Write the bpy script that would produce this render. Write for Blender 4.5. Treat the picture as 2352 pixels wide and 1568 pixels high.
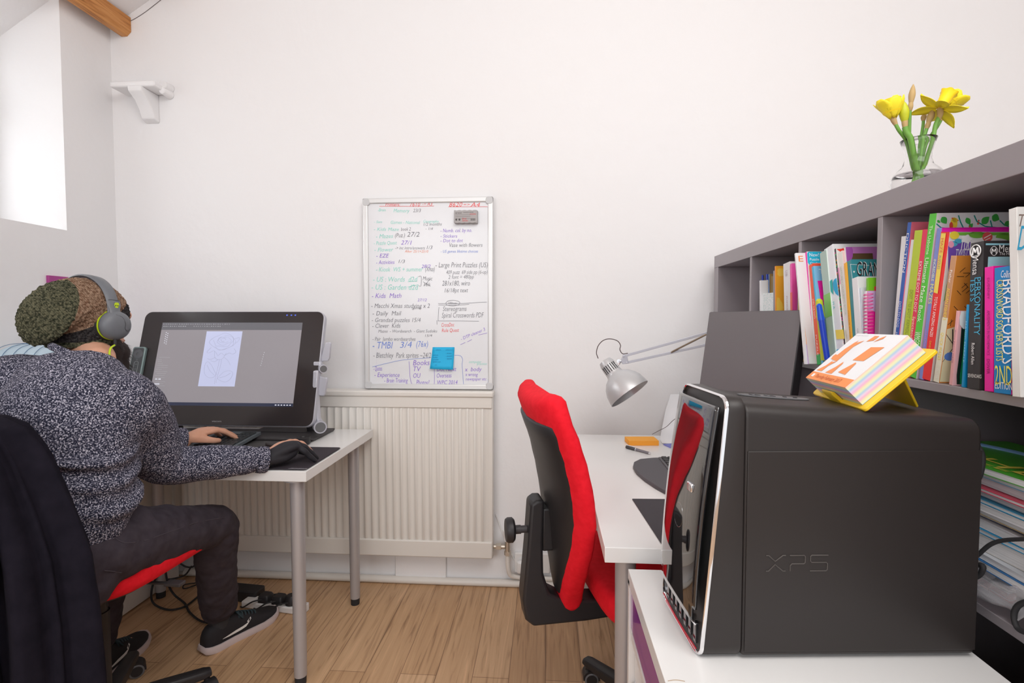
import bpy, bmesh, math, random
from mathutils import Vector, Matrix
V = Vector
random.seed(7)
for o in list(bpy.data.objects): bpy.data.objects.remove(o)
sc = bpy.context.scene; COL = sc.collection
# ---------------------------------------------------------------- camera
F = 1190.0; CZ = 1.22
PSI = math.atan(79/F*math.cos(math.atan(49/F))); TH = math.atan(49/F)
_s, _c, _S, _K = math.sin(PSI), math.cos(PSI), math.sin(TH), math.cos(TH)
CR, CF, CU = V((_c, _s, 0)), V((-_s*_K, _c*_K, -_S)), V((-_s*_S, _c*_S, _K))
cd = bpy.data.cameras.new('camera'); cam = bpy.data.objects.new('camera', cd); COL.objects.link(cam)
M = Matrix.Identity(4)
for i in range(3): M[i][0], M[i][1], M[i][2] = CR[i], CU[i], -CF[i]
M[2][3] = CZ; cam.matrix_world = M
cd.sensor_width = 36; cd.lens = 36*F/2352; cd.clip_start = 0.05
sc.camera = cam
def at(px, py, X=None, Y=None, Z=None):
    d = CF + CR*((px-1176)/F) + CU*((784-py)/F)
    t = X/d.x if X is not None else Y/d.y if Y is not None else (Z-CZ)/d.z
    return V((0, 0, CZ)) + d*t
# ---------------------------------------------------------------- light
sc.view_settings.view_transform = 'Standard'; sc.view_settings.look = 'None'
sc.view_settings.gamma = 1; sc.view_settings.exposure = 0.12
w = bpy.data.worlds.new('world'); sc.world = w; w.use_nodes = True
w.node_tree.nodes['Background'].inputs[0].default_value = (0.97, 0.98, 1.0, 1)
w.node_tree.nodes['Background'].inputs[1].default_value = 1.0
def area(name, loc, target, sx, sy, power, col=(1, 1, 1)):
    l = bpy.data.lights.new(name, 'AREA'); l.shape = 'RECTANGLE'; l.size = sx; l.size_y = sy
    l.energy = power; l.color = col
    o = bpy.data.objects.new(name, l); COL.objects.link(o); o.location = loc
    o.rotation_euler = (V(target)-V(loc)).to_track_quat('-Z', 'Y').to_euler(); return o
area('daylight_window', (-2.75, 1.35, 2.15), (0, 1.3, 1.0), 1.3, 1.1, 22, (0.95, 0.98, 1.0))
area('overhead_fill', (0.6, -0.2, 2.9), (0.3, 1.6, 0.6), 1.8, 1.2, 36, (1.0, 0.985, 0.96))  # added soft fill from above, no actual lamp hangs here
area('rear_fill', (-1.6, -2.2, 1.9), (-0.2, 2.0, 0.9), 1.8, 1.4, 30, (0.97, 0.98, 1.0))  # added fill from behind the camera, no window modelled on that open side
# ---------------------------------------------------------------- materials
MATS = {}
def mat(name, col, rough=0.5, metal=0.0, spec=0.5, coat=0.0, bump=None, emis=None, trans=0.0, ior=1.45, sheen=0):
    if name in MATS: return MATS[name]
    m = bpy.data.materials.new(name); m.use_nodes = True; nt = m.node_tree; b = nt.nodes['Principled BSDF']
    b.inputs['Base Color'].default_value = (*col, 1); b.inputs['Roughness'].default_value = rough
    b.inputs['Metallic'].default_value = metal; b.inputs['Specular IOR Level'].default_value = spec
    b.inputs['Coat Weight'].default_value = coat; b.inputs['Transmission Weight'].default_value = trans
    b.inputs['IOR'].default_value = ior; b.inputs['Sheen Weight'].default_value = sheen
    if emis: b.inputs['Emission Color'].default_value = (*emis[0], 1); b.inputs['Emission Strength'].default_value = emis[1]
    if bump:   # (scale, strength, distance)
        tc = nt.nodes.new('ShaderNodeTexCoord'); n = nt.nodes.new('ShaderNodeTexNoise'); n.inputs['Scale'].default_value = bump[0]
        n.inputs['Detail'].default_value = 4
        bp = nt.nodes.new('ShaderNodeBump'); bp.inputs['Strength'].default_value = bump[1]; bp.inputs['Distance'].default_value = bump[2]
        nt.links.new(tc.outputs['Object'], n.inputs['Vector']); nt.links.new(n.outputs['Fac'], bp.inputs['Height'])
        nt.links.new(bp.outputs['Normal'], b.inputs['Normal'])
    MATS[name] = m; return m
def ramp(nt, fac, stops, interp='LINEAR'):
    r = nt.nodes.new('ShaderNodeValToRGB'); r.color_ramp.interpolation = interp
    while len(r.color_ramp.elements) < len(stops): r.color_ramp.elements.new(0.5)
    for e, (p, c) in zip(r.color_ramp.elements, stops): e.position = p; e.color = (*c, 1)
    nt.links.new(fac, r.inputs['Fac']); return r.outputs['Color']
def noise_mat(name, stops, scale=(1, 1, 1), nscale=5, detail=3, rough=0.6, bump=0.3, bdist=0.002, interp='LINEAR', spec=0.3, distort=0, coord='Object', bscale=None):
    m = mat(name, (1, 1, 1), rough, spec=spec); nt = m.node_tree; b = nt.nodes['Principled BSDF']
    tc = nt.nodes.new('ShaderNodeTexCoord'); mp = nt.nodes.new('ShaderNodeMapping'); mp.inputs['Scale'].default_value = scale
    n = nt.nodes.new('ShaderNodeTexNoise'); n.inputs['Scale'].default_value = nscale; n.inputs['Detail'].default_value = detail
    n.inputs['Distortion'].default_value = distort
    nt.links.new(tc.outputs[coord], mp.inputs['Vector']); nt.links.new(mp.outputs['Vector'], n.inputs['Vector'])
    nt.links.new(ramp(nt, n.outputs['Fac'], stops, interp), b.inputs['Base Color'])
    if bump:
        bp = nt.nodes.new('ShaderNodeBump'); bp.inputs['Strength'].default_value = bump; bp.inputs['Distance'].default_value = bdist
        h = n
        if bscale:
            h = nt.nodes.new('ShaderNodeTexNoise'); h.inputs['Scale'].default_value = bscale; nt.links.new(mp.outputs['Vector'], h.inputs['Vector'])
        nt.links.new(h.outputs['Fac'], bp.inputs['Height']); nt.links.new(bp.outputs['Normal'], b.inputs['Normal'])
    return m
WALL = mat('painted_wall', (0.865, 0.855, 0.862), 0.75, spec=0.2, bump=(9, 0.35, 0.012))
WHITE = mat('white_laminate', (0.83, 0.82, 0.81), 0.22, spec=0.5)
WEDGE = mat('white_edge', (0.80, 0.77, 0.75), 0.35)
CREAM = mat('cream_enamel', (0.80, 0.765, 0.715), 0.35)
STEEL = mat('grey_steel', (0.46, 0.44, 0.45), 0.38, 0.35)
CHROME = mat('chrome', (0.85, 0.85, 0.87), 0.08, 1.0)
SILVER = mat('silver_plastic', (0.56, 0.56, 0.62), 0.35, 0.25)
BLACK = mat('black_plastic', (0.022, 0.02, 0.022), 0.45)
DARK = mat('dark_grey_plastic', (0.055, 0.05, 0.053), 0.5)
RUBBER = mat('rubber', (0.025, 0.024, 0.026), 0.7)
GREYP = mat('grey_plastic', (0.17, 0.18, 0.20), 0.5)
RED = noise_mat('red_fabric', [(0.3, (0.78, 0.006, 0.018)), (0.7, (0.88, 0.012, 0.028))], nscale=60, rough=0.85, bump=0.25, bdist=0.0006, bscale=900)
PAPER = mat('paper', (0.86, 0.86, 0.88), 0.7)
PAGES = noise_mat('page_edges', [(0.35, (0.62, 0.60, 0.60)), (0.65, (0.86, 0.85, 0.84))], scale=(1, 900, 1), nscale=3, bump=0.2, rough=0.8)
INK = mat('ink_black', (0.03, 0.03, 0.035), 0.6)
# ---------------------------------------------------------------- object helpers
def link(o): COL.objects.link(o); return o
def set_parent(o, p):
    if p is None: return
    o.parent = p
    o.matrix_parent_inverse = full_mat(p).inverted()
def full_mat(o):
    m = Matrix.LocRotScale(o.location, o.rotation_euler, None)
    return (full_mat(o.parent) @ o.matrix_parent_inverse @ m) if o.parent else m
def thing(name, label, cat, loc=(0, 0, 0), rz=0, group=None):
    o = link(bpy.data.objects.new(name, None)); o.location = loc; o.rotation_euler = (0, 0, rz); o.empty_display_size = 0.05
    o['label'] = label; o['category'] = cat
    if group: o['group'] = group
    return o
def tag(o, label, cat, group=None):
    o['label'] = label; o['category'] = cat
    if group: o['group'] = group
    return o
def obj(name, bm, m, parent=None, smooth=False, bevel=0, seg=2, label=None, xf=None, sharp=40):
    if xf is not None: bmesh.ops.transform(bm, matrix=xf, verts=bm.verts)
    bmesh.ops.recalc_face_normals(bm, faces=bm.faces)
    me = bpy.data.meshes.new(name); bm.to_mesh(me); bm.free()
    for x in (m if isinstance(m, (list, tuple)) else [m]): me.materials.append(x)
    o = link(bpy.data.objects.new(name, me))
    if smooth:
        me.polygons.foreach_set('use_smooth', [True]*len(me.polygons))
        me.set_sharp_from_angle(angle=math.radians(sharp))
    if bevel:
        b = o.modifiers.new('bevel', 'BEVEL'); b.width = bevel; b.segments = seg; b.limit_method = 'ANGLE'; b.angle_limit = math.radians(40)
        b.harden_normals = False
        me.polygons.foreach_set('use_smooth', [True]*len(me.polygons)); me.set_sharp_from_angle(angle=math.radians(sharp))
    if label: o['label'] = label
    set_parent(o, parent); return o
def struct(name, bm, m, **k): o = obj(name, bm, m, **k); o['kind'] = 'structure'; return o
def nb(): return bmesh.new()
def box(bm, x0, x1, y0, y1, z0, z1, M=None, mi=0):
    c = [V((x, y, z)) for x in (x0, x1) for y in (y0, y1) for z in (z0, z1)]
    if M is not None: c = [M @ v for v in c]
    vs = [bm.verts.new(v) for v in c]
    for f in ((0, 1, 3, 2), (4, 6, 7, 5), (0, 4, 5, 1), (2, 3, 7, 6), (0, 2, 6, 4), (1, 5, 7, 3)):
        bm.faces.new([vs[i] for i in f]).material_index = mi
    return bm
def rings(bm, rr, cap=True, mi=0, closed=False):
    """rr: list of lists of points; lofts them"""
    R = [[bm.verts.new(p) for p in r] for r in rr]; n = len(R[0])
    idx = list(zip(R, R[1:])) + ([(R[-1], R[0])] if closed else [])
    for k, (a, b) in enumerate(idx):
        for i in range(n):
            f = bm.faces.new((a[i], a[(i+1) % n], b[(i+1) % n], b[i])); f.material_index = mi[k] if isinstance(mi, list) else mi
    if cap and not closed:
        f = bm.faces.new(R[0][::-1]); f.material_index = mi[0] if isinstance(mi, list) else mi
        f = bm.faces.new(R[-1]); f.material_index = mi[-1] if isinstance(mi, list) else mi
    return bm
def frame(t, side=None):
    t = t.normalized(); s = V(side) if side is not None else (V((0, 0, 1)) if abs(t.z) < .9 else V((1, 0, 0)))
    s = (s - t*s.dot(t)).normalized(); return s, t.cross(s)
def cyl(bm, p0, p1, r0, r1=None, seg=20, mi=0, cap=True):
    p0, p1 = V(p0), V(p1); r1 = r0 if r1 is None else r1; s, u = frame(p1-p0)
    return rings(bm, [[p + (s*math.cos(a) + u*math.sin(a))*r for a in [2*math.pi*i/seg for i in range(seg)]] for p, r in ((p0, r0), (p1, r1))], cap, mi)
def cr(P, n=6):
    P = [V(p) for p in P]; Q = [P[0]*2-P[1]] + P + [P[-1]*2-P[-2]]; out = []
    for i in range(1, len(Q)-2):
        a, b, c, d = Q[i-1:i+3]
        for k in range(n):
            t = k/n; out.append(0.5*((2*b) + (c-a)*t + (2*a-5*b+4*c-d)*t*t + (3*b-a-3*c+d)*t**3))
    out.append(P[-1]); return out
def tube(bm, pts, r, seg=8, n=6, mi=0):
    P = cr(pts, n) if n > 1 else [V(p) for p in pts]; rr = []; s = None
    for i, p in enumerate(P):
        t = (P[min(i+1, len(P)-1)]-P[max(i-1, 0)]).normalized()
        s, u = frame(t, s); q = r(i/(len(P)-1)) if callable(r) else r
        rr.append([p + (s*math.cos(a) + u*math.sin(a))*q for a in [2*math.pi*k/seg for k in range(seg)]])
    return rings(bm, rr, True, mi)
def lathe(bm, prof, M=None, seg=32, mi=0, closed=False):
    rr = []
    for r, z in prof:
        ring = [V((r*math.cos(2*math.pi*i/seg), r*math.sin(2*math.pi*i/seg), z)) for i in range(seg)]
        rr.append([M @ p for p in ring] if M is not None else ring)
    return rings(bm, rr, not closed, mi, closed)
def prism(bm, pts, h, M=None, mi=0):
    """2D polygon pts in local xy extruded z 0..h"""
    M = M if M is not None else Matrix.Identity(4)
    return rings(bm, [[M @ V((x, y, z)) for x, y in pts] for z in (0, h)], True, mi)
def rrect(x0, x1, y0, y1, r, n=6):
    out = []
    for cx, cy, a0 in ((x1-r, y1-r, 0), (x0+r, y1-r, 90), (x0+r, y0+r, 180), (x1-r, y0+r, 270)):
        for k in range(n+1):
            a = math.radians(a0+90*k/n); out.append((cx+r*math.cos(a), cy+r*math.sin(a)))
    return out
def mframe(o, x, y, z):
    m = Matrix.Identity(4)
    for i in range(3): m[i][0], m[i][1], m[i][2], m[i][3] = x[i], y[i], z[i], o[i]
    return m
def ell(bm, c, r, M=None, u=16, v=10, mi=0):
    m = Matrix.Translation(c) @ (M if M is not None else Matrix.Identity(4)) @ Matrix.Diagonal((*r, 1))
    res = bmesh.ops.create_uvsphere(bm, u_segments=u, v_segments=v, radius=1, matrix=m)
    for f in {f for vv in res['verts'] for f in vv.link_faces}: f.material_index = mi
    return bm
_TC = {}
def text_geo(s, shear=0.0, off=0.0):
    k = (s, shear, off)
    if k not in _TC:
        c = bpy.data.curves.new('t', 'FONT'); c.body = s; c.shear = shear; c.offset = off; c.resolution_u = 2; c.size = 1
        o = bpy.data.objects.new('t', c); COL.objects.link(o)
        dg = bpy.context.evaluated_depsgraph_get(); me = bpy.data.meshes.new_from_object(o.evaluated_get(dg))
        vs = [v.co.copy() for v in me.vertices]; fs = [list(p.vertices) for p in me.polygons]
        bpy.data.objects.remove(o); bpy.data.curves.remove(c); bpy.data.meshes.remove(me); _TC[k] = (vs, fs)
    return _TC[k]
def text(bm, s, M, h, w=None, mi=0, shear=0.0, off=0.0, center=False):
    """caps about h high, starting at M's origin; w fits total width"""
    vs, fs = text_geo(s, shear, off)
    if not vs: return bm
    x0 = min(v.x for v in vs); x1 = max(v.x for v in vs); k = h/0.70; kx = (w/(x1-x0)) if w else k
    dx = -(x0+x1)/2 if center else -x0
    nv = [bm.verts.new(M @ V(((v.x+dx)*kx, v.y*k, 0))) for v in vs]
    for f in fs:
        try: bm.faces.new([nv[i] for i in f]).material_index = mi
        except ValueError: pass
    return bm
def bake(o, mods):
    """apply modifiers described by (type, {props}) to object o"""
    for t, pr in mods:
        md = o.modifiers.new(t, t)
        for k, v in pr.items(): setattr(md, k, v)
    dg = bpy.context.evaluated_depsgraph_get(); me = bpy.data.meshes.new_from_object(o.evaluated_get(dg))
    old = o.data; o.modifiers.clear(); o.data = me; me.name = o.name
    me.polygons.foreach_set('use_smooth', [True]*len(me.polygons)); bpy.data.meshes.remove(old); return o
def echain(bm, nodes, side=(1, 0, 0), n=6, seg=20, mi=0):
    """nodes: (point, a, b): ellipse radii along side / other; smooth loft with rounded caps"""
    P = cr([q[0] for q in nodes], n); A = cr([V((q[1], q[2], 0)) for q in nodes], n); rr = []
    s = V(side)
    def ring(c, t, a, b):
        s1, u1 = frame(t, s); return [c + s1*math.cos(x)*a + u1*math.sin(x)*b for x in [2*math.pi*k/seg for k in range(seg)]]
    N = len(P); T = [(P[min(i+1, N-1)]-P[max(i-1, 0)]).normalized() for i in range(N)]
    m0, m1 = min(A[0].x, A[0].y), min(A[-1].x, A[-1].y)
    for k in (0.98, 0.8, 0.5, 0.2):
        q = math.sqrt(1-k*k); rr.append(ring(P[0]-T[0]*m0*k, T[0], A[0].x*q, A[0].y*q))
    for p, t, a in zip(P, T, A): rr.append(ring(p, t, a.x, a.y))
    for k in (0.2, 0.5, 0.8, 0.98):
        q = math.sqrt(1-k*k); rr.append(ring(P[-1]+T[-1]*m1*k, T[-1], A[-1].x*q, A[-1].y*q))
    return rings(bm, rr, True, mi)
# ================================================================ room
WY = 2.34; WX = -2.03
bm = box(nb(), WX-.5, 3.2, -3.2, WY+.3, -0.1, 0)
WOOD = mat('oak_laminate', (1, 1, 1), 0.38, spec=0.35); nt = WOOD.node_tree; B_ = nt.nodes['Principled BSDF']
tc = nt.nodes.new('ShaderNodeTexCoord'); mp = nt.nodes.new('ShaderNodeMapping'); mp.inputs['Rotation'].default_value = (0, 0, math.radians(90))
br = nt.nodes.new('ShaderNodeTexBrick'); br.inputs['Scale'].default_value = 1.0; br.inputs['Mortar Size'].default_value = 0.0012
br.inputs['Brick Width'].default_value = 1.25; br.inputs['Row Height'].default_value = 0.125; br.offset = 0.37
br.inputs['Color1'].default_value = (0.54, 0.33, 0.18, 1); br.inputs['Color2'].default_value = (0.66, 0.43, 0.255, 1); br.inputs['Mortar'].default_value = (0.28, 0.16, 0.09, 1)
nt.links.new(tc.outputs['Object'], mp.inputs['Vector']); nt.links.new(mp.outputs['Vector'], br.inputs['Vector'])
mp2 = nt.nodes.new('ShaderNodeMapping'); mp2.inputs['Scale'].default_value = (26, 1.3, 1); nt.links.new(tc.outputs['Object'], mp2.inputs['Vector'])
gn = nt.nodes.new('ShaderNodeTexNoise'); gn.inputs['Scale'].default_value = 2.2; gn.inputs['Detail'].default_value = 7; gn.inputs['Distortion'].default_value = 1.2
nt.links.new(mp2.outputs['Vector'], gn.inputs['Vector'])
gr = ramp(nt, gn.outputs['Fac'], [(0.30, (0.55, 0.50, 0.46)), (0.45, (0.92, 0.90, 0.88)), (0.60, (1.0, 1.0, 1.0)), (0.75, (1.2, 1.2, 1.2))])
mx = nt.nodes.new('ShaderNodeMix'); mx.data_type = 'RGBA'; mx.blend_type = 'MULTIPLY'; mx.inputs[0].default_value = 0.9
nt.links.new(br.outputs['Color'], mx.inputs[6]); nt.links.new(gr, mx.inputs[7]); nt.links.new(mx.outputs[2], B_.inputs['Base Color'])
struct('floor', bm, WOOD)
struct('wall_back', box(nb(), WX-.5, 3.2, WY, WY+.15, 0, 5.2), WALL)
# left wall with a deep window opening (Y 0.55..2.09, z 1.60..2.36)
wy0, wy1, wz0, wz1 = 0.5, 2.085, 1.60, 2.62
bm = nb()
for a in ((wy1, WY, 0, 2.62), (-3.2, wy0, 0, 2.62), (wy0, wy1, 0, wz0)): box(bm, WX-.4, WX, *a)
struct('wall_left', bm, WALL)
bm = nb()
for a in ((wy0, wy0+.05, wz0, wz1), (wy1-.05, wy1, wz0, wz1), (1.27, 1.31, wz0, wz1)): box(bm, WX-.36, WX-.31, *a)
for z in (wz0, 2.1, wz1-.05): box(bm, WX-.355, WX-.315, wy0, wy1, z, z+.045)
win = struct('window_1', bm, WHITE, bevel=.003)
gl = obj('window_pane', box(nb(), WX-.338, WX-.332, wy0+.02, wy1-.02, wz0+.02, wz1-.02), mat('window_glass', (1, 1, 1), 0.0, trans=1.0, ior=1.45), win)
struct('wall_right', box(nb(), 3.2, 3.3, -3.2, WY, 0, 5.2), WALL)
# sloped ceiling rising from the left wall to a ridge and down again
sl = math.tan(math.radians(31.5))
xr = 0.7; zr = 2.56+(xr-WX)*sl
bm = nb()
rings(bm, [[V((x, y, z)) for x, z in ((WX-.45, 2.56-.45*sl+.02), (xr, zr), (3.3, zr-(3.3-xr)*sl), (3.3, zr-(3.3-xr)*sl+.1), (xr, zr+.1), (WX-.45, 2.56-.45*sl+.12))] for y in (-3.2, WY)])
struct('ceiling', bm, WALL)
BEAM = noise_mat('pine_beam', [(0.3, (0.36, 0.13, 0.035)), (0.5, (0.58, 0.25, 0.075)), (0.7, (0.68, 0.33, 0.12))], scale=(14, 0.9, 14), nscale=3, detail=6, distort=2.0, rough=0.45, bump=0.3)
def beam(cx, cz, w_, h_, lab):
    pr = [(-w_/2, h_/2), (-w_/2, -h_/2+.012), (-w_/2+.014, -h_/2), (w_/2-.02, -h_/2), (w_/2, -h_/2+.02), (w_/2, h_/2)]
    bm = rings(nb(), [[V((cx+x, y, cz+z)) for x, z in pr] for y in (-3.0, WY)])
    return tag(obj('roof_beam', bm, BEAM, bevel=.002), lab, 'beam')
beam(-1.957, 2.578, 0.062, 0.085, 'varnished pine beam running along the top of the left wall into the corner')
beam(-1.66, 2.765, 0.07, 0.10, 'varnished pine beam with only its end showing at the top edge')
bm = nb(); tube(bm, [V((-1.93, WY-.001, 2.605)), V((-1.90, WY-.001, 2.618)), V((-1.86, WY-.001, 2.640)), V((-1.82, WY-.001, 2.666)), V((-1.77, WY-.001, 2.70))], 0.0016, 5)
tag(obj('plaster_crack', bm, mat('crack', (0.22, 0.20, 0.2), 0.9)), 'thin dark crack in the plaster running up from the beam end', 'crack')
# pipe along the foot of the back wall, boxed plaster and skirting
bm = nb(); tube(bm, [(-1.72, WY-.02, .018), (-1.0, WY-.02, .018), (-.3, WY-.02, .016), (.3, WY-.02, .02), (.8, WY-.02, .02)], .0165, 14)
struct('trim_1', bm, CREAM, smooth=True)
struct('baseboard_back', box(nb(), WX, 3.2, WY-.012, WY, 0, .012), CREAM)
struct('trim_2', box(nb(), -.70, -.46, WY-.016, WY, 0, .16), WALL, bevel=.004)
# bracket shelf on the back wall
bm = box(nb(), -1.955, -1.745, WY-.10, WY, 2.262, 2.288); 
o = thing('wall_bracket', 'small white painted bracket shelf high on the back wall near the corner', 'bracket', (-1.85, WY, 2.2))
obj('bracket_shelf', bm, WALL, o, bevel=.006)
bm = nb(); pr = [(0, 0), (.11, 0), (.105, -.02), (.07, -.045), (.045, -.08), (.03, -.115), (0, -.128)]
rings(bm, [[V((x, WY-a, 2.262+b)) for a, b in pr] for x in (-1.865, -1.80)])
obj('bracket_support', bm, WALL, o, bevel=.004)
bm = nb(); cyl(bm, (-1.745, WY-.05, 2.29), (-1.745, WY, 2.29), .018, .022); cyl(bm, (-1.745, WY-.055, 2.262), (-1.745, WY, 2.262), .014, .02)
obj('bracket_scroll', bm, WALL, o, smooth=True, bevel=.004)
# magenta poster on left wall
PZ = mat('magenta_card', (0.40, 0.055, 0.26), 0.5)
tag(obj('magenta_panel', box(nb(), WX, WX+.012, 1.985, 2.215, 1.19, 1.402), PZ, bevel=.001), 'magenta square panel on the left wall behind the woollen hat', 'panel')
# ================================================================ radiator
RX0, RX1, RZ0, RZ1, RY = -1.76, -.236, .155, .905, 2.262
rad = thing('radiator', 'cream ribbed panel radiator on the back wall under the whiteboard', 'radiator', (-1.0, 2.3, RZ0))
prof = []; x = RX0+.03; pitch = .0333
while x < RX1-.04:
    prof += [(x, 0), (x+.010, 0), (x+.013, -.007), (x+.020, -.007), (x+.023, 0)]; x += pitch
prof.append((RX1-.02, 0))
bm = nb(); n = len(prof); zz = [RZ0+.075, RZ0+.085, RZ1-.085, RZ1-.075]; dd = [0, 1, 1, 0]
grid = [[bm.verts.new((px_, RY+.004+(0 if d else -(py_)*0)+py_*d, z)) for px_, py_ in prof] for z, d in zip(zz, dd)]
for a, b in zip(grid, grid[1:]):
    for i in range(n-1): bm.faces.new((a[i], a[i+1], b[i+1], b[i]))
obj('ribbed_panel', bm, CREAM, rad, smooth=True, sharp=60)
obj('panel_body', box(nb(), RX0, RX1, RY+.005, RY+.06, RZ0, RZ1-.01), CREAM, rad, bevel=.004)
bm = box(nb(), RX0, RX1-.002, RY-.004, RY+.012, RZ0, RZ0+.075); obj('bottom_rail', bm, CREAM, rad, bevel=.005, seg=3)
bm = box(nb(), RX0, RX1-.002, RY-.003, RY+.012, RZ1-.075, RZ1-.02); obj('top_rail', bm, CREAM, rad, bevel=.004, seg=3)
bm = box(nb(), RX0-.004, RX1+.004, RY-.010, RY+.070, RZ1-.026, RZ1); obj('top_cover', bm, CREAM, rad, bevel=.007, seg=3)
vx = -.172
val = thing('radiator_valve', 'white capped valve at the lower right corner of the radiator', 'valve', (vx, 2.3, .2))
obj('valve_cap', lathe(nb(), [(.012, 0), (.017, .004), (.022, .045), (.021, .05), (.012, .052)], Matrix.Translation((vx, 2.295, .222)), 20), mat('white_plastic', (.84, .82, .81), .35), val, smooth=True)
bm = nb(); cyl(bm, (RX1+.001, 2.295, .197), (vx-.012, 2.295, .197), .010); cyl(bm, (RX1+.012, 2.295, .197), (RX1+.035, 2.295, .197), .0155, seg=6)
cyl(bm, (vx, 2.295, .222), (vx, 2.295, .165), .012); cyl(bm, (vx, 2.295, .178), (vx, 2.295, .160), .016, seg=6)
obj('valve_body', bm, mat('brushed_nickel', (.62, .56, .48), .35, .8), val, smooth=True)
bm = nb(); tube(bm, [(vx, 2.295, .162), (vx+.002, 2.297, .10), (vx+.014, 2.305, .062), (vx+.05, 2.312, .05), (vx+.14, 2.314, .046), (.6, 2.314, .046)], .0105, 12)
tag(obj('heating_pipe', bm, CREAM, smooth=True), 'cream painted pipe bending down from the radiator valve along the wall', 'pipe')
sk = thing('wall_socket_box', 'white socket box low on the back wall right of the radiator valve', 'socket', (-.06, WY, .07))
obj('back_box', box(nb(), -.142, .02, WY-.02, WY, .066, .158), WHITE, sk, bevel=.005)
obj('socket_cover', box(nb(), -.132, -.05, WY-.045, WY-.02, .07, .13), WHITE, sk, bevel=.012, seg=4)
bm = nb(); tube(bm, [(-.23, WY-.004, .33), (-.19, WY-.006, .22), (-.165, WY-.006, .16), (-.13, WY-.006, .10), (-.11, WY-.008, .07)], .0028, 6)
tag(obj('aerial_cable', bm, WHITE), 'thin white cable running down the wall beside the radiator', 'cable')
# ================================================================ whiteboard
BY = 2.305
c0, c1, c2, c3 = at(843, 457, Y=BY+.01), at(1134, 455, Y=BY+.01), at(1132, 895, Y=BY-.008), at(829, 894, Y=BY-.008)
wbX0, wbX1, wbZ0, wbZ1 = (c0.x+c3.x)/2, (c1.x+c2.x)/2, RZ1+.003, c0.z
WB = thing('whiteboard', 'tall whiteboard covered in handwritten lists standing above the radiator', 'whiteboard', ((wbX0+wbX1)/2, BY, wbZ0))
def bp(px, py, d=0.0): p = at(px, py, Y=BY); p.y -= d; return p
obj('board_surface', box(nb(), wbX0+.006, wbX1-.006, BY, BY+.012, wbZ0+.006, wbZ1-.006), mat('whiteboard_face', (.80, .81, .84), .18), WB)
AL = mat('pale_aluminium', (.74, .74, .74), .35, .3)
fw = .024
for a in ((wbX0, wbX1, wbZ1-fw, wbZ1), (wbX0, wbX1, wbZ0, wbZ0+fw), (wbX0, wbX0+fw, wbZ0, wbZ1), (wbX1-fw, wbX1, wbZ0, wbZ1)):
    obj('frame_rail', box(nb(), a[0], a[1], BY-.007, BY+.014, a[2], a[3]), AL, WB, bevel=.005, seg=3)
for x, z in ((wbX0, wbZ0), (wbX0, wbZ1-.034), (wbX1-.034, wbZ0), (wbX1-.034, wbZ1-.034)):
    m_ = Matrix.Translation((x+.001, BY+.0155, z+.001)) @ Matrix.Rotation(math.radians(90), 4, 'X')
    obj('corner_cap', prism(nb(), rrect(0, .032, 0, .032, .012), .0235, m_), mat('grey_cap', (.60, .60, .61), .5), WB, bevel=.002)
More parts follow.
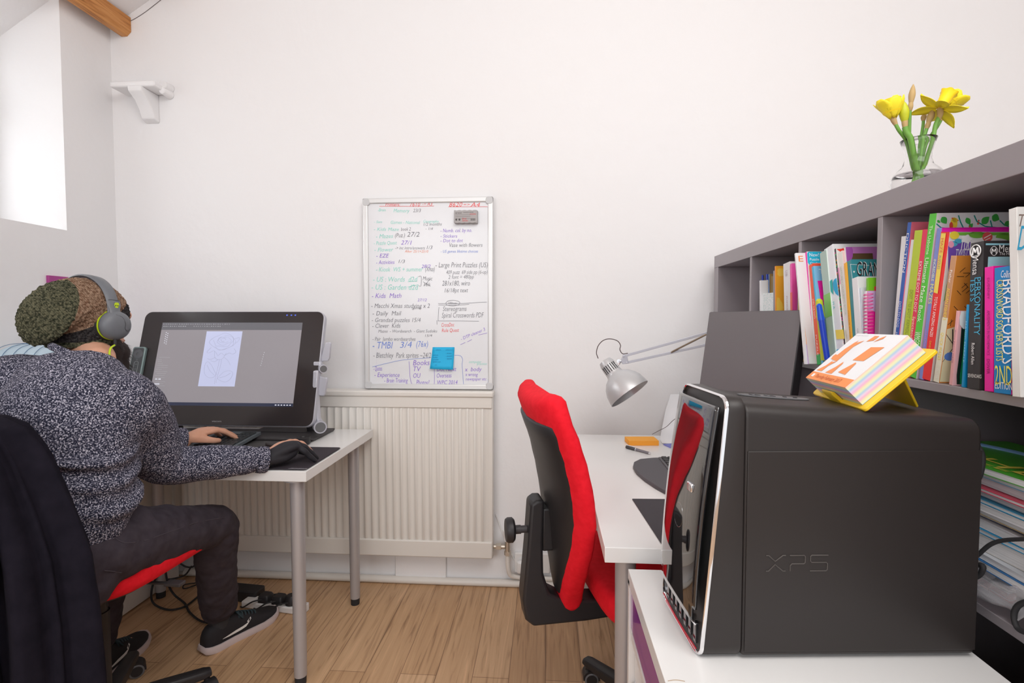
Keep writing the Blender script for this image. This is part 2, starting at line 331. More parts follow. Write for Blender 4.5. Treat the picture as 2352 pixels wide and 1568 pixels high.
# handwriting: (zoom x, zoom y baseline, cap height px, width px, text, colour)
HW = [(218,110,24,112,'Printers:','r'),(405,112,28,78,'7610','r'),(500,104,14,30,'->','r'),(537,106,24,40,'A3','r'),(707,115,30,100,'8620','r'),(815,110,20,50,'=>','r'),(870,115,30,72,'A4','r'),
(160,152,22,60,'-Brain','g'),(280,158,26,122,'Memory','g'),(430,157,24,60,'23/3','k'),
(132,240,18,60,'- Sam','g'),(258,246,22,225,'Games - National','g'),(508,238,20,120,'Geography','g'),(510,262,22,140,'1/2 months','k'),(525,292,18,56,'- 1/4','k'),
(130,300,24,190,'- Kids Maze','g'),(337,300,24,75,'book 2','k'),(146,358,30,130,'- Mazes','g'),(292,350,30,76,'(Puz.)','k'),(383,345,34,96,'27/2','k'),
(130,408,26,175,'- Puzzle Quest','g'),(337,405,30,82,'27/1','p'),(134,460,28,145,'- Flower','g'),(292,442,22,228,'-> inc intro/answers','k'),(534,440,26,44,'1/3','k'),(366,466,18,180,'After 25/1+2510','o'),
(148,505,28,97,'- EZE','p'),(148,556,28,140,'- Activities','p'),(318,546,24,50,'1/3','k'),
(146,612,32,360,'- Kiosk  WS + summer','g'),(494,585,24,70,'28/2','p'),(524,610,34,72,'(Xmas)','k'),
(124,690,36,340,'- US : Words  d2d','g'),(112,750,38,358,'- US : Garden d2d','g'),(504,678,28,74,'Music','k'),(512,724,26,52,'16k','k'),
(114,815,34,226,'- Kids  Math','p'),(464,840,20,70,'27/12','p'),(110,890,32,448,'- Macchi Xmas studying x 2','k'),(422,900,18,70,'(games)','k'),
(120,948,32,220,'- Daily  Mail','k'),(114,998,30,374,'- Grandad puzzles 15/4','k'),(118,1044,32,215,'- Clever  Kids','k'),
(164,1080,22,450,'Mazes  - Wordsearch  - Giant Sudoku','k'),(120,1142,28,328,'- Pair  Jumbo wordsearches','k'),(522,1112,18,54,'15/4','k'),
(120,1202,50,155,'- TMBI','b'),(330,1196,44,92,'3/4','b'),(455,1190,44,90,'(76x)','b'),(126,1272,38,442,'- Bletchley  Park sprites ~24/2','k'),
(128,1372,34,152,'- Quotes','p'),(134,1418,32,192,'- Experience','p'),(210,1462,32,180,'- Brain Training','p'),
(430,1330,38,126,'Books','p'),(432,1375,36,58,'TV','p'),(432,1426,34,56,'OU','p'),(455,1480,38,100,'Photos?','p'),
(612,1376,32,150,'Dot Next','p'),(612,1425,32,112,'Overseas','p'),(616,1476,30,155,'WPC 2014','p'),
(640,312,26,240,'- Numb. col. by no.','p'),(640,352,24,128,'- Stickers','p'),(640,388,24,172,'- Dot to dot','p'),(708,424,28,254,'Vase with flowers','k'),(642,468,20,286,'- US games lifetime choices','b'),
(602,580,36,400,'- Large Print Puzzles (US)','k'),(684,632,28,316,'409 puzz  69 side pp (6-up)','k'),(700,668,26,196,'2 font = 480pp','k'),(652,720,36,214,'281x180, wiro','k'),(672,772,30,180,'16/18pt text','k'),
(698,862,18,66,'100mm','k'),(658,915,34,182,'Stereograms','k'),(650,965,36,322,'Spiral Crosswords PDF','k'),(648,1036,28,98,'CrossDoc','r'),(650,1076,26,132,'Rule Quest','r'),
(858,1312,18,96,'computer','g'),(918,1326,16,76,'practice','g'),(826,1376,30,130,'x  body','p'),(830,1412,26,96,'x wrong','p'),(834,1446,22,158,'newspaper etc','p'),(1012,1474,14,38,'sam','b')]
inks = {'r': ('red_handwriting', (.85, .06, .06)), 'g': ('green_handwriting', (.26, .74, .63)), 'k': ('black_handwriting', (.20, .20, .23)), 'p': ('purple_handwriting', (.27, .13, .66)), 'b': ('blue_handwriting', (.16, .26, .72)), 'o': ('orange_handwriting', (.9, .28, .13))}
zb = {k: nb() for k in inks}; S3 = 3.336
for zx, zy, h, wd, s, c in HW:
    p = bp(820+zx/S3, 440+zy/S3, .0008); q = bp(820+(zx+wd)/S3, 440+(zy-random.uniform(-2, 4))/S3, .0008)
    if s == 'sam': q = bp(820+zx/S3, 440+(zy-wd)/S3, .0008)
    e = (q-p); L = e.length; e.normalize(); u = V((0, -1, 0)).cross(e)
    bm = nb(); text(bm, s, mframe(p, e, u, e.cross(u)), h/S3*.0021, L, shear=.22, off=-.006)
    obj('handwritten_words', bm, mat('marker_'+inks[c][0], inks[c][1], .5), WB)
def stroke(c, pts, r=.0008): obj('marker_line', tube(nb(), [bp(820+a/S3, 440+b/S3, .0006) for a, b in pts], r, 5, 4), mat('marker_'+inks[c][0], inks[c][1], .5), WB)
stroke('r', [(172,112),(320,112),(450,113),(590,110)]); stroke('r', [(700,116),(830,116),(1004,115)])
stroke('k', [(622,857),(800,856),(994,845)]); stroke('k', [(624,868),(760,870),(860,862)])
stroke('k', [(680,853),(700,836),(745,832),(785,845),(780,865),(735,875),(690,868),(680,853)])
stroke('k', [(628,884),(624,940),(622,985),(636,990),(780,990),(934,992)]); stroke('k', [(612,985),(614,1018)])
stroke('k', [(470,652),(492,650),(490,720),(472,720)]); stroke('k', [(512,724),(560,670)]); stroke('k', [(506,690),(562,722)])
stroke('g', [(390,690),(462,684)]); stroke('g', [(390,730),(470,712)])
stroke('b', [(118,1342),(240,1312),(360,1288),(560,1272)]); stroke('b', [(748,1252),(790,1256),(808,1280),(806,1330),(812,1420),(818,1488)])
stroke('p', [(398,1300),(404,1360),(408,1430),(424,1488)]); stroke('p', [(592,1355),(594,1420),(592,1494)])
stroke('p', [(792,1172),(830,1154)]); stroke('p', [(846,1150),(880,1132)]); stroke('p', [(930,1098),(998,1082)])
p = bp(820+800/S3, 440+1140/S3, .0008); q = bp(820+985/S3, 440+1062/S3, .0008); e = (q-p); L = e.length; e.normalize(); u = V((0, -1, 0)).cross(e)
bm = nb(); text(bm, '- DTP cleaner 3', mframe(p, e, u, e.cross(u)), .014, L, shear=.22, off=-.006); obj('handwritten_words', bm, mat('marker_purple_handwriting', (0, 0, 0), .5), WB)
# eraser and sticky note
er = thing('board_eraser', 'grey magnetic board eraser with red print, top right on the whiteboard', 'eraser', bp(1071, 498))
a, b = bp(1045, 514), bp(1098, 485); pts = []
Wd, Hd = b.x-a.x, b.z-a.z
for k in range(29): pts.append((Wd*k/28, -.002*abs(math.sin(math.pi*k/28*4.5))))
for k in range(29): pts.append((Wd*(1-k/28), Hd+.002*abs(math.sin(math.pi*k/28*4.5))))
Me = mframe(V((a.x, BY-.001, a.z)), V((1, 0, 0)), V((0, 0, 1)), V((0, -1, 0)))
obj('eraser_body', prism(nb(), pts, .022, Me), mat('eraser_grey', (.42, .40, .40), .6), er, bevel=.002)
Me2 = Me @ Matrix.Translation((0, 0, .0224)); bm = nb()
text(bm, 'erase', Me2 @ Matrix.Translation((.006, Hd-.014, 0)), .008, .028); text(bm, 'MAGNETIC ERASER', Me2 @ Matrix.Translation((.042, Hd-.011, 0)), .004, .045)
for r_ in range(3): box(bm, .006, Wd-.03, Hd-.020-r_*.008, Hd-.0194-r_*.008, 0, .0002, Me2)
for k in range(9): box(bm, Wd-.030+k*.0024, Wd-.0288+k*.0024, .009, .019, 0, .0002, Me2)
prism(bm, [(.010+.0045*math.cos(t*.524), .014+.0045*math.sin(t*.524)) for t in range(12)], .0002, Me2); prism(bm, [(.024+.0045*math.cos(t*.524), .014+.0045*math.sin(t*.524)) for t in range(12)], .0002, Me2)
obj('eraser_print', bm, mat('dark_print', (.10, .09, .09), .6), er)
bm = nb(); text(bm, '2nd', Me2 @ Matrix.Translation((.035, .015, 0.0002)), .007, .020, shear=.2); text(bm, 'SERIES', Me2 @ Matrix.Translation((.036, .006, 0.0002)), .006, .026, shear=.2); text(bm, 'WONDERS', Me2 @ Matrix.Translation((Wd-.034, Hd-.020, 0.0002)), .006, .028)
obj('red_print', bm, mat('red_print', (.75, .08, .07), .6), er)
st = thing('sticky_note', 'bright blue sticky note with handwriting near the bottom of the whiteboard', 'note', bp(1017, 820))
cs = [bp(994, 797, .002), bp(1044, 797, .002), bp(1042, 848, .012), bp(989, 846, .010)]
bm = nb(); G = []
for j in range(7):
    t = j/6; l = cs[0].lerp(cs[3], t); r = cs[1].lerp(cs[2], t); l.y = BY-.0015-.014*t*t; r.y = BY-.0015-.017*t*t
    G.append([bm.verts.new(l.lerp(r, i/6)) for i in range(7)])
for j in range(6):
    for i in range(6): bm.faces.new((G[j][i], G[j][i+1], G[j+1][i+1], G[j+1][i]))
so = obj('note_sheet', bm, mat('note_blue', (.015, .46, .80), .6), st, smooth=True)
so.modifiers.new('s', 'SOLIDIFY').thickness = .0006
bm = nb()
for px_, py_, s, wd in ((1001,804,'ideas',12),(1024,804,'planner',16),(995,816,'words',12),(995,821,'codes',11),(995,826,'puzzle',13),(995,831,'sudoku now',18),(1024,812,'- brain',13),(1024,818,'- puzzle',14),(1024,824,'- quick',14),(1000,838,'etc.',6)):
    t = (py_-797)/50; p = bp(px_, py_, .0022+.018*t*t+.002); text(bm, s, mframe(p, V((1, 0, 0)), V((0, -.0, 1)), V((0, -1, 0))), .005, wd*.00205, shear=.2)
obj('note_writing', bm, mat('note_ink', (.01, .18, .42), .6), st)
# ================================================================ desks
def table(name, label, x0, x1, y0, y1, legs, zt=.735, th=.034):
    t = thing(name, label, 'desk', ((x0+x1)/2, (y0+y1)/2, 0))
    obj('tabletop', box(nb(), x0, x1, y0, y1, zt-th, zt), WHITE, t, bevel=.0015)
    for lx, ly in legs:
        bm = nb(); cyl(bm, (lx, ly, .028), (lx, ly, zt-th), .0205, .0235, 28)
        l = obj('leg', bm, STEEL, t, smooth=True)
        bm = nb(); cyl(bm, (lx, ly, zt-th-.006), (lx, ly, zt-th), .045, seg=24); obj('mounting_plate', bm, STEEL, l, smooth=True)
        bm = nb(); cyl(bm, (lx, ly, 0), (lx, ly, .030), .018, .019, 24); obj('leg_foot', bm, RUBBER, l, smooth=True)
    return t
table('desk', 'white desk on grey steel legs that carries the large pen display, left', -1.775, -.768, 1.595, 2.238, [(-.822, 1.645), (-.818, 2.134), (-1.695, 2.132), (-1.70, 1.645)])
table('desk', 'white desk beside the red office chair with an empty left edge, against the bookcase', .126, .705, 1.10, 2.20, [(.180, 1.165), (.65, 1.165), (.180, 2.13), (.65, 2.13)])
# ================================================================ office chair builder
def make_chair(label, loc, rz, seat_z, a0, tall=1.0, wsc=1.0, swv=.9):
    """local: x right, y forward, z up, origin on floor under column"""
    t = thing('office_chair', label, 'chair')
    # seat cushion
    N = 48; w_, d_ = .243, .225
    def out(s, z, fr): # superellipse outline; front waterfall
        r = []
        for k in range(N):
            a = 2*math.pi*k/N; c, s_ = math.cos(a), math.sin(a); e = .45
            x = w_*s*math.copysign(abs(c)**e, c); y = .02+d_*s*math.copysign(abs(s_)**e, s_)
            r.append(V((x, y, z - (.030*max(0, (y-.10)/.14)**2 if fr else .02*max(0, (y-.10)/.14)**2) + .016*(x/w_)**2*(1 if fr else .3))))
        return r
    z = seat_z
    bm = rings(nb(), [out(.90, z-.074, 0), out(.97, z-.067, 0), out(1, z-.050, 0), out(1.0, z-.022, 1), out(.975, z-.008, 1), out(.92, z-.001, 1), out(.75, z, 1), out(.4, z-.004, 1), out(.1, z-.006, 1)])
    obj('seat', bm, RED, t, smooth=True, sharp=80)
    bm = rings(nb(), [out(.55, z-.104, 0), out(.80, z-.090, 0), out(.90, z-.0745, 0)]); obj('seat_shell', bm, BLACK, t, smooth=True)
    # backrest: rings along height; local y at back ~ -.22
    H = .56*tall; zb0 = z-.075
    def prof(u):  # u 0..1 -> forward offset, half width, z
        def li(v):
            q = u*(len(v)-1); i = min(int(q), len(v)-2); f = q-i; f = f*f*(3-2*f)*.4+f*.6; return v[i]*(1-f)+v[i+1]*f
        return li([-.262, -.272, -.280, -.286, -.294, -.306, -.322, -.342, -.366]), wsc*li([.045, .100, .150, .190, .216, .228, .230, .226, .212]), zb0+H*u
    def sect(u, th, inset=0, fy=0, zo=0, n=36):
        y, hw, zz = prof(u); r = []
        for k in range(n):
            a = 2*math.pi*k/n; c, s_ = math.cos(a), math.sin(a)
            x = (hw-inset)*math.copysign(abs(c)**.45, c); yy = th*math.copysign(abs(s_)**.7, s_)
            r.append(V((x, y+fy+yy+.030*(x/.22)**2, zz+zo+.012*0)))
        return r
    us = [k/18 for k in range(19)]
    rr = []
    for k, u in enumerate(us): rr.append(sect(u, .032))
    def shrink(r, f, dz):
        c = sum(r, V())/len(r); return [V(((p.x-c.x)*f[0]+c.x, (p.y-c.y)*f[1]+c.y, p.z+dz)) for p in r]
    top = rr[-1]; bot = rr[0]
    rr = [shrink(bot, (.80, .45), -.024), shrink(bot, (.93, .8), -.014)] + rr + [shrink(top, (.97, .92), .014), shrink(top, (.88, .66), .026), shrink(top, (.72, .30), .032)]
    for r in rr[-4:]:
        for p in r: p.z += -.028*(1-(p.x/.2)**2)*.6 + .012
    obj('backrest', rings(nb(), rr), RED, t, smooth=True, sharp=80)
    rr = [sect(u, .026, .026, -.011) for u in [.05+.88*k/16 for k in range(17)]]
    rr = [shrink(rr[0], (.85, .8), -.006)] + rr + [shrink(rr[-1], (.93, .85), .008)]
    for r in rr[-3:]:
        for p in r: p.z += -.02*(1-(p.x/.2)**2)*.6
    obj('backrest_shell', rings(nb(), rr), BLACK, t, smooth=True, sharp=80)
    # J shaped support bar
    path = [(-.362, z+.215), (-.378, z+.205), (-.386, z+.09), (-.400, z-.06), (-.392, z-.115), (-.370, z-.135), (-.22, z-.134), (-.08, z-.125),
            (-.08, z-.080), (-.20, z-.075), (-.285, z-.068), (-.325, z-.045), (-.342, z+.01), (-.344, z+.10), (-.340, z+.215)]
    bm = rings(nb(), [[V((xx, y, zz_)) for y, zz_ in path] for xx in (-.036, .036)])
    bar = obj('back_bar', bm, BLACK, t, bevel=.008, seg=3)
    bm = nb(); cyl(bm, (0, -.32, z+.125), (0, -.412, z+.125), .010, seg=14); cyl(bm, (0, -.400, z+.125), (0, -.415, z+.125), .012, seg=14)
    obj('adjuster_bolt', bm, DARK, bar, smooth=True)
    bm = lathe(nb(), [(.012, 0), (.028, .002), (.034, .008), (.034, .020), (.030, .026), (.010, .028)], mframe(V((0, -.416, z+.125)), V((1, 0, 0)), V((0, 0, 1)), V((0, -1, 0))), 24)
    obj('adjuster_knob', bm, BLACK, bar, smooth=True)
    obj('back_bracket', box(nb(), -.03, .03, -.345, -.31, z+.07, z+.19), BLACK, t, bevel=.006)
    bm = box(nb(), -.09, .09, -.12, .10, z-.125, z-.085); obj('tilt_mechanism', bm, DARK, t, bevel=.012, seg=3)
    bm = nb(); tube(bm, [(.08, .0, z-.105), (.17, .01, z-.11), (.22, .02, z-.112)], .005, 8); 
    box(bm, .205, .255, .008, .034, z-.118, z-.108); obj('height_lever', bm, DARK, t, smooth=True, bevel=.002)
    bm = nb(); cyl(bm, (0, 0, .08), (0, 0, z-.13), .025); cyl(bm, (0, 0, .10), (0, 0, z-.20), .029); obj('gas_column', bm, BLACK, t, smooth=True)
    bm = nb(); lathe(bm, [(.045, .055), (.052, .062), (.05, .10), (.035, .118)]); hub = obj('base_hub', bm, BLACK, t, smooth=True)
    for k in range(5):
        a = a0+2*math.pi*k/5; R_ = Matrix.Rotation(a, 4, 'Z')
        bm = rings(nb(), [[R_ @ V((x, y*sy, z_)) for y, z_ in ((-.022, zl), (-.020, zh), (-.012, zh+.006), (.012, zh+.006), (.020, zh), (.022, zl))] for x, zl, zh, sy in ((.03, .062, .10, 1.15), (.15, .064, .094, 1.05), (.262, .066, .084, .95), (.283, .068, .078, .8))])
        lg = obj('base_leg', bm, BLACK, t, bevel=.004)
        c = R_ @ V((.270, 0, 0)); sw = Matrix.Translation(c) @ Matrix.Rotation(a+swv, 4, 'Z')
        bm = nb()
        for s_ in (-1, 1): lathe(bm, [(.021, -.0), (.0235, .002), (.0235, .014), (.021, .016)], sw @ Matrix.Translation((-.010, .006*s_, .0245)) @ Matrix.Rotation(math.radians(-90*s_), 4, 'X'), 24)
        bm2 = nb()
        for s_ in (-1, 1): lathe(bm2, [(.001, .0158), (.017, .0160), (.0175, .0168), (.001, .0172)], sw @ Matrix.Translation((-.010, .006*s_, .0245)) @ Matrix.Rotation(math.radians(-90*s_), 4, 'X'), 24)
        ca = obj('castor_wheel', bm, mat('castor_grey', (.16, .16, .17), .55), lg, smooth=True)
        # hood
        bm = nb(); hr = [[sw @ V((-.010+.028*math.cos(x), y, .026+.028*math.sin(x))) for x in [math.radians(-10+20*i) for i in range(11)]] + [sw @ V((-.010+.020*math.cos(x), y, .026+.020*math.sin(x))) for x in [math.radians(190-20*i) for i in range(11)]] for y in (-.021, .021)]
        rings(bm, hr); cyl(bm, c+V((0, 0, .045)), c+V((0, 0, .07)), .009)
        obj('castor_hood', bm, BLACK, lg, smooth=True)
        obj('castor_cap', bm2, BLACK, lg, smooth=True)
    t.location = loc; t.rotation_euler = (0, 0, rz)
    return t
CH2 = make_chair('empty red office chair with a black back shell, tucked under the right-hand desk', (.320, 1.505, 0), math.radians(-77), .515, math.radians(131+77), 1.0)
# ================================================================ drawer unit with purple drawer
cx0, cx1, cy0, cy1, cz = .172, .668, .46, 1.078, .70
du = thing('drawer_unit', 'white drawer unit with a purple top drawer carrying the computer tower', 'drawer unit', ((cx0+cx1)/2, .77, 0))
bm = nb(); box(bm, cx0, cx1, cy0, cy1, cz-.029, cz); obj('unit_top', bm, WHITE, du, bevel=.001)
bm = nb(); box(bm, cx0, cx1, cy1-.018, cy1, .03, cz-.018); box(bm, cx0, cx1, cy0, cy0+.018, .03, cz-.018); box(bm, cx1-.012, cx1, cy0, cy1, .03, cz-.018); box(bm, cx0+.01, cx1, cy0, cy1, .03, .05)
obj('carcass', bm, WEDGE, du, bevel=.001)
PUR = mat('purple_gloss', (.30, .02, .36), .2, coat=.5)
zt = cz-.029
for k, h in enumerate((.090, .105, .105, .16, .16)):
    d = obj('drawer', box(nb(), cx0+(.004 if k == 0 else .012), cx0+.030, cy0+.022, cy1-.019, zt-h+.003, zt-.001), PUR if k == 0 else WHITE, du, bevel=.002, label='purple drawer front' if k == 0 else None)
    if k: obj('drawer_pull', box(nb(), cx0+.004, cx0+.013, cy0+.024, cy1-.022, zt-.020, zt-.004), WEDGE, d, bevel=.002)
    zt -= h
bm = nb(); tube(bm, [at(1534, 1563, Z=cz+.0005), at(1550, 1561, Z=cz+.0005), at(1562, 1562, Z=cz+.0005), at(1573, 1564, Z=cz+.0005)], .0005, 5)
obj('surface_scratch', bm, mat('scratch', (.45, .33, .22), .7), du)
# ================================================================ PC tower
pc = thing('computer_tower', 'large black computer tower with a glossy chrome-edged front on the white drawer unit', 'computer', (.44, .9, cz))
Mp = Matrix.Translation((.235, .788, cz)) @ Matrix.Rotation(math.radians(4.6), 4, 'Z')   # x: along side towards rear, y: to far side, z up
D, W_, Hf, Hr = .430, .188, .400, .368
SAT = mat('satin_black', (.026, .021, .020), .42, spec=.5)
def pcbox(x0, x1, y0, y1, m, name, zb=.006, rt=.022, par=pc, d=0):
    # side profile with sloping top, rounded near/far top edges
    rr = []
    for x in (x0, (x0+x1)/2, x1):
        zt_ = Hf+(Hr-Hf)*x/D + d; r = []
        r += [(y0, zb), (y0, zt_-rt)]
        for k in range(1, 6): a = math.pi/2*k/6; r.append((y0+rt-rt*math.cos(a), zt_-rt+rt*math.sin(a)))
        r += [(y0+rt, zt_), (y1-rt, zt_)]
        for k in range(1, 6): a = math.pi/2*(1-k/6); r.append((y1-rt+rt*math.cos(a), zt_-rt+rt*math.sin(a)))
        r += [(y1, zt_-rt), (y1, zb)]
        rr.append([Mp @ V((x, y, z)) for y, z in r])
    return rings(nb(), rr)
obj('case_body', pcbox(.064, D-.004, .001, W_-.001, SAT, ''), SAT, pc, smooth=True, bevel=.005, seg=3)
obj('side_panel', box(nb(), .068, D-.005, -.0012, .002, .014, Hr-.045, Mp), SAT, pc, bevel=.001)
# embossed letters on the side
bm = nb(); Ms = Mp @ mframe(V((.098, -.0016, .140)), V((1, 0, 0)), V((0, 0, 1)), V((0, -1, 0)))
def seg_(pts): tube(bm, [Ms @ V((a, b, 0)) for a, b in pts], .0009, 6, 1)
h = .024
seg_([(0, h), (.004, h), (.014, .015), (.026, h), (.030, h)]); seg_([(0, 0), (.004, 0), (.014, .010), (.026, 0), (.030, 0)])
seg_([(.036, h), (.058, h), (.060, h-.002), (.060, .013), (.058, .011), (.040, .011), (.037, .008), (.037, 0)])
seg_([(.095, h), (.070, h), (.068, h-.002), (.068, .015), (.070, .013), (.092, .013), (.094, .011), (.094, .002), (.092, 0), (.067, 0)])
obj('embossed_letters', bm, mat('satin_black_edge', (.085, .075, .070), .28), pc, smooth=True)
# front: outline in (y,z), x bulges outwards and recedes towards the bottom
def fx(y, z):   # how far in front (negative x) the fascia is
    v = z/Hf; u_ = (y-W_/2)/(W_/2)
    return .004 + .034*max(0, v)**1.25 - .0035*(1-u_**4) - .006*math.sin(math.pi*min(1, max(0, v)))
def outline(i, n=7, r=.024, zb=.0, zt=Hf+.004):
    return rrect(i, W_-i, zb+i, zt-i, max(.004, r-i*.6), n)
def fring(i, dx): return [Mp @ V((fx(y, z)+dx, y, z)) for y, z in outline(i)]
def oback(x, i=0): return [Mp @ V((x, y, z)) for y, z in outline(i)]
obj('front_shroud', rings(nb(), [oback(.0625), oback(.060, -.0006), fring(-.0006, .004), fring(.001, .002)]), SAT, pc, smooth=True, sharp=50)
obj('chrome_rim', rings(nb(), [fring(-.0012, .002), fring(-.0012, -.001), fring(.0006, -.003), fring(.0022, -.002), fring(.0026, .004)], cap=False, closed=True), CHROME, pc, smooth=True, sharp=60)
def fgrid(y0, y1, z0, z1, dx, cut, ny=16, nz=44, th=.004):
    bm = nb(); G = {}
    for j in range(nz+1):
        for i in range(ny+1):
            y = y0+(y1-y0)*i/ny; z = z0+(z1-z0)*j/nz
            if not cut(y, z): continue
            G[i, j] = bm.verts.new(Mp @ V((fx(y, z)+dx, y, z)))
    for j in range(nz):
        for i in range(ny):
            q = [(i, j), (i+1, j), (i+1, j+1), (i, j+1)]
            if all(k in G for k in q): bm.faces.new([G[k] for k in q])
    return bm
GLOSS = mat('piano_black', (.010, .010, .012), .03, spec=1.0, coat=1.0)
obj('front_recess', fgrid(.005, W_-.005, .008, Hf-.006, .010, lambda y, z: True), mat('vent_dark', (.03, .03, .03), .5), pc, smooth=True)
# glossy door: covers from z .085(near)/.10 up
dz0 = .052
bm = fgrid(.0085, W_-.0085, dz0, Hf-.012, -.006, lambda y, z: not (z < dz0+.02 and (y < .014 or y > W_-.014)))
dr = obj('glossy_door', bm, GLOSS, pc, smooth=True); dr.modifiers.new('s', 'SOLIDIFY').thickness = .004
def fline(pts, r, name, m, par, dx=-.0075):
    bm = nb(); tube(bm, [Mp @ V((fx(y, z)+dx, y, z)) for y, z in pts], r, 6, 4); return obj(name, bm, m, par, smooth=True)
for z in (.345, .303, .262): fline([(.0085+(W_-.017)*k/6, z) for k in range(7)], .0007, 'bay_seam', mat('seam', (.002, .002, .002), .8), dr)
fline([(.009+(W_-.018)*k/6, dz0+.0) for k in range(7)], .0014, 'door_edge', CHROME, dr)
yc, zc = .098, .190
fline([(yc+.020*math.cos(a), zc+.020*math.sin(a)) for a in [math.pi*2*k/24 for k in range(25)]], .0011, 'emblem_ring', CHROME, pc, -.009)
bm = nb()
for px_, s in ((.106, 'D'), (.1005, 'E'), (.095, 'L'), (.0885, 'L')):
    y = yc+(px_-.0975)*1.5
    text(bm, s, Mp @ mframe(V((fx(y, zc)-.0095, y+.003, zc-.0045)), V((0, -1, 0)), V((0, 0, 1)), V((-1, 0, 0))), .009, .007, off=.01)
obj('emblem_lettering', bm, CHROME, pc)
# card reader
yc, zc = .108, .372
bm = nb(); pts = [(yc+.055*math.cos(a)*1.0, zc+.0165*math.sin(a)) for a in [math.pi*2*k/40 for k in range(40)]]
vs = [bm.verts.new(Mp @ V((fx(y, z)-.0072, y, z))) for y, z in pts]; bm.faces.new(vs)
rd = obj('card_reader', bm, mat('reader_grey', (.22, .24, .28), .15), pc)
bm = nb()
for y, z, wy, hz in ((.139, .380, .026, .0045), (.139, .371, .026, .006), (.103, .378, .018, .005), (.103, .369, .018, .005)): box(bm, fx(y, z)-.009, fx(y, z)-.006, y-wy/2, y+wy/2, z-hz/2, z+hz/2, Mp)
obj('card_slots', bm, mat('slot_dark', (.01, .01, .01), .6), rd)
obj('blue_strip', box(nb(), fx(.1, .36)-.009, fx(.1, .36)-.006, .090, .114, .357, .364, Mp), mat('reader_blue', (.01, .28, .55), .5), rd)
obj('door_latch', box(nb(), fx(.06, .25)-.013, fx(.06, .25)-.004, .050, .070, .243, .257, Mp), CHROME, pc, bevel=.002)
bm = nb()
for k in range(7):
    y = .024+k*.022; box(bm, .002, .012, y, y+.010, .012, .044, Mp)
obj('lower_grille', bm, GLOSS, pc, bevel=.001)
bm = nb(); tube(bm, [Mp @ V((fx(y, .012)-.004, y, .012)) for y in (.012, .06, .12, .176)], .0012, 6); obj('red_trim', bm, mat('red_trim', (.5, .01, .03), .3), pc)
# top tray with ports
zt_ = lambda x: Hf+(Hr-Hf)*x/D
Mt = Mp @ mframe(V((.155, .108, zt_(.155)+.0006)), V((1, 0, (Hr-Hf)/D)).normalized(), V((0, 1, 0)), V((.07, 0, 1)).normalized()) @ Matrix.Rotation(math.radians(0), 4, 'Z')
bm = prism(nb(), [(.006+.062*math.cos(a)**1 if True else 0, .030*math.sin(a)*.55) for a in [math.pi*2*k/28 for k in range(28)]], .0015, Mt)
pt = obj('port_strip', bm, mat('port_grey', (.16, .16, .17), .35), pc, smooth=False)
bm = nb()
for k in range(2): box(bm, -.034+k*.026, -.018+k*.026, -.005, .005, .0012, .0022, Mt)
for k in range(2): cyl(bm, Mt @ V((.026+k*.018, 0, .0012)), Mt @ V((.026+k*.018, 0, .0024)), .0035)
obj('port_openings', bm, INK, pt)
bm = nb()
for k in range(2): box(bm, -.032+k*.026, -.028+k*.026, -.004, .004, .0022, .003, Mt)
obj('port_contacts', bm, CHROME, pt)
# cables behind the tower
for i, (pts, r, lab) in enumerate((
    ([(2225, 1020, .700, .84), (2244, 1024, .702, .84), (2256, 1050, .705, .84), (2250, 1090, .70, .85), (2232, 1122, .69, .86)], .0045, 'thick black cable looping out behind the top of the computer tower'),
    ([(2226, 1288, .685, .86), (2245, 1275, .69, .84), (2275, 1250, .695, .83), (2310, 1240, .70, .82), (2380, 1237, .70, .80)], .0032, 'black cable running from the back of the tower across the magazine pile'),
    ([(2226, 1330, .685, .86), (2250, 1320, .69, .84), (2258, 1300, .69, .84), (2240, 1298, .69, .85), (2222, 1312, .68, .86)], .004, 'short black cable curled low behind the computer tower'),
    ([(2400, 1375, .70, .72), (2350, 1384, .70, .75), (2332, 1400, .70, .76), (2330, 1425, .70, .76), (2345, 1448, .70, .755), (2400, 1462, .70, .72)], .0040, 'black cable loop hanging at the right edge in front of the lower shelf'))):
    bm = nb(); tube(bm, [at(a, b, X=c) for a, b, c, d in pts], r, 10)
    tag(obj('power_cable', bm, RUBBER, smooth=True), lab, 'cable', None)
# ================================================================ desk calendar on the tower
ca = thing('calendar_stand', 'yellow plastic stand propped on the computer tower holding the calendar block', 'stand')
YEL = mat('yellow_plastic', (.88, .58, .02), .35)
Zt = cz+zt_(.25)
O = at(1994, 944, Z=Zt); Fp = at(1873, 905, Z=Zt-.002)
ey = (Fp-O); Wc = ey.length; ey.normalize()
tp = at(2160, 808, Y=O.y-.010); ex = tp-O; ex = (ex-ey*ex.dot(ey)); Lc = ex.length; ex.normalize(); ez = ex.cross(ey)
if ez.z < 0: ez = -ez
ca.location = O; Mc = mframe(O, ex, ey, ez)   # x up-slope, y to far side, z normal
obj('stand_plate', prism(nb(), rrect(-.003, Lc, 0, Wc, .006), .006, Mc), YEL, ca, bevel=.0015)
bm = nb(); pr = [(0, 0), (.030, 0), (.026, .012), (.014, .020), (.002, .030), (-.002, .026), (-.004, .012)]
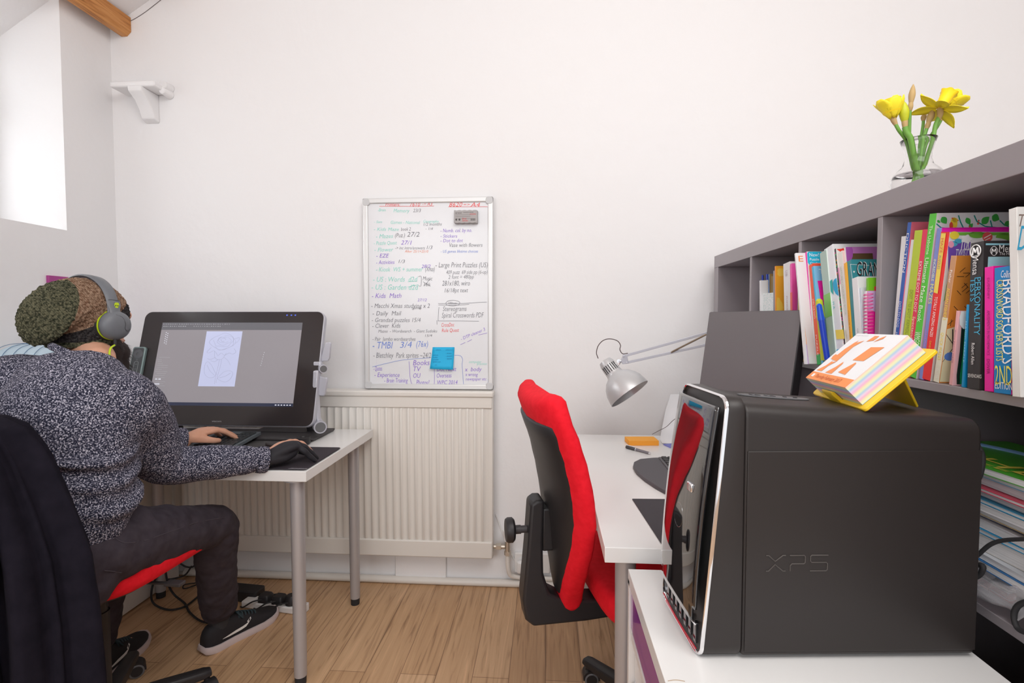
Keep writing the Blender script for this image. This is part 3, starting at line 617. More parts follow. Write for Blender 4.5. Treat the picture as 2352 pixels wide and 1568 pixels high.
# front curved lip
bm = rings(nb(), [[Mc @ V((x, y, z)) for x, z in ((-.003, .004), (-.004+.0, .024), (-.001, .028), (.002, .024), (.003, .004))] for y in (Wc*.40, Wc*.60)])
obj('stand_lip', bm, YEL, ca, bevel=.001)
kt = Mc @ V((Lc*.62, Wc*.16, 0)); kt2 = Mc @ V((Lc*.62, Wc*.62, 0))
kb = at(2106, 936, Z=Zt-.006); kb2 = at(2034, 914, Z=Zt-.006)
nrm = (kb-kt).cross(kt2-kt).normalized()*.004
bm = rings(nb(), [[kt, kt2, kb2, kb], [kt+nrm, kt2+nrm, kb2+nrm, kb+nrm]]); obj('kickstand', bm, YEL, ca, bevel=.001)
cb = thing('calendar_block', 'tear-off calendar block with orange puzzle shapes on its white top page', 'calendar', O)
PX, PY, PZz = Lc*.90, Wc*.80, .036; x0_, y0_ = .004, Wc*.07
STR = mat('rainbow_page_edges', (1, 1, 1), .7); nt = STR.node_tree; tc = nt.nodes.new('ShaderNodeTexCoord'); mpn = nt.nodes.new('ShaderNodeSeparateXYZ')
fr = nt.nodes.new('ShaderNodeMath'); fr.operation = 'MULTIPLY'; fr.inputs[1].default_value = 68.0; f2 = nt.nodes.new('ShaderNodeMath'); f2.operation = 'FRACT'
nt.links.new(tc.outputs['Object'], mpn.inputs[0]); nt.links.new(mpn.outputs['Z'], fr.inputs[0]); nt.links.new(fr.outputs[0], f2.inputs[0])
nt.links.new(ramp(nt, f2.outputs[0], [(0, (.85, .45, .65)), (.2, (.75, .62, .80)), (.4, (.42, .60, .80)), (.6, (.75, .82, .55)), (.8, (.90, .70, .50)), (1, (.85, .45, .65))]), nt.nodes['Principled BSDF'].inputs['Base Color'])
pb = link(bpy.data.objects.new('page_block', bpy.data.meshes.new('page_block')))
bm = box(nb(), x0_, x0_+PX, y0_, y0_+PY, .0065, .0065+PZz); bm.to_mesh(pb.data); bm.free(); pb.data.materials.append(STR)
pb.matrix_world = Mc; set_parent(pb, cb)
pb.matrix_parent_inverse = full_mat(cb).inverted()
zc_ = .0065+PZz+.0003
obj('top_page', box(nb(), x0_, x0_+PX, y0_, y0_+PY, zc_-.0002, zc_, Mc), mat('page_white', (.85, .85, .87), .6), cb)
OR = mat('calendar_orange', (.90, .31, .10), .6)
bm = box(nb(), x0_, x0_+PX*.15, y0_, y0_+PY, zc_, zc_+.0003, Mc)
def cpoly(pts):  # pts (u along width left->right as seen, v up the page) in 0..1
    vs = [bm.verts.new(Mc @ V((x0_+PX*v, y0_+PY*(1-u), zc_+.0005))) for u, v in pts]; bm.faces.new(vs)
cpoly([(.27, .40), (.08, .44), (.05, .50), (.07, .54), (.12, .53), (.13, .66), (.18, .80), (.22, .86), (.22, .80), (.34, .86), (.26, .72)])
cpoly([(.56, .47), (.78, .48), (.86, .76), (.62, .74)])
cpoly([(.05, .18), (.19, .18), (.20, .30), (.27, .40), (.18, .38), (.17, .42), (.14, .30)])
cpoly([(.30, .17), (.46, .17), (.45, .38), (.42, .42), (.38, .30)]); cpoly([(.55, .22), (.74, .20), (.70, .42), (.67, .44)])
cpoly([(.40, .84), (.44, .96), (.53, .96), (.52, .87)]); cpoly([(.55, .84), (.59, .92), (.66, .97), (.66, .91)])
obj('orange_print', bm, OR, cb)
bm = nb(); Mx = mframe(Mc @ V((x0_+PX*.045, y0_+PY*.82, zc_+.0006)), -ey, ex, ez)
text(bm, 'Thursday February 2017', Mx, .0085, PY*.62)
obj('date_lettering', bm, mat('calendar_dark_orange', (.60, .12, .03), .6), cb)
bm = nb(); box(bm, x0_+PX*.05, x0_+PX*.11, y0_+PY*.87, y0_+PY*.92, zc_+.0003, zc_+.0007, Mc)
obj('date_icon', bm, mat('page_white', (.85, .85, .87), .6), cb)
bm = nb()
for y in (.66, .60, .56): text(bm, 'arrange the pieces', mframe(Mc @ V((x0_+PX*.95, y0_+PY*.99, zc_+.0006)), -ey, ex, ez), .0025, PY*.3); break
obj('small_print', bm, mat('pale_print', (.55, .55, .58), .6), cb)
# ================================================================ monitor on right desk
mo = thing('monitor', 'slim dark-grey monitor switched off, standing behind the computer tower', 'monitor', (.63, 1.58, .735))
A_, B_ = at(1630, 716, Y=1.74), at(1843, 712, Y=1.42)
ew = (B_-A_); ew.z = 0; Wm = ew.length; ew.normalize(); out = V((-ew.y, ew.x, 0)); out = out if out.x < 0 else -out
up = (V((0, 0, 1)) - out*.150).normalized(); up = V((out.x*.0, 0, 0)) + (V((0, 0, 1)) + out*.15).normalized()*-1
up = -up  # pointing down vector tilted towards the user: build from the top edge downwards
dn = -(V((0, 0, 1)) - out*.15).normalized()
nn = ew.cross(dn); nn = nn if nn.dot(out) > 0 else -nn
Mm = mframe(A_, ew, dn, nn)
obj('monitor_case', prism(nb(), rrect(0, Wm, 0, .335, .004), -.028, Mm), BLACK, mo, bevel=.003)
obj('screen', prism(nb(), rrect(.0015, Wm-.0015, .0015, .333, .003), .0015, Mm), mat('screen_off', (.15, .135, .14), .28, spec=.6), mo)
obj('stand_neck', box(nb(), .615, .655, 1.565, 1.615, .745, .93), BLACK, mo, bevel=.004)
obj('stand_foot', box(nb(), .56, .70, 1.48, 1.68, .7355, .748), BLACK, mo, bevel=.004)
# ================================================================ desk lamp
la = thing('desk_lamp', 'silver architect lamp reaching over the right-hand desk from behind the monitor', 'lamp', (.655, 1.95, .735))
LY = 1.98
LS = mat('lamp_silver', (.58, .58, .59), .35, .35)
hc = at(1396, 838, Y=LY); hm = at(1424, 886, Y=LY); ax = (hm-hc); ax = (ax+V((.012, -.035, 0))).normalized()
Ml = mframe(hc, *(lambda a: (frame(a)[0], frame(a)[1], a))(ax))
prof = [(.010, -.022), (.024, -.018), (.0285, -.006), (.030, .010), (.031, .040), (.034, .048), (.052, .060), (.066, .078), (.076, .100), (.081, .128), (.0815, .136), (.0800, .136), (.0790, .128), (.074, .102), (.064, .081), (.050, .064), (.032, .052), (.012, .050)]
sh = obj('lamp_shade', lathe(nb(), prof, Ml, 48), LS, la, smooth=True, sharp=50)
bm = nb()
camdir = (V((0, 0, CZ))-hc).normalized(); lx, ly = Ml.to_3x3().inverted() @ camdir, None; a0 = math.atan2(lx.y, lx.x)
for k in range(-3, 4):
    a = a0+k*.30; c_, s_ = math.cos(a), math.sin(a)
    box(bm, .0285, .0312, -.0016, .0016, .004, .034, Ml @ Matrix.Rotation(a, 4, 'Z'))
obj('vent_slots', bm, INK, sh)
bm = nb(); ell(bm, Ml @ V((0, 0, .088)), (.024, .024, .024)); cyl(bm, Ml @ V((0, 0, .050)), Ml @ V((0, 0, .075)), .013)
obj('light_bulb', bm, mat('frosted_bulb', (.85, .85, .88), .25), sh, smooth=True)
bm = nb(); lathe(bm, [(.0775, .128), (.073, .102), (.063, .082), (.049, .0655), (.03, .055)], Ml, 48); 
j1 = at(1437, 825, Y=LY); js = at(1408, 844, Y=LY)
bm = nb(); tube(bm, [at(1412, 846, Y=LY), at(1420, 838, Y=LY), at(1427, 828, Y=LY)], .0035, 8); cyl(bm, at(1421, 829, Y=LY-.008), at(1421, 829, Y=LY+.010), .007); obj('swivel_joint', bm, CHROME, la, smooth=True)
bm = nb(); jp = [at(a, b, Y=LY) for a, b in ((1426, 828), (1432, 813), (1440, 815), (1443, 834), (1430, 836))]
rings(bm, [[p+V((0, d, 0)) for p in jp] for d in (-.008, .008)])
for a, b in ((1433, 817), (1440, 832), (1423, 830)): cyl(bm, at(a, b, Y=LY-.012), at(a, b, Y=LY+.012), .0035)
obj('joint_plate', bm, SILVER, la, bevel=.001)
e1, e2 = at(1648, 758, Y=LY-.02), at(1660, 782, Y=LY-.02)
for a, b in (((1435, 817), (1650, 757)), ((1441, 832), (1656, 784))):
    p, q = at(*a, Y=LY), at(*b, Y=LY-.02); s_, u_ = frame(q-p, (0, 0, 1)); bm = nb()
    rings(bm, [[x+s_*i*.0048+u_*j*.0035 for i, j in ((-1, -1), (1, -1), (1, 1), (-1, 1))] for x in (p, q)])
    obj('upper_arm', bm, SILVER, la, bevel=.001)
ctr = at(1660, 770, Y=LY-.02); base = V((.655, 1.95, .735))
obj('elbow_plate', rings(nb(), [[ctr+V((x, d, z)) for x, z in ((-.02, .02), (.02, .02), (.022, -.03), (-.022, -.03))] for d in (-.008, .008)]), SILVER, la, bevel=.002)
for s_ in (-.014, .014):
    bm = nb(); cyl(bm, ctr+V((s_, 0, -.02)), base+V((s_, 0, .07)), .005); obj('lower_arm', bm, SILVER, la, smooth=True)
bm = nb(); cyl(bm, base+V((0, 0, -.02)), base+V((0, 0, .10)), .011); box(bm, base.x-.02, base.x+.02, base.y-.03, base.y+.03, .736, .752); obj('desk_clamp', bm, SILVER, la, smooth=True)
bm = nb()
for d in (-.0035, .0035):
    p, q = at(1541, 809, Y=LY-.012), at(1622, 768, Y=LY-.026); p.y += d; q.y += d
    e = q-p; n_ = 60; s_, u_ = frame(e); tube(bm, [p+e*(k/240)+(s_*math.cos(k*1.57)+u_*math.sin(k*1.57))*.0024 for k in range(241)], .0009, 5, 1)
obj('tension_spring', bm, mat('brass_spring', (.42, .33, .24), .35, .8), la)
bm = nb(); tube(bm, [at(a, b, Y=LY) for a, b in ((1374, 823), (1370, 810), (1374, 794), (1385, 782), (1400, 778), (1417, 782), (1425, 792), (1424, 803), (1430, 812), (1442, 811))], .0016, 8)
obj('lamp_cord', bm, mat('dark_cord', (.09, .06, .06), .5), la, smooth=True)
# ================================================================ small things on right desk
dz = .7352
so = [at(a, b, Z=dz) for a, b in ((1443, 1010), (1512, 1012), (1509, 1024), (1441, 1021))]
c = at(1476, 1018, Z=dz)
Mn = Matrix.Translation(c) @ Matrix.Rotation(math.radians(4), 4, 'Z')
nbk = thing('note_block', 'orange block of sticky notes beside the pen on the right-hand desk', 'notes', c)
obj('note_pad', box(nb(), -.062, .054, -.036, .040, 0, .018, Mn), mat('orange_paper', (.95, .38, .04), .7), nbk, bevel=.0008)
obj('note_cover', box(nb(), -.0622, .0542, -.0362, .0402, .018, .0184, Mn), mat('orange_paper_top', (.96, .42, .05), .7), nbk)
p, q = at(1439, 1026, Z=dz+.006), at(1494, 1041, Z=dz+.005); e = (q-p).normalized()
pn = thing('pen', 'dark capped pen lying on the right-hand desk next to the orange notes', 'pen', p)
bm = nb(); cyl(bm, p, p.lerp(q, .42), .0062, .0058, 14); cyl(bm, p-e*.002, p, .004, .0062, 14); obj('pen_cap', bm, mat('pen_dark', (.06, .055, .06), .25), pn, smooth=True)
bm = nb(); cyl(bm, p.lerp(q, .42), p.lerp(q, .95), .0052, .0046, 14); obj('pen_barrel', bm, mat('pen_smoke', (.20, .18, .20), .25), pn, smooth=True)
bm = nb(); cyl(bm, p.lerp(q, .95), q, .0048, .0036, 14); cyl(bm, p.lerp(q, .40), p.lerp(q, .43), .0066, .0066, 14); obj('pen_ring', bm, CHROME, pn, smooth=True)
bm = nb(); tube(bm, [p+V((0, 0, .0072)), p.lerp(q, .2)+V((0, 0, .0082)), p.lerp(q, .36)+V((0, 0, .0068))], .0014, 6, 3); obj('pen_clip', bm, CHROME, pn, smooth=True)
# paper leaning / hanging at back
pa = thing('paper_sheet', 'printed white sheet propped against the wall behind the computer tower', 'paper', at(1540, 1000, Z=dz))
G = []; bm = nb()
row = [((1530, 914), 2.25), ((1524, 950), 2.235), ((1516, 985), 2.215), ((1502, 1000), 2.14), ((1536, 1021), 2.03)]
pts = [at(1532, 914, Y=2.26), at(1523, 965, Y=2.235), at(1512, 996, Z=.742), at(1498, 1005, Z=.7365), at(1530, 1022, Z=.7365)]
L0 = [V((.545, 2.305, .895)), V((.520, 2.285, .83)), V((.500, 2.25, .77)), V((.482, 2.20, .742)), V((.46, 2.12, .7372)), V((.455, 2.05, .7368))]
for q in L0: G.append([bm.verts.new(q+V((.20*t, -.02*t, .004*t))) for t in (0, .33, .66, 1)])
for a, b in zip(G, G[1:]):
    for i in range(3): bm.faces.new((a[i], a[i+1], b[i+1], b[i]))
so = obj('sheet', bm, PAPER, pa, smooth=True); so.modifiers.new('s', 'SOLIDIFY').thickness = .0006
bm = nb()
for k in range(15):
    t = k/15*3.8+.5; i = int(t); p = L0[i].lerp(L0[i+1], t-i); ww = random.choice((.06, .09, .10, .11))
    d = (L0[i]-L0[i+1]).normalized(); x = V((1, -.1, .02)).normalized(); n_ = x.cross(d)
    box(bm, 0, ww, 0, .0018, .0008, .0012, mframe(p+x*.05, x, d, n_))
obj('printed_lines', bm, mat('pale_print', (.55, .55, .58), .6), pa)
tag(obj('blue_card', box(nb(), -.03, .05, -.035, .04, 0, .004, Matrix.Translation(at(1552, 1026, Z=dz)) @ Matrix.Rotation(.3, 4, 'Z')), mat('periwinkle', (.20, .22, .62), .5), bevel=.0005), 'periwinkle blue card on the desk half hidden by the tower', 'card')
bm = nb(); tube(bm, [at(1498, 997, Z=dz+.004), at(1511, 990, Y=2.20), at(1530, 980, Y=2.15), at(1545, 966, Y=2.1), at(1566, 948, Y=2.05), at(1600, 900, Y=2.0)], .0011, 6)
tag(obj('thin_cable', bm, mat('dark_cord', (.09, .06, .06), .5), smooth=True), 'thin dark cable trailing down to the right-hand desk by the paper', 'cable')
# curved keyboard
kb = thing('keyboard', 'dark curved-edge keyboard on the right-hand desk beside the tower', 'keyboard', (.42, 1.6, dz))
outl = [at(a, b, Z=dz) for a, b in ((1540, 1057), (1500, 1058), (1470, 1061), (1456, 1068), (1454, 1077), (1462, 1090), (1480, 1106), (1505, 1123), (1530, 1137), (1545, 1143))]
pts = [(p.x, p.y) for p in outl] + [(.50, 1.385), (.50, 1.80)]
obj('palm_rest', prism(nb(), pts, .012, Matrix.Translation((0, 0, dz))), mat('keyboard_slate', (.085, .08, .09), .5), kb, bevel=.003)
obj('key_deck', box(nb(), .385, .50, 1.39, 1.79, dz+.011, dz+.0165), mat('keyboard_slate2', (.12, .115, .125), .5), kb, bevel=.002)
n_ = 0
for r_ in range(5):
    for k in range(14):
        y = 1.40+k*.0275
        obj('key', box(nb(), .392+r_*.0205, .410+r_*.0205, y, y+.024, dz+.0166, dz+.0215), BLACK, kb, bevel=.002, seg=1)
mp_ = [at(a, b, Z=dz) for a, b in ((1452, 1147), (1560, 1148), (1560, 1253), (1521, 1253))]
tag(obj('mouse_mat', prism(nb(), [(p.x, p.y) for p in mp_], .003, Matrix.Translation((0, 0, dz))), mat('mat_dark', (.055, .05, .058), .8), bevel=.001), 'dark mouse mat on the right-hand desk, half hidden by the tower', 'mouse mat')
# ================================================================ bookcase
SX = .71; SD = .39; GREY = mat('bookcase_grey', (.30, .27, .287), .25, spec=.5)
bc = thing('bookcase', 'long grey cube bookcase full of puzzle books along the right side', 'bookcase', (SX+SD/2, 1.34, 0))
Yf = 2.262; Ye = Yf-.05-5*.335-4*.016-.05
ob = lambda n, *a: obj(n, box(nb(), *a), GREY, bc, bevel=.0012)
ob('top_board', SX, SX+SD, Ye, Yf, 1.44, 1.49); ob('bottom_board', SX, SX+SD, Ye, Yf, 0, .05)
ob('end_panel', SX+.0005, SX+SD, Yf-.05, Yf, .05, 1.44); ob('end_panel', SX+.0005, SX+SD, Ye, Ye+.05, .05, 1.44)
SZ = [1.44-.335-k*.351 for k in range(4)]      # tops of shelf boards: 1.105, .754, .403, .052
for k in range(3): ob('shelf_board', SX+.001, SX+SD-.001, Ye+.05, Yf-.05, SZ[k]-.016, SZ[k])
DY = [Yf-.05-.335-k*.351 for k in range(3)]+[.794]
ob('light_block_board', SX+SD-.006, SX+SD-.0005, Ye+.01, Yf-.01, .01, 1.48)  # board added to stop light from behind, so the compartments go darker
for y in DY: ob('divider', SX+.001, SX+SD-.001, y-.016, y, .05, 1.44)
ZS = SZ[0]
BOOKS = {}
def oncover(label, px, py, d=.0007):
    P0, u, n, t = BOOKS[label]; q = P0+n*(t+d); r = CF + CR*((px-1176)/F) + CU*((784-py)/F); o = V((0, 0, CZ)); return o + r*((q-o).dot(n)/r.dot(n))
def find(label): return [o for o in bpy.data.objects if o.get('label') == label][0]
def cmat(c): return mat('ink_%02x%02x%02x' % tuple(int(255*v) for v in c), c, .5)
def cov(label, s, p0, p1, h, colr, d=.0009):
    a, b = oncover(label, *p0, d), oncover(label, *p1, d); n = BOOKS[label][2]; e = b-a; L = e.length; e.normalize(); bm = nb()
    text(bm, s, mframe(a, e, n.cross(e), n), h, L); obj('cover_title', bm, cmat(colr), find(label))
def covp(label, shapes, colr, d=.0006):
    for pts in shapes:
        bm = nb(); bm.faces.new([bm.verts.new(oncover(label, x, y, d)) for x, y in pts]); obj('cover_print', bm, cmat(colr), find(label))
def book(label, tl, tw, bl, Xs, depth, spine, cover=None, title=None, tcol=(1, 1, 1), th=.6, ts=.05, tl_=.8, ct=None, ctc=(1, 1, 1), cat='book', group='books standing on the top shelf', zoff=0, bw=None, name='book', extra=None, ctz=.03, cth=.03, cpos=None, spine2=None):
    """tl: top of the far spine edge in px, tw: spine width px, bl: lower point of the same edge"""
    P1, P2 = at(*tl, X=Xs), at(*bl, X=Xs); Pr = at(tl[0]+tw, tl[1], X=Xs)
    t = abs(P1.y-Pr.y); u = (P1-P2).normalized(); z0 = ZS+.0005+zoff
    P0 = P1 - u*((P1.z-z0)/u.z); h = (P1-P0).length; n = V((0, -u.z, u.y))
    ys = [P0.y, P1.y, P0.y-t, P1.y-t]; a_ = DY[3] if tl[0] > 2030 else DY[2] if tl[0] > 1820 else DY[1]; lo, hi = a_+.001, (1.158 if tl[0] > 2030 else a_+.334)
    if min(ys) < lo: P0.y += lo-min(ys)
    elif max(ys) > hi: P0.y -= max(ys)-hi
    P0.z -= t*min(0, u.y); BOOKS[label] = (P0, u, n, t)
    cover = cover or spine; o = thing(name, label, cat, P0, group=group); X1 = V((1, 0, 0)); c = .0012
    mc = mat('cover_%02x%02x%02x' % tuple(int(255*v) for v in cover), cover, .35); ms = mat('cover_%02x%02x%02x' % tuple(int(255*v) for v in spine), spine, .35)
    Mb = mframe(P0, X1, n, u); t = max(t, .004)
    obj('cover', box(box(nb(), 0, depth, 0, c, 0, h, Mb), 0, depth, t-c, t, 0, h, Mb), mc, o)
    bm = box(nb(), -.0004, .0014, 0, t, 0, h, Mb); sp = obj('spine', bm, ms, o, bevel=min(.0015, t*.2))
    if spine2: obj('spine_band', box(nb(), -.0008, .001, .0003, t-.0003, h*spine2[0], h*spine2[1], Mb), mat('c2_'+label[:12], spine2[2], .35), sp)
    obj('pages', box(nb(), .0014, depth-.003, c, t-c, .002, h-.002, Mb), PAGES, o)
    if title:
        bm = nb(); hh = t*th
        p = P0 + u*(h*(1-ts)) + n*(t-hh)/2 + X1*(-.0011)
        if isinstance(title, str): title = [(title, 0, tl_, th, tcol)]
        for s, st_, ln, fh, colr in title:
            bm = nb(); hh = t*fh; p = P0 + u*(h*(1-ts-st_)) + n*(t-hh)/2 + X1*(-.0012)
            text(bm, s, mframe(p, -u, n, V((-1, 0, 0))), hh, h*ln)
            obj('title', bm, mat('ink_%02x%02x%02x' % tuple(int(255*v) for v in colr), colr, .5), sp)
    if ct:
        bm = nb()
        for s, x, z, hh, ww in ct: text(bm, s, mframe(P0+X1*x+u*(h-z)+n*(t+.0006), X1, u, n), hh, ww)
        obj('cover_title', bm, mat('ink_%02x%02x%02x' % tuple(int(255*v) for v in ctc), ctc, .5), o)
    if extra:
        for k, (shape, colr) in enumerate(extra):
            mm_ = mat('print_%02x%02x%02x' % tuple(int(255*v) for v in colr), colr, .5); bm = nb()
            for pts in shape:
                pts = [(min(max(x, .0005), depth-.001), min(max(z, .0005), h-.002)) for x, z in pts]
                try: bm.faces.new([bm.verts.new(P0+X1*x+u*(h-z)+n*(t+.0003+.0001*k)) for x, z in pts])
                except ValueError: pass
                if len(shape) < 30: obj('cover_print', bm, mm_, o); bm = nb()
            if len(shape) >= 30: obj('maze_print', bm, mm_, o)
            else: bm.free()
    return o
def blob(cx, cz, rx, rz, n=20, a0=0, k=0, p=2): return [(cx+rx*math.cos(a)*(1+k*math.cos(p*a)), cz+rz*math.sin(a)*(1+k*math.cos(p*a))) for a in [2*math.pi*i/n for i in range(n)]]
def leaf(cx, cz, L, W, ang):
    r = []
    for i in range(9): t = i/8; r.append((t*L, W*math.sin(math.pi*t**.8)))
    for i in range(7, 0, -1): t = i/8; r.append((t*L, -W*math.sin(math.pi*t**.8)))
    c, s = math.cos(ang), math.sin(ang); return [(cx+x*c-z*s, cz+x*s+z*c) for x, z in r]
def band(x0, z0, x1, z1, w_):
    dx, dz_ = x1-x0, z1-z0; L = math.hypot(dx, dz_); a, b = -dz_/L*w_/2, dx/L*w_/2; return [(x0+a, z0+b), (x1+a, z1+b), (x1-a, z1-b), (x0-a, z0-b)]
def on_spine(o_label, items):
    for o in bpy.data.objects:
        if o.get('label') == o_label:
            sp = [c for c in o.children if c.name.startswith('spine')][0]
            for s, a, b, hh, colr in items:   # a: top-left px, b: right px (same line), horizontal or vertical decided by s
                X_ = sp['px_plane'] if 'px_plane' in sp else None
            return sp
def label_on(sp, X_, s, p0, p1, h, colr, vertical=True):
    a, b = at(*p0, X=X_-.0016), at(*p1, X=X_-.0016); e = (b-a); L = e.length; e.normalize(); n_ = V((-1, 0, 0)); u = n_.cross(e)
    bm = nb(); text(bm, s, mframe(a, e, u, n_), h, L)
    obj('title', bm, mat('ink_%02x%02x%02x' % tuple(int(255*v) for v in colr), colr, .5), sp)
q3 = lambda x, y: (2030+x/3.267, 460+y/3.267)
q2 = lambda x, y: (1640+x/4.9, 540+y/4.9)
W1 = (.82, .82, .83); S = 1/3.267
book('thin white booklet with pale teal spine title, first in the near compartment', q3(78, 420), 30*S, q3(28, 900), .735, .20, W1, title='A Puzzle Collection of Animals', tcol=(.1, .5, .5), th=.35)
book('thin sky blue booklet between two white ones in the near compartment', q3(100, 475), 14*S, q3(44, 1030), .733, .19, (.02, .42, .75))
book('white paperback slightly taller than the blue booklet on its left', q3(133, 275), 36*S, q3(68, 1030), .730, .20, W1)
book('white paperback with a royal blue spine lettered DOT-TO-DOG', q3(180, 170), 29*S, q3(85, 1030), .728, .21, (.03, .12, .48), (.86, .18, .27), [('DUCTION', .02, .25, .6, (.9, .9, .95)), ('DOT-TO-DOG', .46, .17, .6, (.85, .9, 1)), ('JOIN THE DOTS', .66, .25, .35, (.8, .85, 1))], extra=[([[(.03, .0), (.04, .09), (.14, .0)]], (.86, .18, .27)), ([band(.05, .02, .045, .05, .004), band(.06, .02, .065, .06, .003)], (.95, .9, .9))])
book('white paperback wedged behind the lime green dot to dot book', q3(205, 300), 26*S, q3(112, 1030), .730, .19, W1)
book('lime green dot to dot book of famous faces', q3(233, 235), 58*S, q3(145, 1030), .724, .20, (.50, .62, .03), None, 'DOT TO DOT FAMOUS FACES', (.30, .38, .05), .42, .40, .42)
book('crimson dot to dot book of spectacular places', q3(292, 225), 40*S, q3(196, 1030), .724, .20, (.80, .03, .10), None, [('EXTREME DOT TO DOT', .16, .34, .5, (1, .95, .9)), ('Spectacular Places', .53, .30, .5, (1, .85, .6))])
LF = (.06, .45, .07); TE = (.01, .30, .25)
book('tall green-spined maze book with leaves and a yellow parrot on its white cover', q3(345, 110), 54*S, q3(232, 1020), .722, .225, (.10, .60, .04), (.84, .84, .86), [('The', .02, .05, .45, (.85, 1, .7)), ('Usborne', .08, .11, .45, (.85, 1, .7)), ('Ultimate', .21, .15, .55, (1, 1, .9)), ('Maze Book', .38, .22, .55, (1, 1, .9)), ('WMGO', .66, .08, .9, (.9, 1, .8))])
book('periwinkle blue spine of incredible mazes book with a magenta top edge', q3(400, 214), 38*S, q3(283, 1180), .720, .22, (.22, .28, .66), (.80, .01, .42), [('INCREDIBLE', .15, .14, .5, (.95, .95, .6)), ('MAZES', .31, .13, .7, (.98, .95, .3)), ('DAVE PHILLIPS', .62, .15, .35, (.8, .2, .6))],
     )
book('wide yellow and red spine lettered TOTALLY AMAZING MAZES, purple and white cover', q3(430, 242), 67*S, q3(303, 1230), .719, .205, (.86, .02, .015), (.80, .80, .80), [('TOTALLY AMAZING MAZES', .38, .27, .34, (1, .95, .9)), ('DAVE PHILLIPS', .68, .12, .22, (.95, .6, .05))])
sp = on_spine('wide yellow and red spine lettered TOTALLY AMAZING MAZES, purple and white cover', [])
bm = nb(); bm.faces.new([bm.verts.new(at(*q3(x, y), X=.7180)) for x, y in ((431, 246), (466, 246), (404, 700), (374, 690))]); obj('yellow_panel', bm, mat('yellow_print', (.93, .72, .12), .5), sp)
label_on(sp, .7175, 'MAZE', q3(430, 285), q3(418, 395), .006, (.8, .1, .05)); label_on(sp, .7175, 'PUZZLES', q3(413, 415), q3(402, 515), .005, (.15, .15, .3))
mz = []
random.seed(3)
for i in range(90):
    x, z = random.uniform(.004, .085), random.uniform(.02, .17); d = random.choice(((.012, 0), (0, .012), (.008, .008), (-.008, .008))); mz.append(band(x, z, x+d[0], z+d[1], .0011))
book('orange maze covered book with yellow spine lettering QUICK MAZES', q3(505, 422), 44*S, q3(400, 1180), .717, .20, (.62, .32, .16), (.72, .27, .045), [('Fisher', .06, .10, .4, (1, .95, .9)), ("ADRIAN FISHER'S", .20, .25, .5, (.98, .75, .08)), ('QUICK MAZES', .55, .22, .5, (.98, .75, .08)), ('DOVER', .84, .08, .4, (.95, .9, .85))], extra=[(mz, (.10, .05, .02)), ([[(0, .13), (.03, .12), (.06, .14), (.06, .25), (0, .25)]], (.78, .76, .50)), ([band(.0, .14, .04, .19, .002), band(.035, .13, .0, .19, .002), band(.01, .13, .02, .2, .002)], (.05, .05, .05)), ([blob(.025, .15, .010, .006, 12), blob(.012, .18, .010, .008, 12)], (.1, .25, .7))], spine2=(0, .52, (.80, .78, .62)))
book('pink paperback with a big curling green and black wave on its cover', q3(545, 830), 24*S, q3(495, 1330), .712, .16, (.82, .42, .44), (.86, .48, .50), [('Arrow Parlors MAZE', .2, .45, .35, (.25, .1, .15))], extra=[([blob(.028, .07, .026, .085, 24, k=.18, p=3)], (.01, .03, .02)), ([blob(.03, .075, .022, .078, 24, k=.18, p=3)], (.01, .38, .12)), ([blob(.012, .012, .012, .02, 10)], (.9, .9, .88))])
book('narrow bright blue book pressed against the black personality tests book', q3(622, 782), 20*S, q3(584, 1370), .711, .16, (.01, .30, .62), None, [('MAGIC PUZZLE', .15, .5, .4, (.4, .75, .95))])
book('thick black book of personality tests with blue spine lettering', q3(655, 322), 97*S, q3(626, 1390), .709, .17, (.030, .026, .028), None, None,
     extra=None)
book('pale blue paperback mostly hidden behind the pink one', q3(760, 428), 24*S, q3(758, 1400), .716, .17, (.35, .62, .70), None, None, ct=[('M', .055, .025, .012, .012)], ctc=(.1, .2, .3))
book('hot pink paperback of mathematical amusements', q3(757, 503), 66*S, q3(756, 1430), .708, .165, (.90, .01, .38), None, [('DUDENEY', .04, .17, .24, (.3, .0, .12)), ("AMUSEMENTS IN MATHEMATICS", .30, .36, .30, (.28, .0, .12)), ('DOVER', .69, .12, .32, (.25, .0, .1))])
book('thick blue crossword book, second edition, with white and yellow lettering', q3(831, 508), 130*S, q3(826, 1455), .706, .16, (.01, .24, .60), (.80, .05, .35), None)
sp = on_spine('thick blue crossword book, second edition, with white and yellow lettering', [])
label_on(sp, .706, "CROSSWORD SOLVER'S LISTS", q3(846, 600), q3(843, 1205), .012, (.95, .85, .15))
label_on(sp, .706, "BRADFORD'S", q3(888, 598), q3(888, 1226), .0215, (.96, .96, .96))
label_on(sp, .706, 'Collins', q3(876, 578), q3(958, 580), .011, (.93, .93, .95))
label_on(sp, .706, '2ND', q3(834, 1378), q3(962, 1388), .030, (.95, .85, .15)); label_on(sp, .706, 'EDITION', q3(834, 1410), q3(962, 1424), .011, (.95, .95, .95))
sp = on_spine('thick black book of personality tests with blue spine lettering', [])
label_on(sp, .709, 'Mensa', q3(669, 418), q3(665, 560), .0115, (.93, .93, .93)); label_on(sp, .709, 'PERSONALITY', q3(684, 580), q3(676, 1010), .0120, (.07, .45, .70)); label_on(sp, .709, 'Robert Allen', q3(658, 1070), q3(655, 1230), .0065, (.88, .88, .88))
label_on(sp, .709, 'TESTS', q3(650, 585), q3(648, 760), .010, (.07, .45, .70)); label_on(sp, .709, 'SEVENOAKS', q3(630, 1325), q3(732, 1335), .006, (.9, .9, .9))
bm = nb(); c = at(*q3(688, 382), X=.707); 
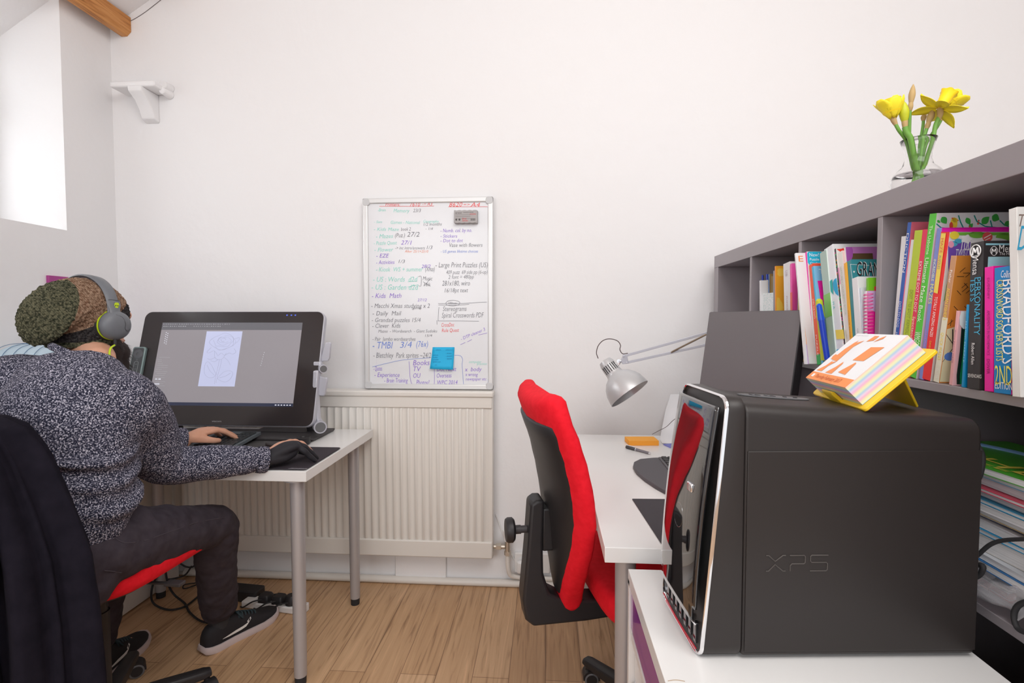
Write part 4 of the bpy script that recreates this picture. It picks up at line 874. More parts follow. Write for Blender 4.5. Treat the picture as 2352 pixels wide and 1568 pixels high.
ring = [c+V((0, -math.cos(a)*.010, math.sin(a)*.0105)) for a in [2*math.pi*i/24 for i in range(24)]]; tube(bm, ring+[ring[0]], .0009, 5, 2)
for a, b in (((-.006, -.006), (-.004, .006)), ((-.004, .006), (0, -.002)), ((0, -.002), (.004, .006)), ((.004, .006), (.006, -.006))): tube(bm, [c+V((0, -a[0], a[1])), c+V((0, -b[0], b[1]))], .0012, 5, 1)
obj('round_emblem', bm, mat('ink_f0', (.93, .93, .93), .5), sp)
book('large white dictionary at the right edge with a blue initial', q3(938, 68), 62*S, q3(966, 1485), .699, .20, (.82, .81, .79), None, None)
sp = on_spine('large white dictionary at the right edge with a blue initial', [])
label_on(sp, .699, 'T', q3(995, 195), q3(1048, 197), .018, (.22, .16, .14)); label_on(sp, .699, 'D', q3(1000, 372), q3(1075, 374), .036, (.02, .36, .62))
GL = 'tall green-spined maze book with leaves and a yellow parrot on its white cover'
Q = lambda pts: [q3(x, y) for x, y in pts]
def pband(a, b, w_): (x0, y0), (x1, y1) = a, b; L = math.hypot(x1-x0, y1-y0); u_, v_ = -(y1-y0)/L*w_/2, (x1-x0)/L*w_/2; return Q([(x0+u_, y0+v_), (x1+u_, y1+v_), (x1-u_, y1-v_), (x0-u_, y0-v_)])
def pleaf(x, y, L, W, ang): return Q(leaf(x, y, L, W, ang))
covp(GL, [pband(a, b, 9) for a, b in (((395, 175), (430, 205)), ((430, 205), (480, 212)), ((560, 112), (575, 160)), ((575, 160), (600, 214)), ((678, 112), (700, 160)), ((700, 160), (760, 195)), ((760, 195), (850, 205)), ((800, 150), (815, 210)), ((870, 150), (905, 185)), ((905, 185), (940, 196)))], TE, .0005)
covp(GL, [pleaf(435, 125, 62, 26, .95), pleaf(620, 130, 60, 20, 1.1), pleaf(735, 175, 78, 26, -.75), pleaf(812, 118, 62, 30, .45), pleaf(905, 185, 60, 18, -.5), pleaf(640, 208, 46, 15, -.9), pleaf(400, 150, 30, 10, .6)], LF, .0008)
covp(GL, [Q(blob(527, 172, 26, 44, 18)), Q(blob(535, 148, 20, 17, 16))], (.95, .72, .06), .0010)
covp(GL, [Q(blob(506, 190, 14, 28, 14)), Q(blob(712, 152, 7, 7, 8)), Q(blob(708, 174, 8, 8, 8)), Q(blob(645, 196, 6, 6, 8)), Q([(553, 142), (563, 152), (555, 156)]), Q(blob(515, 134, 8, 5, 8))], (.82, .09, .05), .0013)
YR = 'wide yellow and red spine lettered TOTALLY AMAZING MAZES, purple and white cover'
covp(YR, [Q([(500, 240), (940, 240), (940, 262), (500, 262)]), Q(blob(700, 258, 60, 26, 16)), Q(blob(900, 276, 60, 30, 16)), Q([(470, 640), (480, 600), (500, 640), (480, 720), (450, 760)])], (.20, .52, .06), .0005)
covp(YR, [Q([(435, 214), (940, 214), (940, 236), (435, 236)])], (.80, .01, .42), .0006)
covp(YR, [Q(blob(790, 330, 170, 52, 24))], (.86, .86, .87), .0008)
covp(YR, [Q([(483, 340), (500, 310), (560, 300), (655, 300), (655, 640), (500, 640), (484, 500)])], (.17, .08, .45), .0009)
covp(YR, [Q(blob(530, 262, 36, 30, 16))], (.88, .70, .06), .0010); covp(YR, [Q(blob(520, 326, 34, 20, 14)), Q(blob(560, 305, 30, 18, 14))], (.08, .42, .62), .0011); covp(YR, [Q(blob(505, 330, 22, 26, 14))], (.86, .35, .52), .0012)
covp(YR, [Q(blob(620, 290, 38, 30, 20, k=.2, p=5))], (.92, .92, .94), .0013); covp(YR, [Q(blob(778, 274, 38, 36, 24))], (.80, .10, .10), .0012); covp(YR, [pband((750, 285), (805, 255), 7), pband((760, 300), (800, 280), 5)], (.95, .88, .88), .0014)
cov(YR, '100', q3(578, 376), q3(650, 376), .0185, (.93, .92, .96), .0015); cov(YR, 'TWISTY', q3(535, 418), q3(650, 418), .0125, (.93, .92, .96), .0015)
ME = 'thick black book of personality tests with blue spine lettering'
covp(ME, [Q([(765, 322), (950, 322), (950, 336), (765, 336)])], (.25, .52, .62), .0005)
covp(ME, [Q(blob(827, 379, 29, 35, 24, p=4, k=.04))], (.93, .93, .93), .0006); covp(ME, [Q(blob(827, 379, 25, 31, 24, p=4, k=.04))], (.02, .02, .02), .0008)
covp(ME, [pband((810, 400), (814, 362), 7), pband((814, 362), (827, 385), 7), pband((827, 385), (840, 362), 7), pband((840, 362), (844, 400), 7)], (.93, .93, .93), .0010)
cov(ME, 'Mensa', q3(864, 388), q3(1010, 390), .0125, (.93, .93, .93)); cov(ME, 'The High IQ', q3(866, 410), q3(1010, 412), .0050, (.93, .93, .93))
# --- middle compartment
K = 1/4.9; C2 = dict(group='books standing on the top shelf')
book('white puzzle magazine with an orange letter, leaning left out of the middle compartment', q2(905, 210), 14*K, q2(1000, 1300), .665, .20, W1, None, None, ct=[('E', .006, .024, .016, .012)], ctc=(.92, .25, .05))
book('white magazine with a purple disc and red bar, second in the middle compartment', q2(915, 300), 22*K, q2(1030, 1300), .672, .20, (.85, .35, .12), W1, None, extra=[([blob(.020, .10, .018, .036, 20)], (.28, .03, .45)), ([[(.008, .015), (.020, .015), (.024, .055), (.012, .055)]], (.85, .06, .05))], ct=[('MAN', .006, .115, .008, .02)], ctc=(.95, .95, .95), spine2=(0, .18, (.55, .42, .72)))
book('magenta dotted spine under a round cyan label about new puzzle circles', q2(1018, 200), 26*K, q2(1095, 1300), .690, .20, (.82, .03, .42), (.85, .84, .80), None, extra=[([blob(.020, .018, .024, .024, 24)], (.01, .48, .72)), ([[(.005, .055), (.05, .055), (.05, .11), (.005, .11)]], (.93, .68, .05))], ct=[('New!', .006, .014, .010, .024), ('Puzzle', .006, .025, .007, .024), ('Circles', .006, .036, .007, .026)], ctc=(.95, .97, 1))
book('white spined booklet right of the magenta dotted one', q2(1048, 380), 24*K, q2(1118, 1300), .692, .19, W1)
book('red and orange spine with tiny white lettering in the middle compartment', q2(1068, 340), 40*K, q2(1150, 1300), .690, .19, (.85, .10, .03), (.88, .10, .05), [('JOIN THE DOTS', .3, .2, .3, (.95, .9, .9)), ('PUZZLE', .66, .2, .3, (.95, .9, .9))], spine2=(.0, .10, (.02, .40, .08)))
book('light blue magazine with a magenta square on its cover', q2(1098, 360), 22*K, q2(1192, 1300), .690, .19, (.08, .50, .75), (.25, .55, .82), None, extra=[([[(.006, .040), (.055, .040), (.060, .105), (.010, .105)]], (.88, .01, .38))], ct=[('TH', .012, .022, .014, .026), ('N', .020, .082, .026, .020), ('All', .020, .098, .008, .012)], ctc=(.95, .95, 1))
# lime highlighter and blue pen standing in front of books
def pen_like(name, label, a, b, r, colr, cat, capc):
    o = thing(name, label, cat, b); e = b-a
    bm = nb(); cyl(bm, a.lerp(b, .28), b, r, r*.95, 14); obj('barrel', bm, colr, o, smooth=True)
    bm = nb(); cyl(bm, a.lerp(b, .03), a.lerp(b, .30), r*.9, r*1.15, 14); cyl(bm, a, a.lerp(b, .03), r*.4, r*.9, 14); obj('cap', bm, capc, o, smooth=True)
pen_like('highlighter', 'lime yellow highlighter leaning among the books beside the blue pen', at(*q2(1180, 715), X=.676), at(*q2(1245, 1405), X=.690), .0085, mat('lime', (.52, .58, .04), .4), 'highlighter', mat('lime_cap', (.55, .60, .03), .4))
pen_like('ballpoint_pen', 'royal blue ballpoint pen leaning in front of the middle books', at(*q2(1180, 770), X=.664), at(*q2(1276, 1400), X=.680), .0068, mat('royal_blue', (.01, .05, .50), .3), 'pen', mat('royal_blue_cap', (.01, .08, .62), .25))
book('clear folder with pale green sheets right of the blue pen', q2(1190, 206), 72*K, q2(1290, 1300), .694, .20, (.42, .56, .50), (.70, .78, .72), None, spine2=(.42, .62, (.22, .55, .12)), name='folder', cat='folder')
book('thick white magazines with teal and blue half circles, bound together', q2(1240, 162), 96*K, q2(1352, 1300), .697, .20, (.84, .85, .90), W1, [('H A', .42, .06, .2, (.1, .6, .7))], spine2=(.02, .14, (.03, .45, .72)))
sp = on_spine('thick white magazines with teal and blue half circles, bound together', [])
bm = nb(); Mz = lambda x, y: at(*q2(x, y), X=.6955)
bm.faces.new([bm.verts.new(Mz(x, y)) for x, y in ((1290, 540), (1310, 510), (1330, 495), (1333, 560), (1340, 640), (1343, 670), (1318, 640), (1300, 600))]); obj('teal_half_circle', bm, mat('teal_print', (.02, .45, .42), .5), sp)
bm = nb(); bm.faces.new([bm.verts.new(Mz(x, y)) for x, y in ((1336, 540), (1350, 500), (1378, 480), (1388, 560), (1398, 640), (1402, 685), (1370, 660), (1345, 610))]); obj('blue_half_circle', bm, mat('blue_print', (.01, .40, .70), .5), sp)
bm = nb(); bm.faces.new([bm.verts.new(Mz(x, y)) for x, y in ((1365, 1065), (1455, 1060), (1470, 1165), (1378, 1170))]); obj('yellow_band', bm, mat('yellow_print', (.93, .72, .12), .5), sp)
sp_ = book('black spine sprinkled with coloured dots and a starburst cover', q2(1342, 165), 30*K, q2(1445, 1200), .700, .20, (.05, .04, .05), (.82, .82, .80), None, extra=[([blob(.03, .012, .024, .024, 20, k=.3, p=9)], (.85, .05, .03)), ([blob(.03, .012, .014, .014, 16, k=.2, p=8)], (.95, .75, .05)), ([[(.0, .05), (.02, .05), (.02, .09), (.0, .09)]], (.80, .02, .40))])
sps = [c for c in sp_.children if c.name.startswith('spine')][0]
for nm, colr in (('orange_dots', (.9, .3, .05)), ('green_dots', (.1, .6, .2)), ('pink_dots', (.85, .1, .4))):
    bm = nb()
    for k in range(22):
        t = random.random(); x = 1346+100*t+random.uniform(0, 22); y = 180+1040*t
        box(bm, .6990, .6996, at(*q2(x, y), X=.699).y-.0011, at(*q2(x, y), X=.699).y+.0011, at(*q2(x, y), X=.699).z-.0018, at(*q2(x, y), X=.699).z+.0018)
    obj(nm, bm, mat(nm, colr, .5), sps)
book('cream nature colouring book with faint spine lettering', q2(1382, 210), 60*K, q2(1488, 1200), .702, .20, (.84, .80, .76), (.85, .60, .58), [('NATURE COLOURING BOOK', .08, .42, .35, (.62, .68, .55)), ('WILD', .72, .12, .4, (.3, .2, .2))])
book('orange spined slim book left of the teal one', q2(1462, 318), 28*K, q2(1528, 1200), .700, .19, (.92, .45, .03), None, [('COLOUR IN THE WILD', .4, .35, .5, (.6, .3, .05))])
book('mauve and turquoise covered book, tallest in the middle compartment', q2(1462, 143), 18*K, q2(1560, 1280), .708, .21, (.80, .78, .80), (.48, .18, .48), None, extra=[([[(.062, .045), (.20, .035), (.20, .10), (.062, .10)]], (.25, .62, .65)), ([[(.012, .016), (.060, .016), (.060, .09), (.008, .09)]], (.12, .07, .03)), ([blob(.0, .01, .016, .03, 14)], (.35, .08, .38))], ct=[('100 1001', .016, .050, .010, .034), ('PUZZLES', .020, .064, .008, .032)], ctc=(.9, .88, .85))
book('teal book with large black and white GRANDPA lettering', q2(1490, 300), 55*K, q2(1566, 1250), .702, .20, (.04, .26, .30), None, None)
GP = 'teal book with large black and white GRANDPA lettering'
P2 = lambda pts: [q2(x, y) for x, y in pts]
covp(GP, [P2([(1532, 325), (1870, 345), (1870, 349), (1532, 329)]), P2([(1532, 325), (1535, 325), (1558, 492), (1554, 492)]), P2([(1552, 490), (1870, 500), (1870, 1000), (1600, 1000)])], (.80, .84, .84), .0005)
cov(GP, 'GRANDPA', q2(1612, 452), q2(2060, 476), .034, (.90, .92, .92), .0007); cov(GP, 'GRANDPA', q2(1606, 456), q2(2054, 480), .034, (.02, .02, .025), .0011)
covp(GP, [[q2(1576+14*math.sin(k*math.pi/5)*(1 if k % 2 == 0 else .4), 411-15*math.cos(k*math.pi/5)*(1 if k % 2 == 0 else .4)) for k in range(10)]], (.92, .92, .9), .0008)
book('white activity book with pale letters in front of the teal one', q2(1552, 490), 64*K, q2(1600, 1230), .700, .17, (.84, .84, .85), None, [('ONE & A PUZZLE BOOK', .5, .45, .25, (.5, .52, .55))])
book('orange red pocket book with a white emblem and the letters IND PUL', q2(1612, 470), 16*K, q2(1640, 1200), .704, .13, (.86, .16, .05), None, None, ct=[('IND', .022, .022, .010, .020), ('PUL', .022, .036, .010, .020)], ctc=(.95, .85, .8), extra=[([blob(.010, .018, .006, .012, 12)], (.95, .9, .88))])
book('white book with two dark blue squares on its cover', q2(1630, 595), 26*K, q2(1656, 1200), .702, .13, (.62, .68, .76), (.78, .84, .88), None, ct=[('The', .012, .016, .010, .018)], ctc=(.75, .2, .15), extra=[([[(.006, .020), (.026, .020), (.026, .048), (.006, .048)], [(.006, .052), (.026, .052), (.026, .078), (.006, .078)]], (.02, .05, .42))])
book('leaf green book sticking up behind the pink spiral notebook', q2(1737, 480), 26*K, q2(1745, 1200), .704, .14, (.18, .52, .02), None, None, ct=[('U', .022, .030, .008, .008)], ctc=(.9, .95, .8))
nb_ = book('pink spiral notebook standing at the right of the middle compartment', q2(1755, 625), 34*K, q2(1757, 1150), .700, .10, (.84, .83, .86), (.86, .02, .34), None, name='spiral_notebook', cat='notebook', extra=[([blob(.018, .022, .010, .022, 14, k=.2, p=3), blob(.03, .17, .012, .02, 14, k=.2, p=3)], (.35, .45, .55)), ([[(0, 0), (.035, 0), (.035, .045), (0, .045)]], (.62, .42, .70))])
bm = nb()
for k in range(13):
    c = at(*q2(1752, 668+k*38), X=.695); R = .0085
    tube(bm, [c+V((-.004+R*.9*math.cos(a), -.002-R*math.sin(a)*1.2, .0015*math.sin(a))) for a in [math.pi*2*i/10 for i in range(11)]], .0009, 6, 2)
obj('spiral_binding', bm, mat('pink_wire', (.85, .10, .38), .35), nb_, smooth=True)
book('red book partly hidden behind the spiral notebook', q2(1832, 575), 16*K, q2(1838, 1150), .716, .10, (.85, .03, .05))
# --- third compartment
G3 = dict(group='books standing on the top shelf')
book('thin white booklet at the left of the far book compartment', q2(512, 512), 14*K, q2(514, 835), .715, .15, W1)
mh = thing('pen_pot', 'small patterned white pen pot with blue pens, far book compartment', 'pen pot', at(*q2(590, 800), X=.74))
p0, p1 = at(*q2(535, 660), X=.722), at(*q2(668, 660), X=.722)
obj('pot_body', box(nb(), .722, .80, p1.y, p0.y, ZS, p0.z), noise_mat('speckled_white', [(.40, (.55, .70, .70)), (.46, (.84, .86, .86))], nscale=180, bump=0), mh, bevel=.002)
pt_ = at(*q2(535, 515), X=.74); pb_ = at(*q2(605, 515), X=.74)
obj('patterned_card', box(nb(), .738, .742, pb_.y, pt_.y, ZS+.02, pt_.z), noise_mat('letter_pattern', [(.38, (.12, .10, .12)), (.42, (.80, .82, .84)), (.55, (.80, .80, .82)), (.58, (.75, .05, .20)), (.66, (.15, .45, .60))], nscale=150, detail=0, interp='CONSTANT', bump=0), mh)
for k, (x, y) in enumerate(((546, 450), (598, 440))):
    bm = nb(); a, b = at(*q2(x, y), X=.745), at(*q2(x+2, 640), X=.745); cyl(bm, a, b, .0032, seg=10)
    tag(obj('ballpoint_pen', bm, mat('royal_blue', (.01, .05, .50), .3), smooth=True), ['left blue pen standing in the patterned pot', 'right blue pen standing in the patterned pot, the taller one'][k], 'pen')
book('brown and gold framed hardback behind the pen pot', q2(612, 438), 12*K, q2(614, 800), .73, .14, (.02, .12, .35), (.35, .22, .08), None, extra=[([[(.006, .008), (.03, .008), (.03, .2), (.006, .2)]], (.55, .40, .20)), ([[(.012, .014), (.03, .014), (.03, .2), (.012, .2)]], (.10, .35, .42))])
book('plain grey spined book left of the bright orange one', q2(666, 402), 18*K, q2(666, 800), .722, .16, (.30, .30, .34))
book('bright orange magazine with a red N on its cover', q2(684, 350), 12*K, q2(686, 800), .715, .18, (.90, .30, .02), (.93, .42, .03), None, ct=[('N', .026, .075, .042, .026)], ctc=(.82, .04, .02), extra=[([blob(.02, .02, .018, .012, 12, k=.2, p=3), blob(.01, .13, .010, .03, 12, k=.2, p=3), blob(.04, .15, .012, .02, 12, k=.2, p=3)], (.95, .60, .08))])
book('white pamphlet bundle right of the orange magazine', q2(780, 326), 72*K, q2(790, 800), .706, .18, (.80, .79, .80), None, [('LIB', .03, .06, .3, (.55, .45, .5)), ('PUZZLE PAPERS', .3, .3, .15, (.6, .35, .35))], name='pamphlet', cat='pamphlets')
book('narrow pink and magenta magazine in the far compartment', q2(866, 322), 22*K, q2(872, 800), .704, .18, (.86, .10, .42), None, None, spine2=(.42, .70, (.85, .12, .10)))
book('yellow dot to dot magazine leaning against the divider', q2(890, 390), 52*K, q2(908, 800), .700, .18, (.93, .70, .10), None, [('DOT', .78, .10, .4, (.15, .1, .05))])
# --- papers and boxes, farthest compartment
def flat(name, label, cat, x0, x1, y0, y1, z0, z1, colr, rz=0, group=None, pg=True):
    cx, cy = (x0+x1)/2, (y0+y1)/2; Mx = Matrix.Translation((cx, cy, 0)) @ Matrix.Rotation(rz, 4, 'Z')
    o = thing(name, label, cat, (cx, cy, z0), group=group); a, b = (x1-x0)/2, (y1-y0)/2; m_ = colr if not isinstance(colr, tuple) else mat('cover_%02x%02x%02x' % tuple(int(255*v) for v in colr), colr, .4)
    if pg:
        obj('pages', box(nb(), -a+.001, a-.001, -b+.001, b-.001, z0+.0011, z1-.0011, Mx), PAGESZ, o)
        bm = box(nb(), -a, a, -b, b, z1-.001, z1, Mx); box(bm, -a, a, -b, b, z0, z0+.001, Mx); obj('cover', bm, m_, o)
    else: obj('lid', box(nb(), -a-.003, a+.003, -b-.003, b+.003, z1-.03, z1, Mx), m_, o, bevel=.002); obj('box_body', box(nb(), -a, a, -b, b, z0, z1-.02, Mx), m_, o, bevel=.002)
    return o
PAGESZ = noise_mat('page_edges_flat', [(0.35, (0.60, 0.59, 0.60)), (0.65, (0.84, 0.83, 0.84))], scale=(1, 1, 900), nscale=3, bump=0.2, rough=0.8)
z = ZS+.0005
for k, (x0, y1, h, c_, lab) in enumerate(((.713, 2.185, .030, (.78, .77, .80), 'wide white book at the bottom of the paper pile in the farthest compartment'),
    (.715, 2.17, .008, (.25, .24, .26), 'thin dark booklet second from the bottom of the far pile'), (.735, 2.12, .026, (.08, .22, .50), 'blue spined book with white pages in the far pile'),
    (.728, 2.13, .018, (.80, .79, .84), 'white block of papers above the blue book'), (.745, 2.09, .017, (.82, .82, .86), 'smaller white block near the top of the far pile'), (.750, 2.07, .014, (.82, .82, .85), 'topmost white booklet of the far pile'))):
    flat('book', lab, 'book', x0, x0+.17, 1.89, y1, z, z+h, c_, random.uniform(-.03, .03), 'books lying in the farthest compartment'); z += h+.0006
z = ZS+.0005
flat('storage_box', 'tall cream box at the back of the farthest compartment, the lower of two', 'box', .93, 1.07, 1.90, 2.05, z, z+.175, (.74, .70, .62), pg=False)
flat('storage_box', 'small cream lidded box on top of the taller one in the farthest compartment', 'box', .935, 1.065, 1.905, 2.045, z+.1755, z+.255, (.76, .72, .64), pg=False)
# --- pile of magazines, second shelf
z = SZ[1]+.0005; cols = [(.62, .60, .62), (.70, .70, .74), (.55, .05, .07), (.74, .73, .76), (.05, .05, .05), (.66, .65, .68), (.10, .10, .11), (.03, .16, .40), (.60, .62, .66), (.68, .66, .62), (.02, .33, .62), (.72, .71, .76), (.10, .10, .16), (.66, .48, .22), (.72, .70, .74), (.02, .30, .52), (.66, .64, .68), (.60, .05, .10), (.78, .78, .80), (.20, .45, .70), (.07, .36, .03)]
nm = ['dull grey magazine, lowest of the pile on the lower shelf', 'pale magazine just above the lowest one of the lower pile', 'dark red edged magazine low in the pile', 'whitish magazine low in the pile above the dark red one', 'black covered magazine with picture, low in the pile', 'pale grey magazine resting on the black one', 'charcoal magazine below the cable in the pile', 'navy magazine in the lower half of the pile', 'pale grey magazine over the navy one', 'thick cream paged book in the middle of the pile', 'bright blue magazine in the middle of the pile', 'lilac white magazine above the bright blue one', 'dark indigo magazine in the upper half of the pile', 'manila coloured folder in the upper half of the pile', 'white magazine above the manila folder', 'deep blue magazine near the top of the pile', 'light grey magazine near the top of the pile', 'crimson edged magazine near the top of the pile', 'white magazine third from the top of the pile', 'sky blue magazine directly under the green book', 'green picture book with yellow letters on top of the pile']
hs = [.006, .008, .005, .009, .006, .010, .006, .012, .010, .026, .008, .014, .006, .009, .012, .007, .012, .006, .014, .008, .012]
random.seed(11)
for k in range(21):
    x0 = .713+random.uniform(0, .022) + (.0 if k > 6 else .012); y1 = 1.10+random.uniform(-.02, .02)
    o = flat('magazine', nm[k], 'magazine', x0+.008, x0+.215, .808, y1, z, z+hs[k], cols[k], random.uniform(-.035, .035) if k < 20 else .03, 'magazines piled on the lower shelf')
    z += hs[k]+.0008
    if k == 6:
        pass
topz = z
bm = nb(); G_ = []
Mg = Matrix.Translation((.83, .865, topz)); 
text(bm, 'THE', mframe(V((.745, 1.03, topz+.0004)), V((0, -1, 0)), V((1, 0, 0)), V((0, 0, 1))), .040, .20); text(bm, 'MAZE', mframe(V((.735, 1.03, topz+.0004)), V((0, -1, 0)), V((1, 0, 0)), V((0, 0, 1))), .008, .16)
top_mag = [o for o in bpy.data.objects if o.get('label') == nm[20]][0]
obj('cover_title', bm, mat('title_yellow', (.75, .62, .10), .5), top_mag)
bm = nb(); tube(bm, [(.84, 1.06, topz+.0003), (.86, .98, topz+.0003), (.85, .90, topz+.0003), (.89, .85, topz+.0003), (.87, .82, topz+.0003)], .004, 6); obj('cover_river', bm, mat('river_blue', (.15, .28, .50), .5), top_mag)
# crumpled clear plastic sleeve
bm = nb(); G = []
for j in range(9):
    G.append([bm.verts.new((.700+.012*math.sin(i*1.3+j*.7)+.004*j, .800+i*.026, SZ[1]+.020+j*.006+.004*math.sin(i*2.1+j))) for i in range(11)])
for a, b in zip(G, G[1:]):
    for i in range(10): bm.faces.new((a[i], a[i+1], b[i+1], b[i]))
so = tag(obj('plastic_sleeve', bm, mat('clear_film', (.92, .90, .93), .12, trans=.75, ior=1.3), smooth=True), 'crumpled clear plastic sleeve drooping from the lower magazine pile', 'sleeve'); so.modifiers.new('s', 'SOLIDIFY').thickness = .0008
# yellow item near the top of far compartment (lying on books, middle bay)
tag(obj('yellow_folder', box(nb(), .92, 1.08, 1.185, 1.30, 1.405, 1.412), mat('yellow_card', (.60, .50, .05), .5), bevel=.001), 'yellow folder edge glimpsed under the bookcase top in the middle bay', 'folder')
tag(obj('folder_stack', box(nb(), .93, 1.085, 1.178, 1.48, ZS+.0005, 1.4045), mat('grey_card', (.16, .15, .16), .6), bevel=.002), 'dark box file at the back of the middle bay', 'box file')
# hot pink item under right monitor edge
tag(obj('book', box(nb(), .722, .90, 1.40, 1.414, SZ[1]+.0005, 1.02), mat('cover_pinkdark', (.60, .01, .25), .5), bevel=.001), 'dark pink book in the second row just right of the monitor', 'book')
# ================================================================ vase with daffodils
VY = 1.208; VX = .812; vz = 1.4905
GLASS = mat('clear_glass', (1, 1, 1), 0.0, trans=1.0, ior=1.27, spec=.5)
prof = [(.001, .0), (.030, .0), (.044, .012), (.0505, .030), (.049, .044), (.040, .056), (.029, .066), (.0245, .080), (.0250, .096), (.029, .112), (.0335, .124),
        (.0322, .124), (.0278, .112), (.0237, .096), (.0232, .080), (.0277, .067), (.0385, .0568), (.0472, .044), (.0487, .030), (.0425, .014), (.029, .0045), (.001, .0045)]
vs_ = thing('vase', 'clear glass vase with a round belly and flared neck on top of the bookcase', 'vase', (VX, VY, vz))
obj('vase_glass', lathe(nb(), prof, Matrix.Translation((VX, VY, vz)), 48), GLASS, vs_, smooth=True, sharp=180)
bm = lathe(nb(), [(.0005, .0052), (.028, .0052), (.0418, .0145), (.0480, .030), (.0465, .044), (.0438, .0485), (.0005, .0485)], Matrix.Translation((VX, VY, vz)), 48)
obj('water', bm, mat('water', (1, 1, 1), 0.0, trans=1.0, ior=1.18), vs_, smooth=True, sharp=60)
STEM = mat('stem_green', (.16, .36, .06), .45); SHE = mat('papery_sheath', (.50, .34, .15), .7); PET = mat('daffodil_yellow', (.98, .68, .01), .5); PET2 = mat('daffodil_petal', (.98, .80, .03), .5); BUD = mat('bud_green_yellow', (.52, .55, .02), .5)
f5 = lambda zx, zy, dy=0: at(1900+zx/3.92, 160+zy/3.92, Y=VY+dy)
def daf(label, stem_px, base, kind, head=None, dy=0, r=.0036):
    o = thing('daffodil', label, 'flower', (VX, VY, vz+.008), group='daffodils in the glass vase')
    F0 = f5(*stem_px[1], dy); kx, ky = F0.x-VX, F0.y-VY; kl = math.hypot(kx, ky); dx_, dy_ = kx/kl, ky/kl; r1, r2 = min(kl*.52, .0165), min(kl*.82, .0285)
    P = [V((VX-dx_*.018, VY-dy_*.018+base[1]*.5, vz+.009)), V((VX+dx_*r1*.5, VY+dy_*r1*.5+base[1]*.35, vz+.060)), V((VX+dx_*r1, VY+dy_*r1+base[1]*.3, vz+.086)), V((VX+dx_*r2, VY+dy_*r2+base[1]*.3, vz+.121))] + [f5(a, b, dy) for a, b in stem_px[1:]]
    bm = nb(); tube(bm, P, r, 10, 5); obj('stem', bm, STEM, o, smooth=True)
    tip = P[-1]; d = (P[-1]-P[-2]).normalized()
    if kind == 'bud':
        a, b, w_, m_ = head; a, b = f5(*a, dy), f5(*b, dy); e = b-a
        bm = nb(); echain(bm, [(a, .002, .002), (a+e*.25, w_*.75, w_*.75), (a+e*.55, w_, w_), (a+e*.85, w_*.6, w_*.6), (b, .0012, .0012)], n=4, seg=12); obj('bud', bm, m_, o, smooth=True)
        bm = nb(); echain(bm, [(tip-d*.004, .004, .004), (tip.lerp(a, .6), .0052, .0052), (a+e*.18, w_*.6, w_*.6), (a+e*.30, w_*.35, w_*.3)], n=3, seg=10); obj('sheath', bm, SHE, o, smooth=True)
    if kind == 'cup':      # half open
        a, b = [f5(*q, dy) for q in head]; e = (b-a).normalized(); L = (b-a).length; s1, s2 = frame(e)
        bm = nb(); Mh = mframe(a, s1, s2, e); lathe(bm, [(.001, 0), (.008, .004), (.017, L*.35), (.0185, L*.7), (.019, L), (.0175, L), (.017, L*.7), (.015, L*.35), (.001, .008)], Mh, 24); obj('trumpet', bm, PET, o, smooth=True)
        for k in range(6):
            an = k*math.pi/3+.3; bm = nb(); G = []
            for j in range(7):
                t = j/6; rr_ = .006+.018*math.sin(min(1, t*1.2)*1.4)+(.018*max(0, t-.55) if k in (2, 3) else 0); zz_ = L*1.02*t; wv = .013*math.sin(math.pi*(.08+.87*t))+.001
                G.append([bm.verts.new(Mh @ V((rr_*math.cos(an+wv/.018*q), rr_*math.sin(an+wv/.018*q), zz_))) for q in (-1, -.5, 0, .5, 1)])
            for x, y in zip(G, G[1:]):
                for i in range(4): bm.faces.new((x[i], x[i+1], y[i+1], y[i]))
            pp = obj('petal', bm, PET2, o, smooth=True); pp.modifiers.new('s', 'SOLIDIFY').thickness = .0008
        bm = nb(); echain(bm, [(tip-d*.006, .004, .004), (tip.lerp(a, .5), .0055, .0055), (a+e*.004, .006, .006)], n=3, seg=10); obj('sheath', bm, SHE, o, smooth=True)
    if kind == 'open':
        a, b = [f5(*q, dy) for q in head]; e = (b-a).normalized(); L = (b-a).length; s1, s2 = frame(e); Mh = mframe(a, s1, s2, e); seg = 36; rr = []
        for r0, t in ((.006, -.1), (.0095, .1), (.0115, .45), (.013, .8), (.0165, 1.0)): rr.append([Mh @ V(((r0*(1+(.10*math.cos(6*x) if t > .9 else 0)))*math.cos(x), (r0*(1+(.10*math.cos(6*x) if t > .9 else 0)))*math.sin(x), L*t)) for x in [2*math.pi*i/seg for i in range(seg)]])
        for r0, t in ((.0155, .98), (.0120, .8), (.0105, .45), (.008, .12), (.002, .05)): rr.append([Mh @ V((r0*math.cos(x), r0*math.sin(x), L*t)) for x in [2*math.pi*i/seg for i in range(seg)]])
        obj('trumpet', rings(nb(), rr), PET, o, smooth=True)
        for k in range(6):
            an = k*math.pi/3+.15; bm = nb(); G = []
            for j in range(9):
                t = j/8; rad_ = .006+.047*t; wv = .0125*math.sin(math.pi*min(1, .12+.9*t))**.8+.0004; drop = (-.014*t*t if k % 2 else .002*t)-.002
                G.append([bm.verts.new(Mh @ (V((rad_*math.cos(an), rad_*math.sin(an), drop-.004*abs(q))) + V((-math.sin(an), math.cos(an), 0))*wv*q)) for q in (-1, -.5, 0, .5, 1)])
            for x, y in zip(G, G[1:]):
                for i in range(4): bm.faces.new((x[i], x[i+1], y[i+1], y[i]))
            pp = obj('petal', bm, PET2, o, smooth=True); pp.modifiers.new('s', 'SOLIDIFY').thickness = .0008
        bm = nb(); echain(bm, [(tip-d*.012, .004, .004), (tip-d*.002, .0055, .0055), (tip.lerp(a, .7), .006, .006)], n=3, seg=10); obj('sheath', bm, SHE, o, smooth=True)
    return o
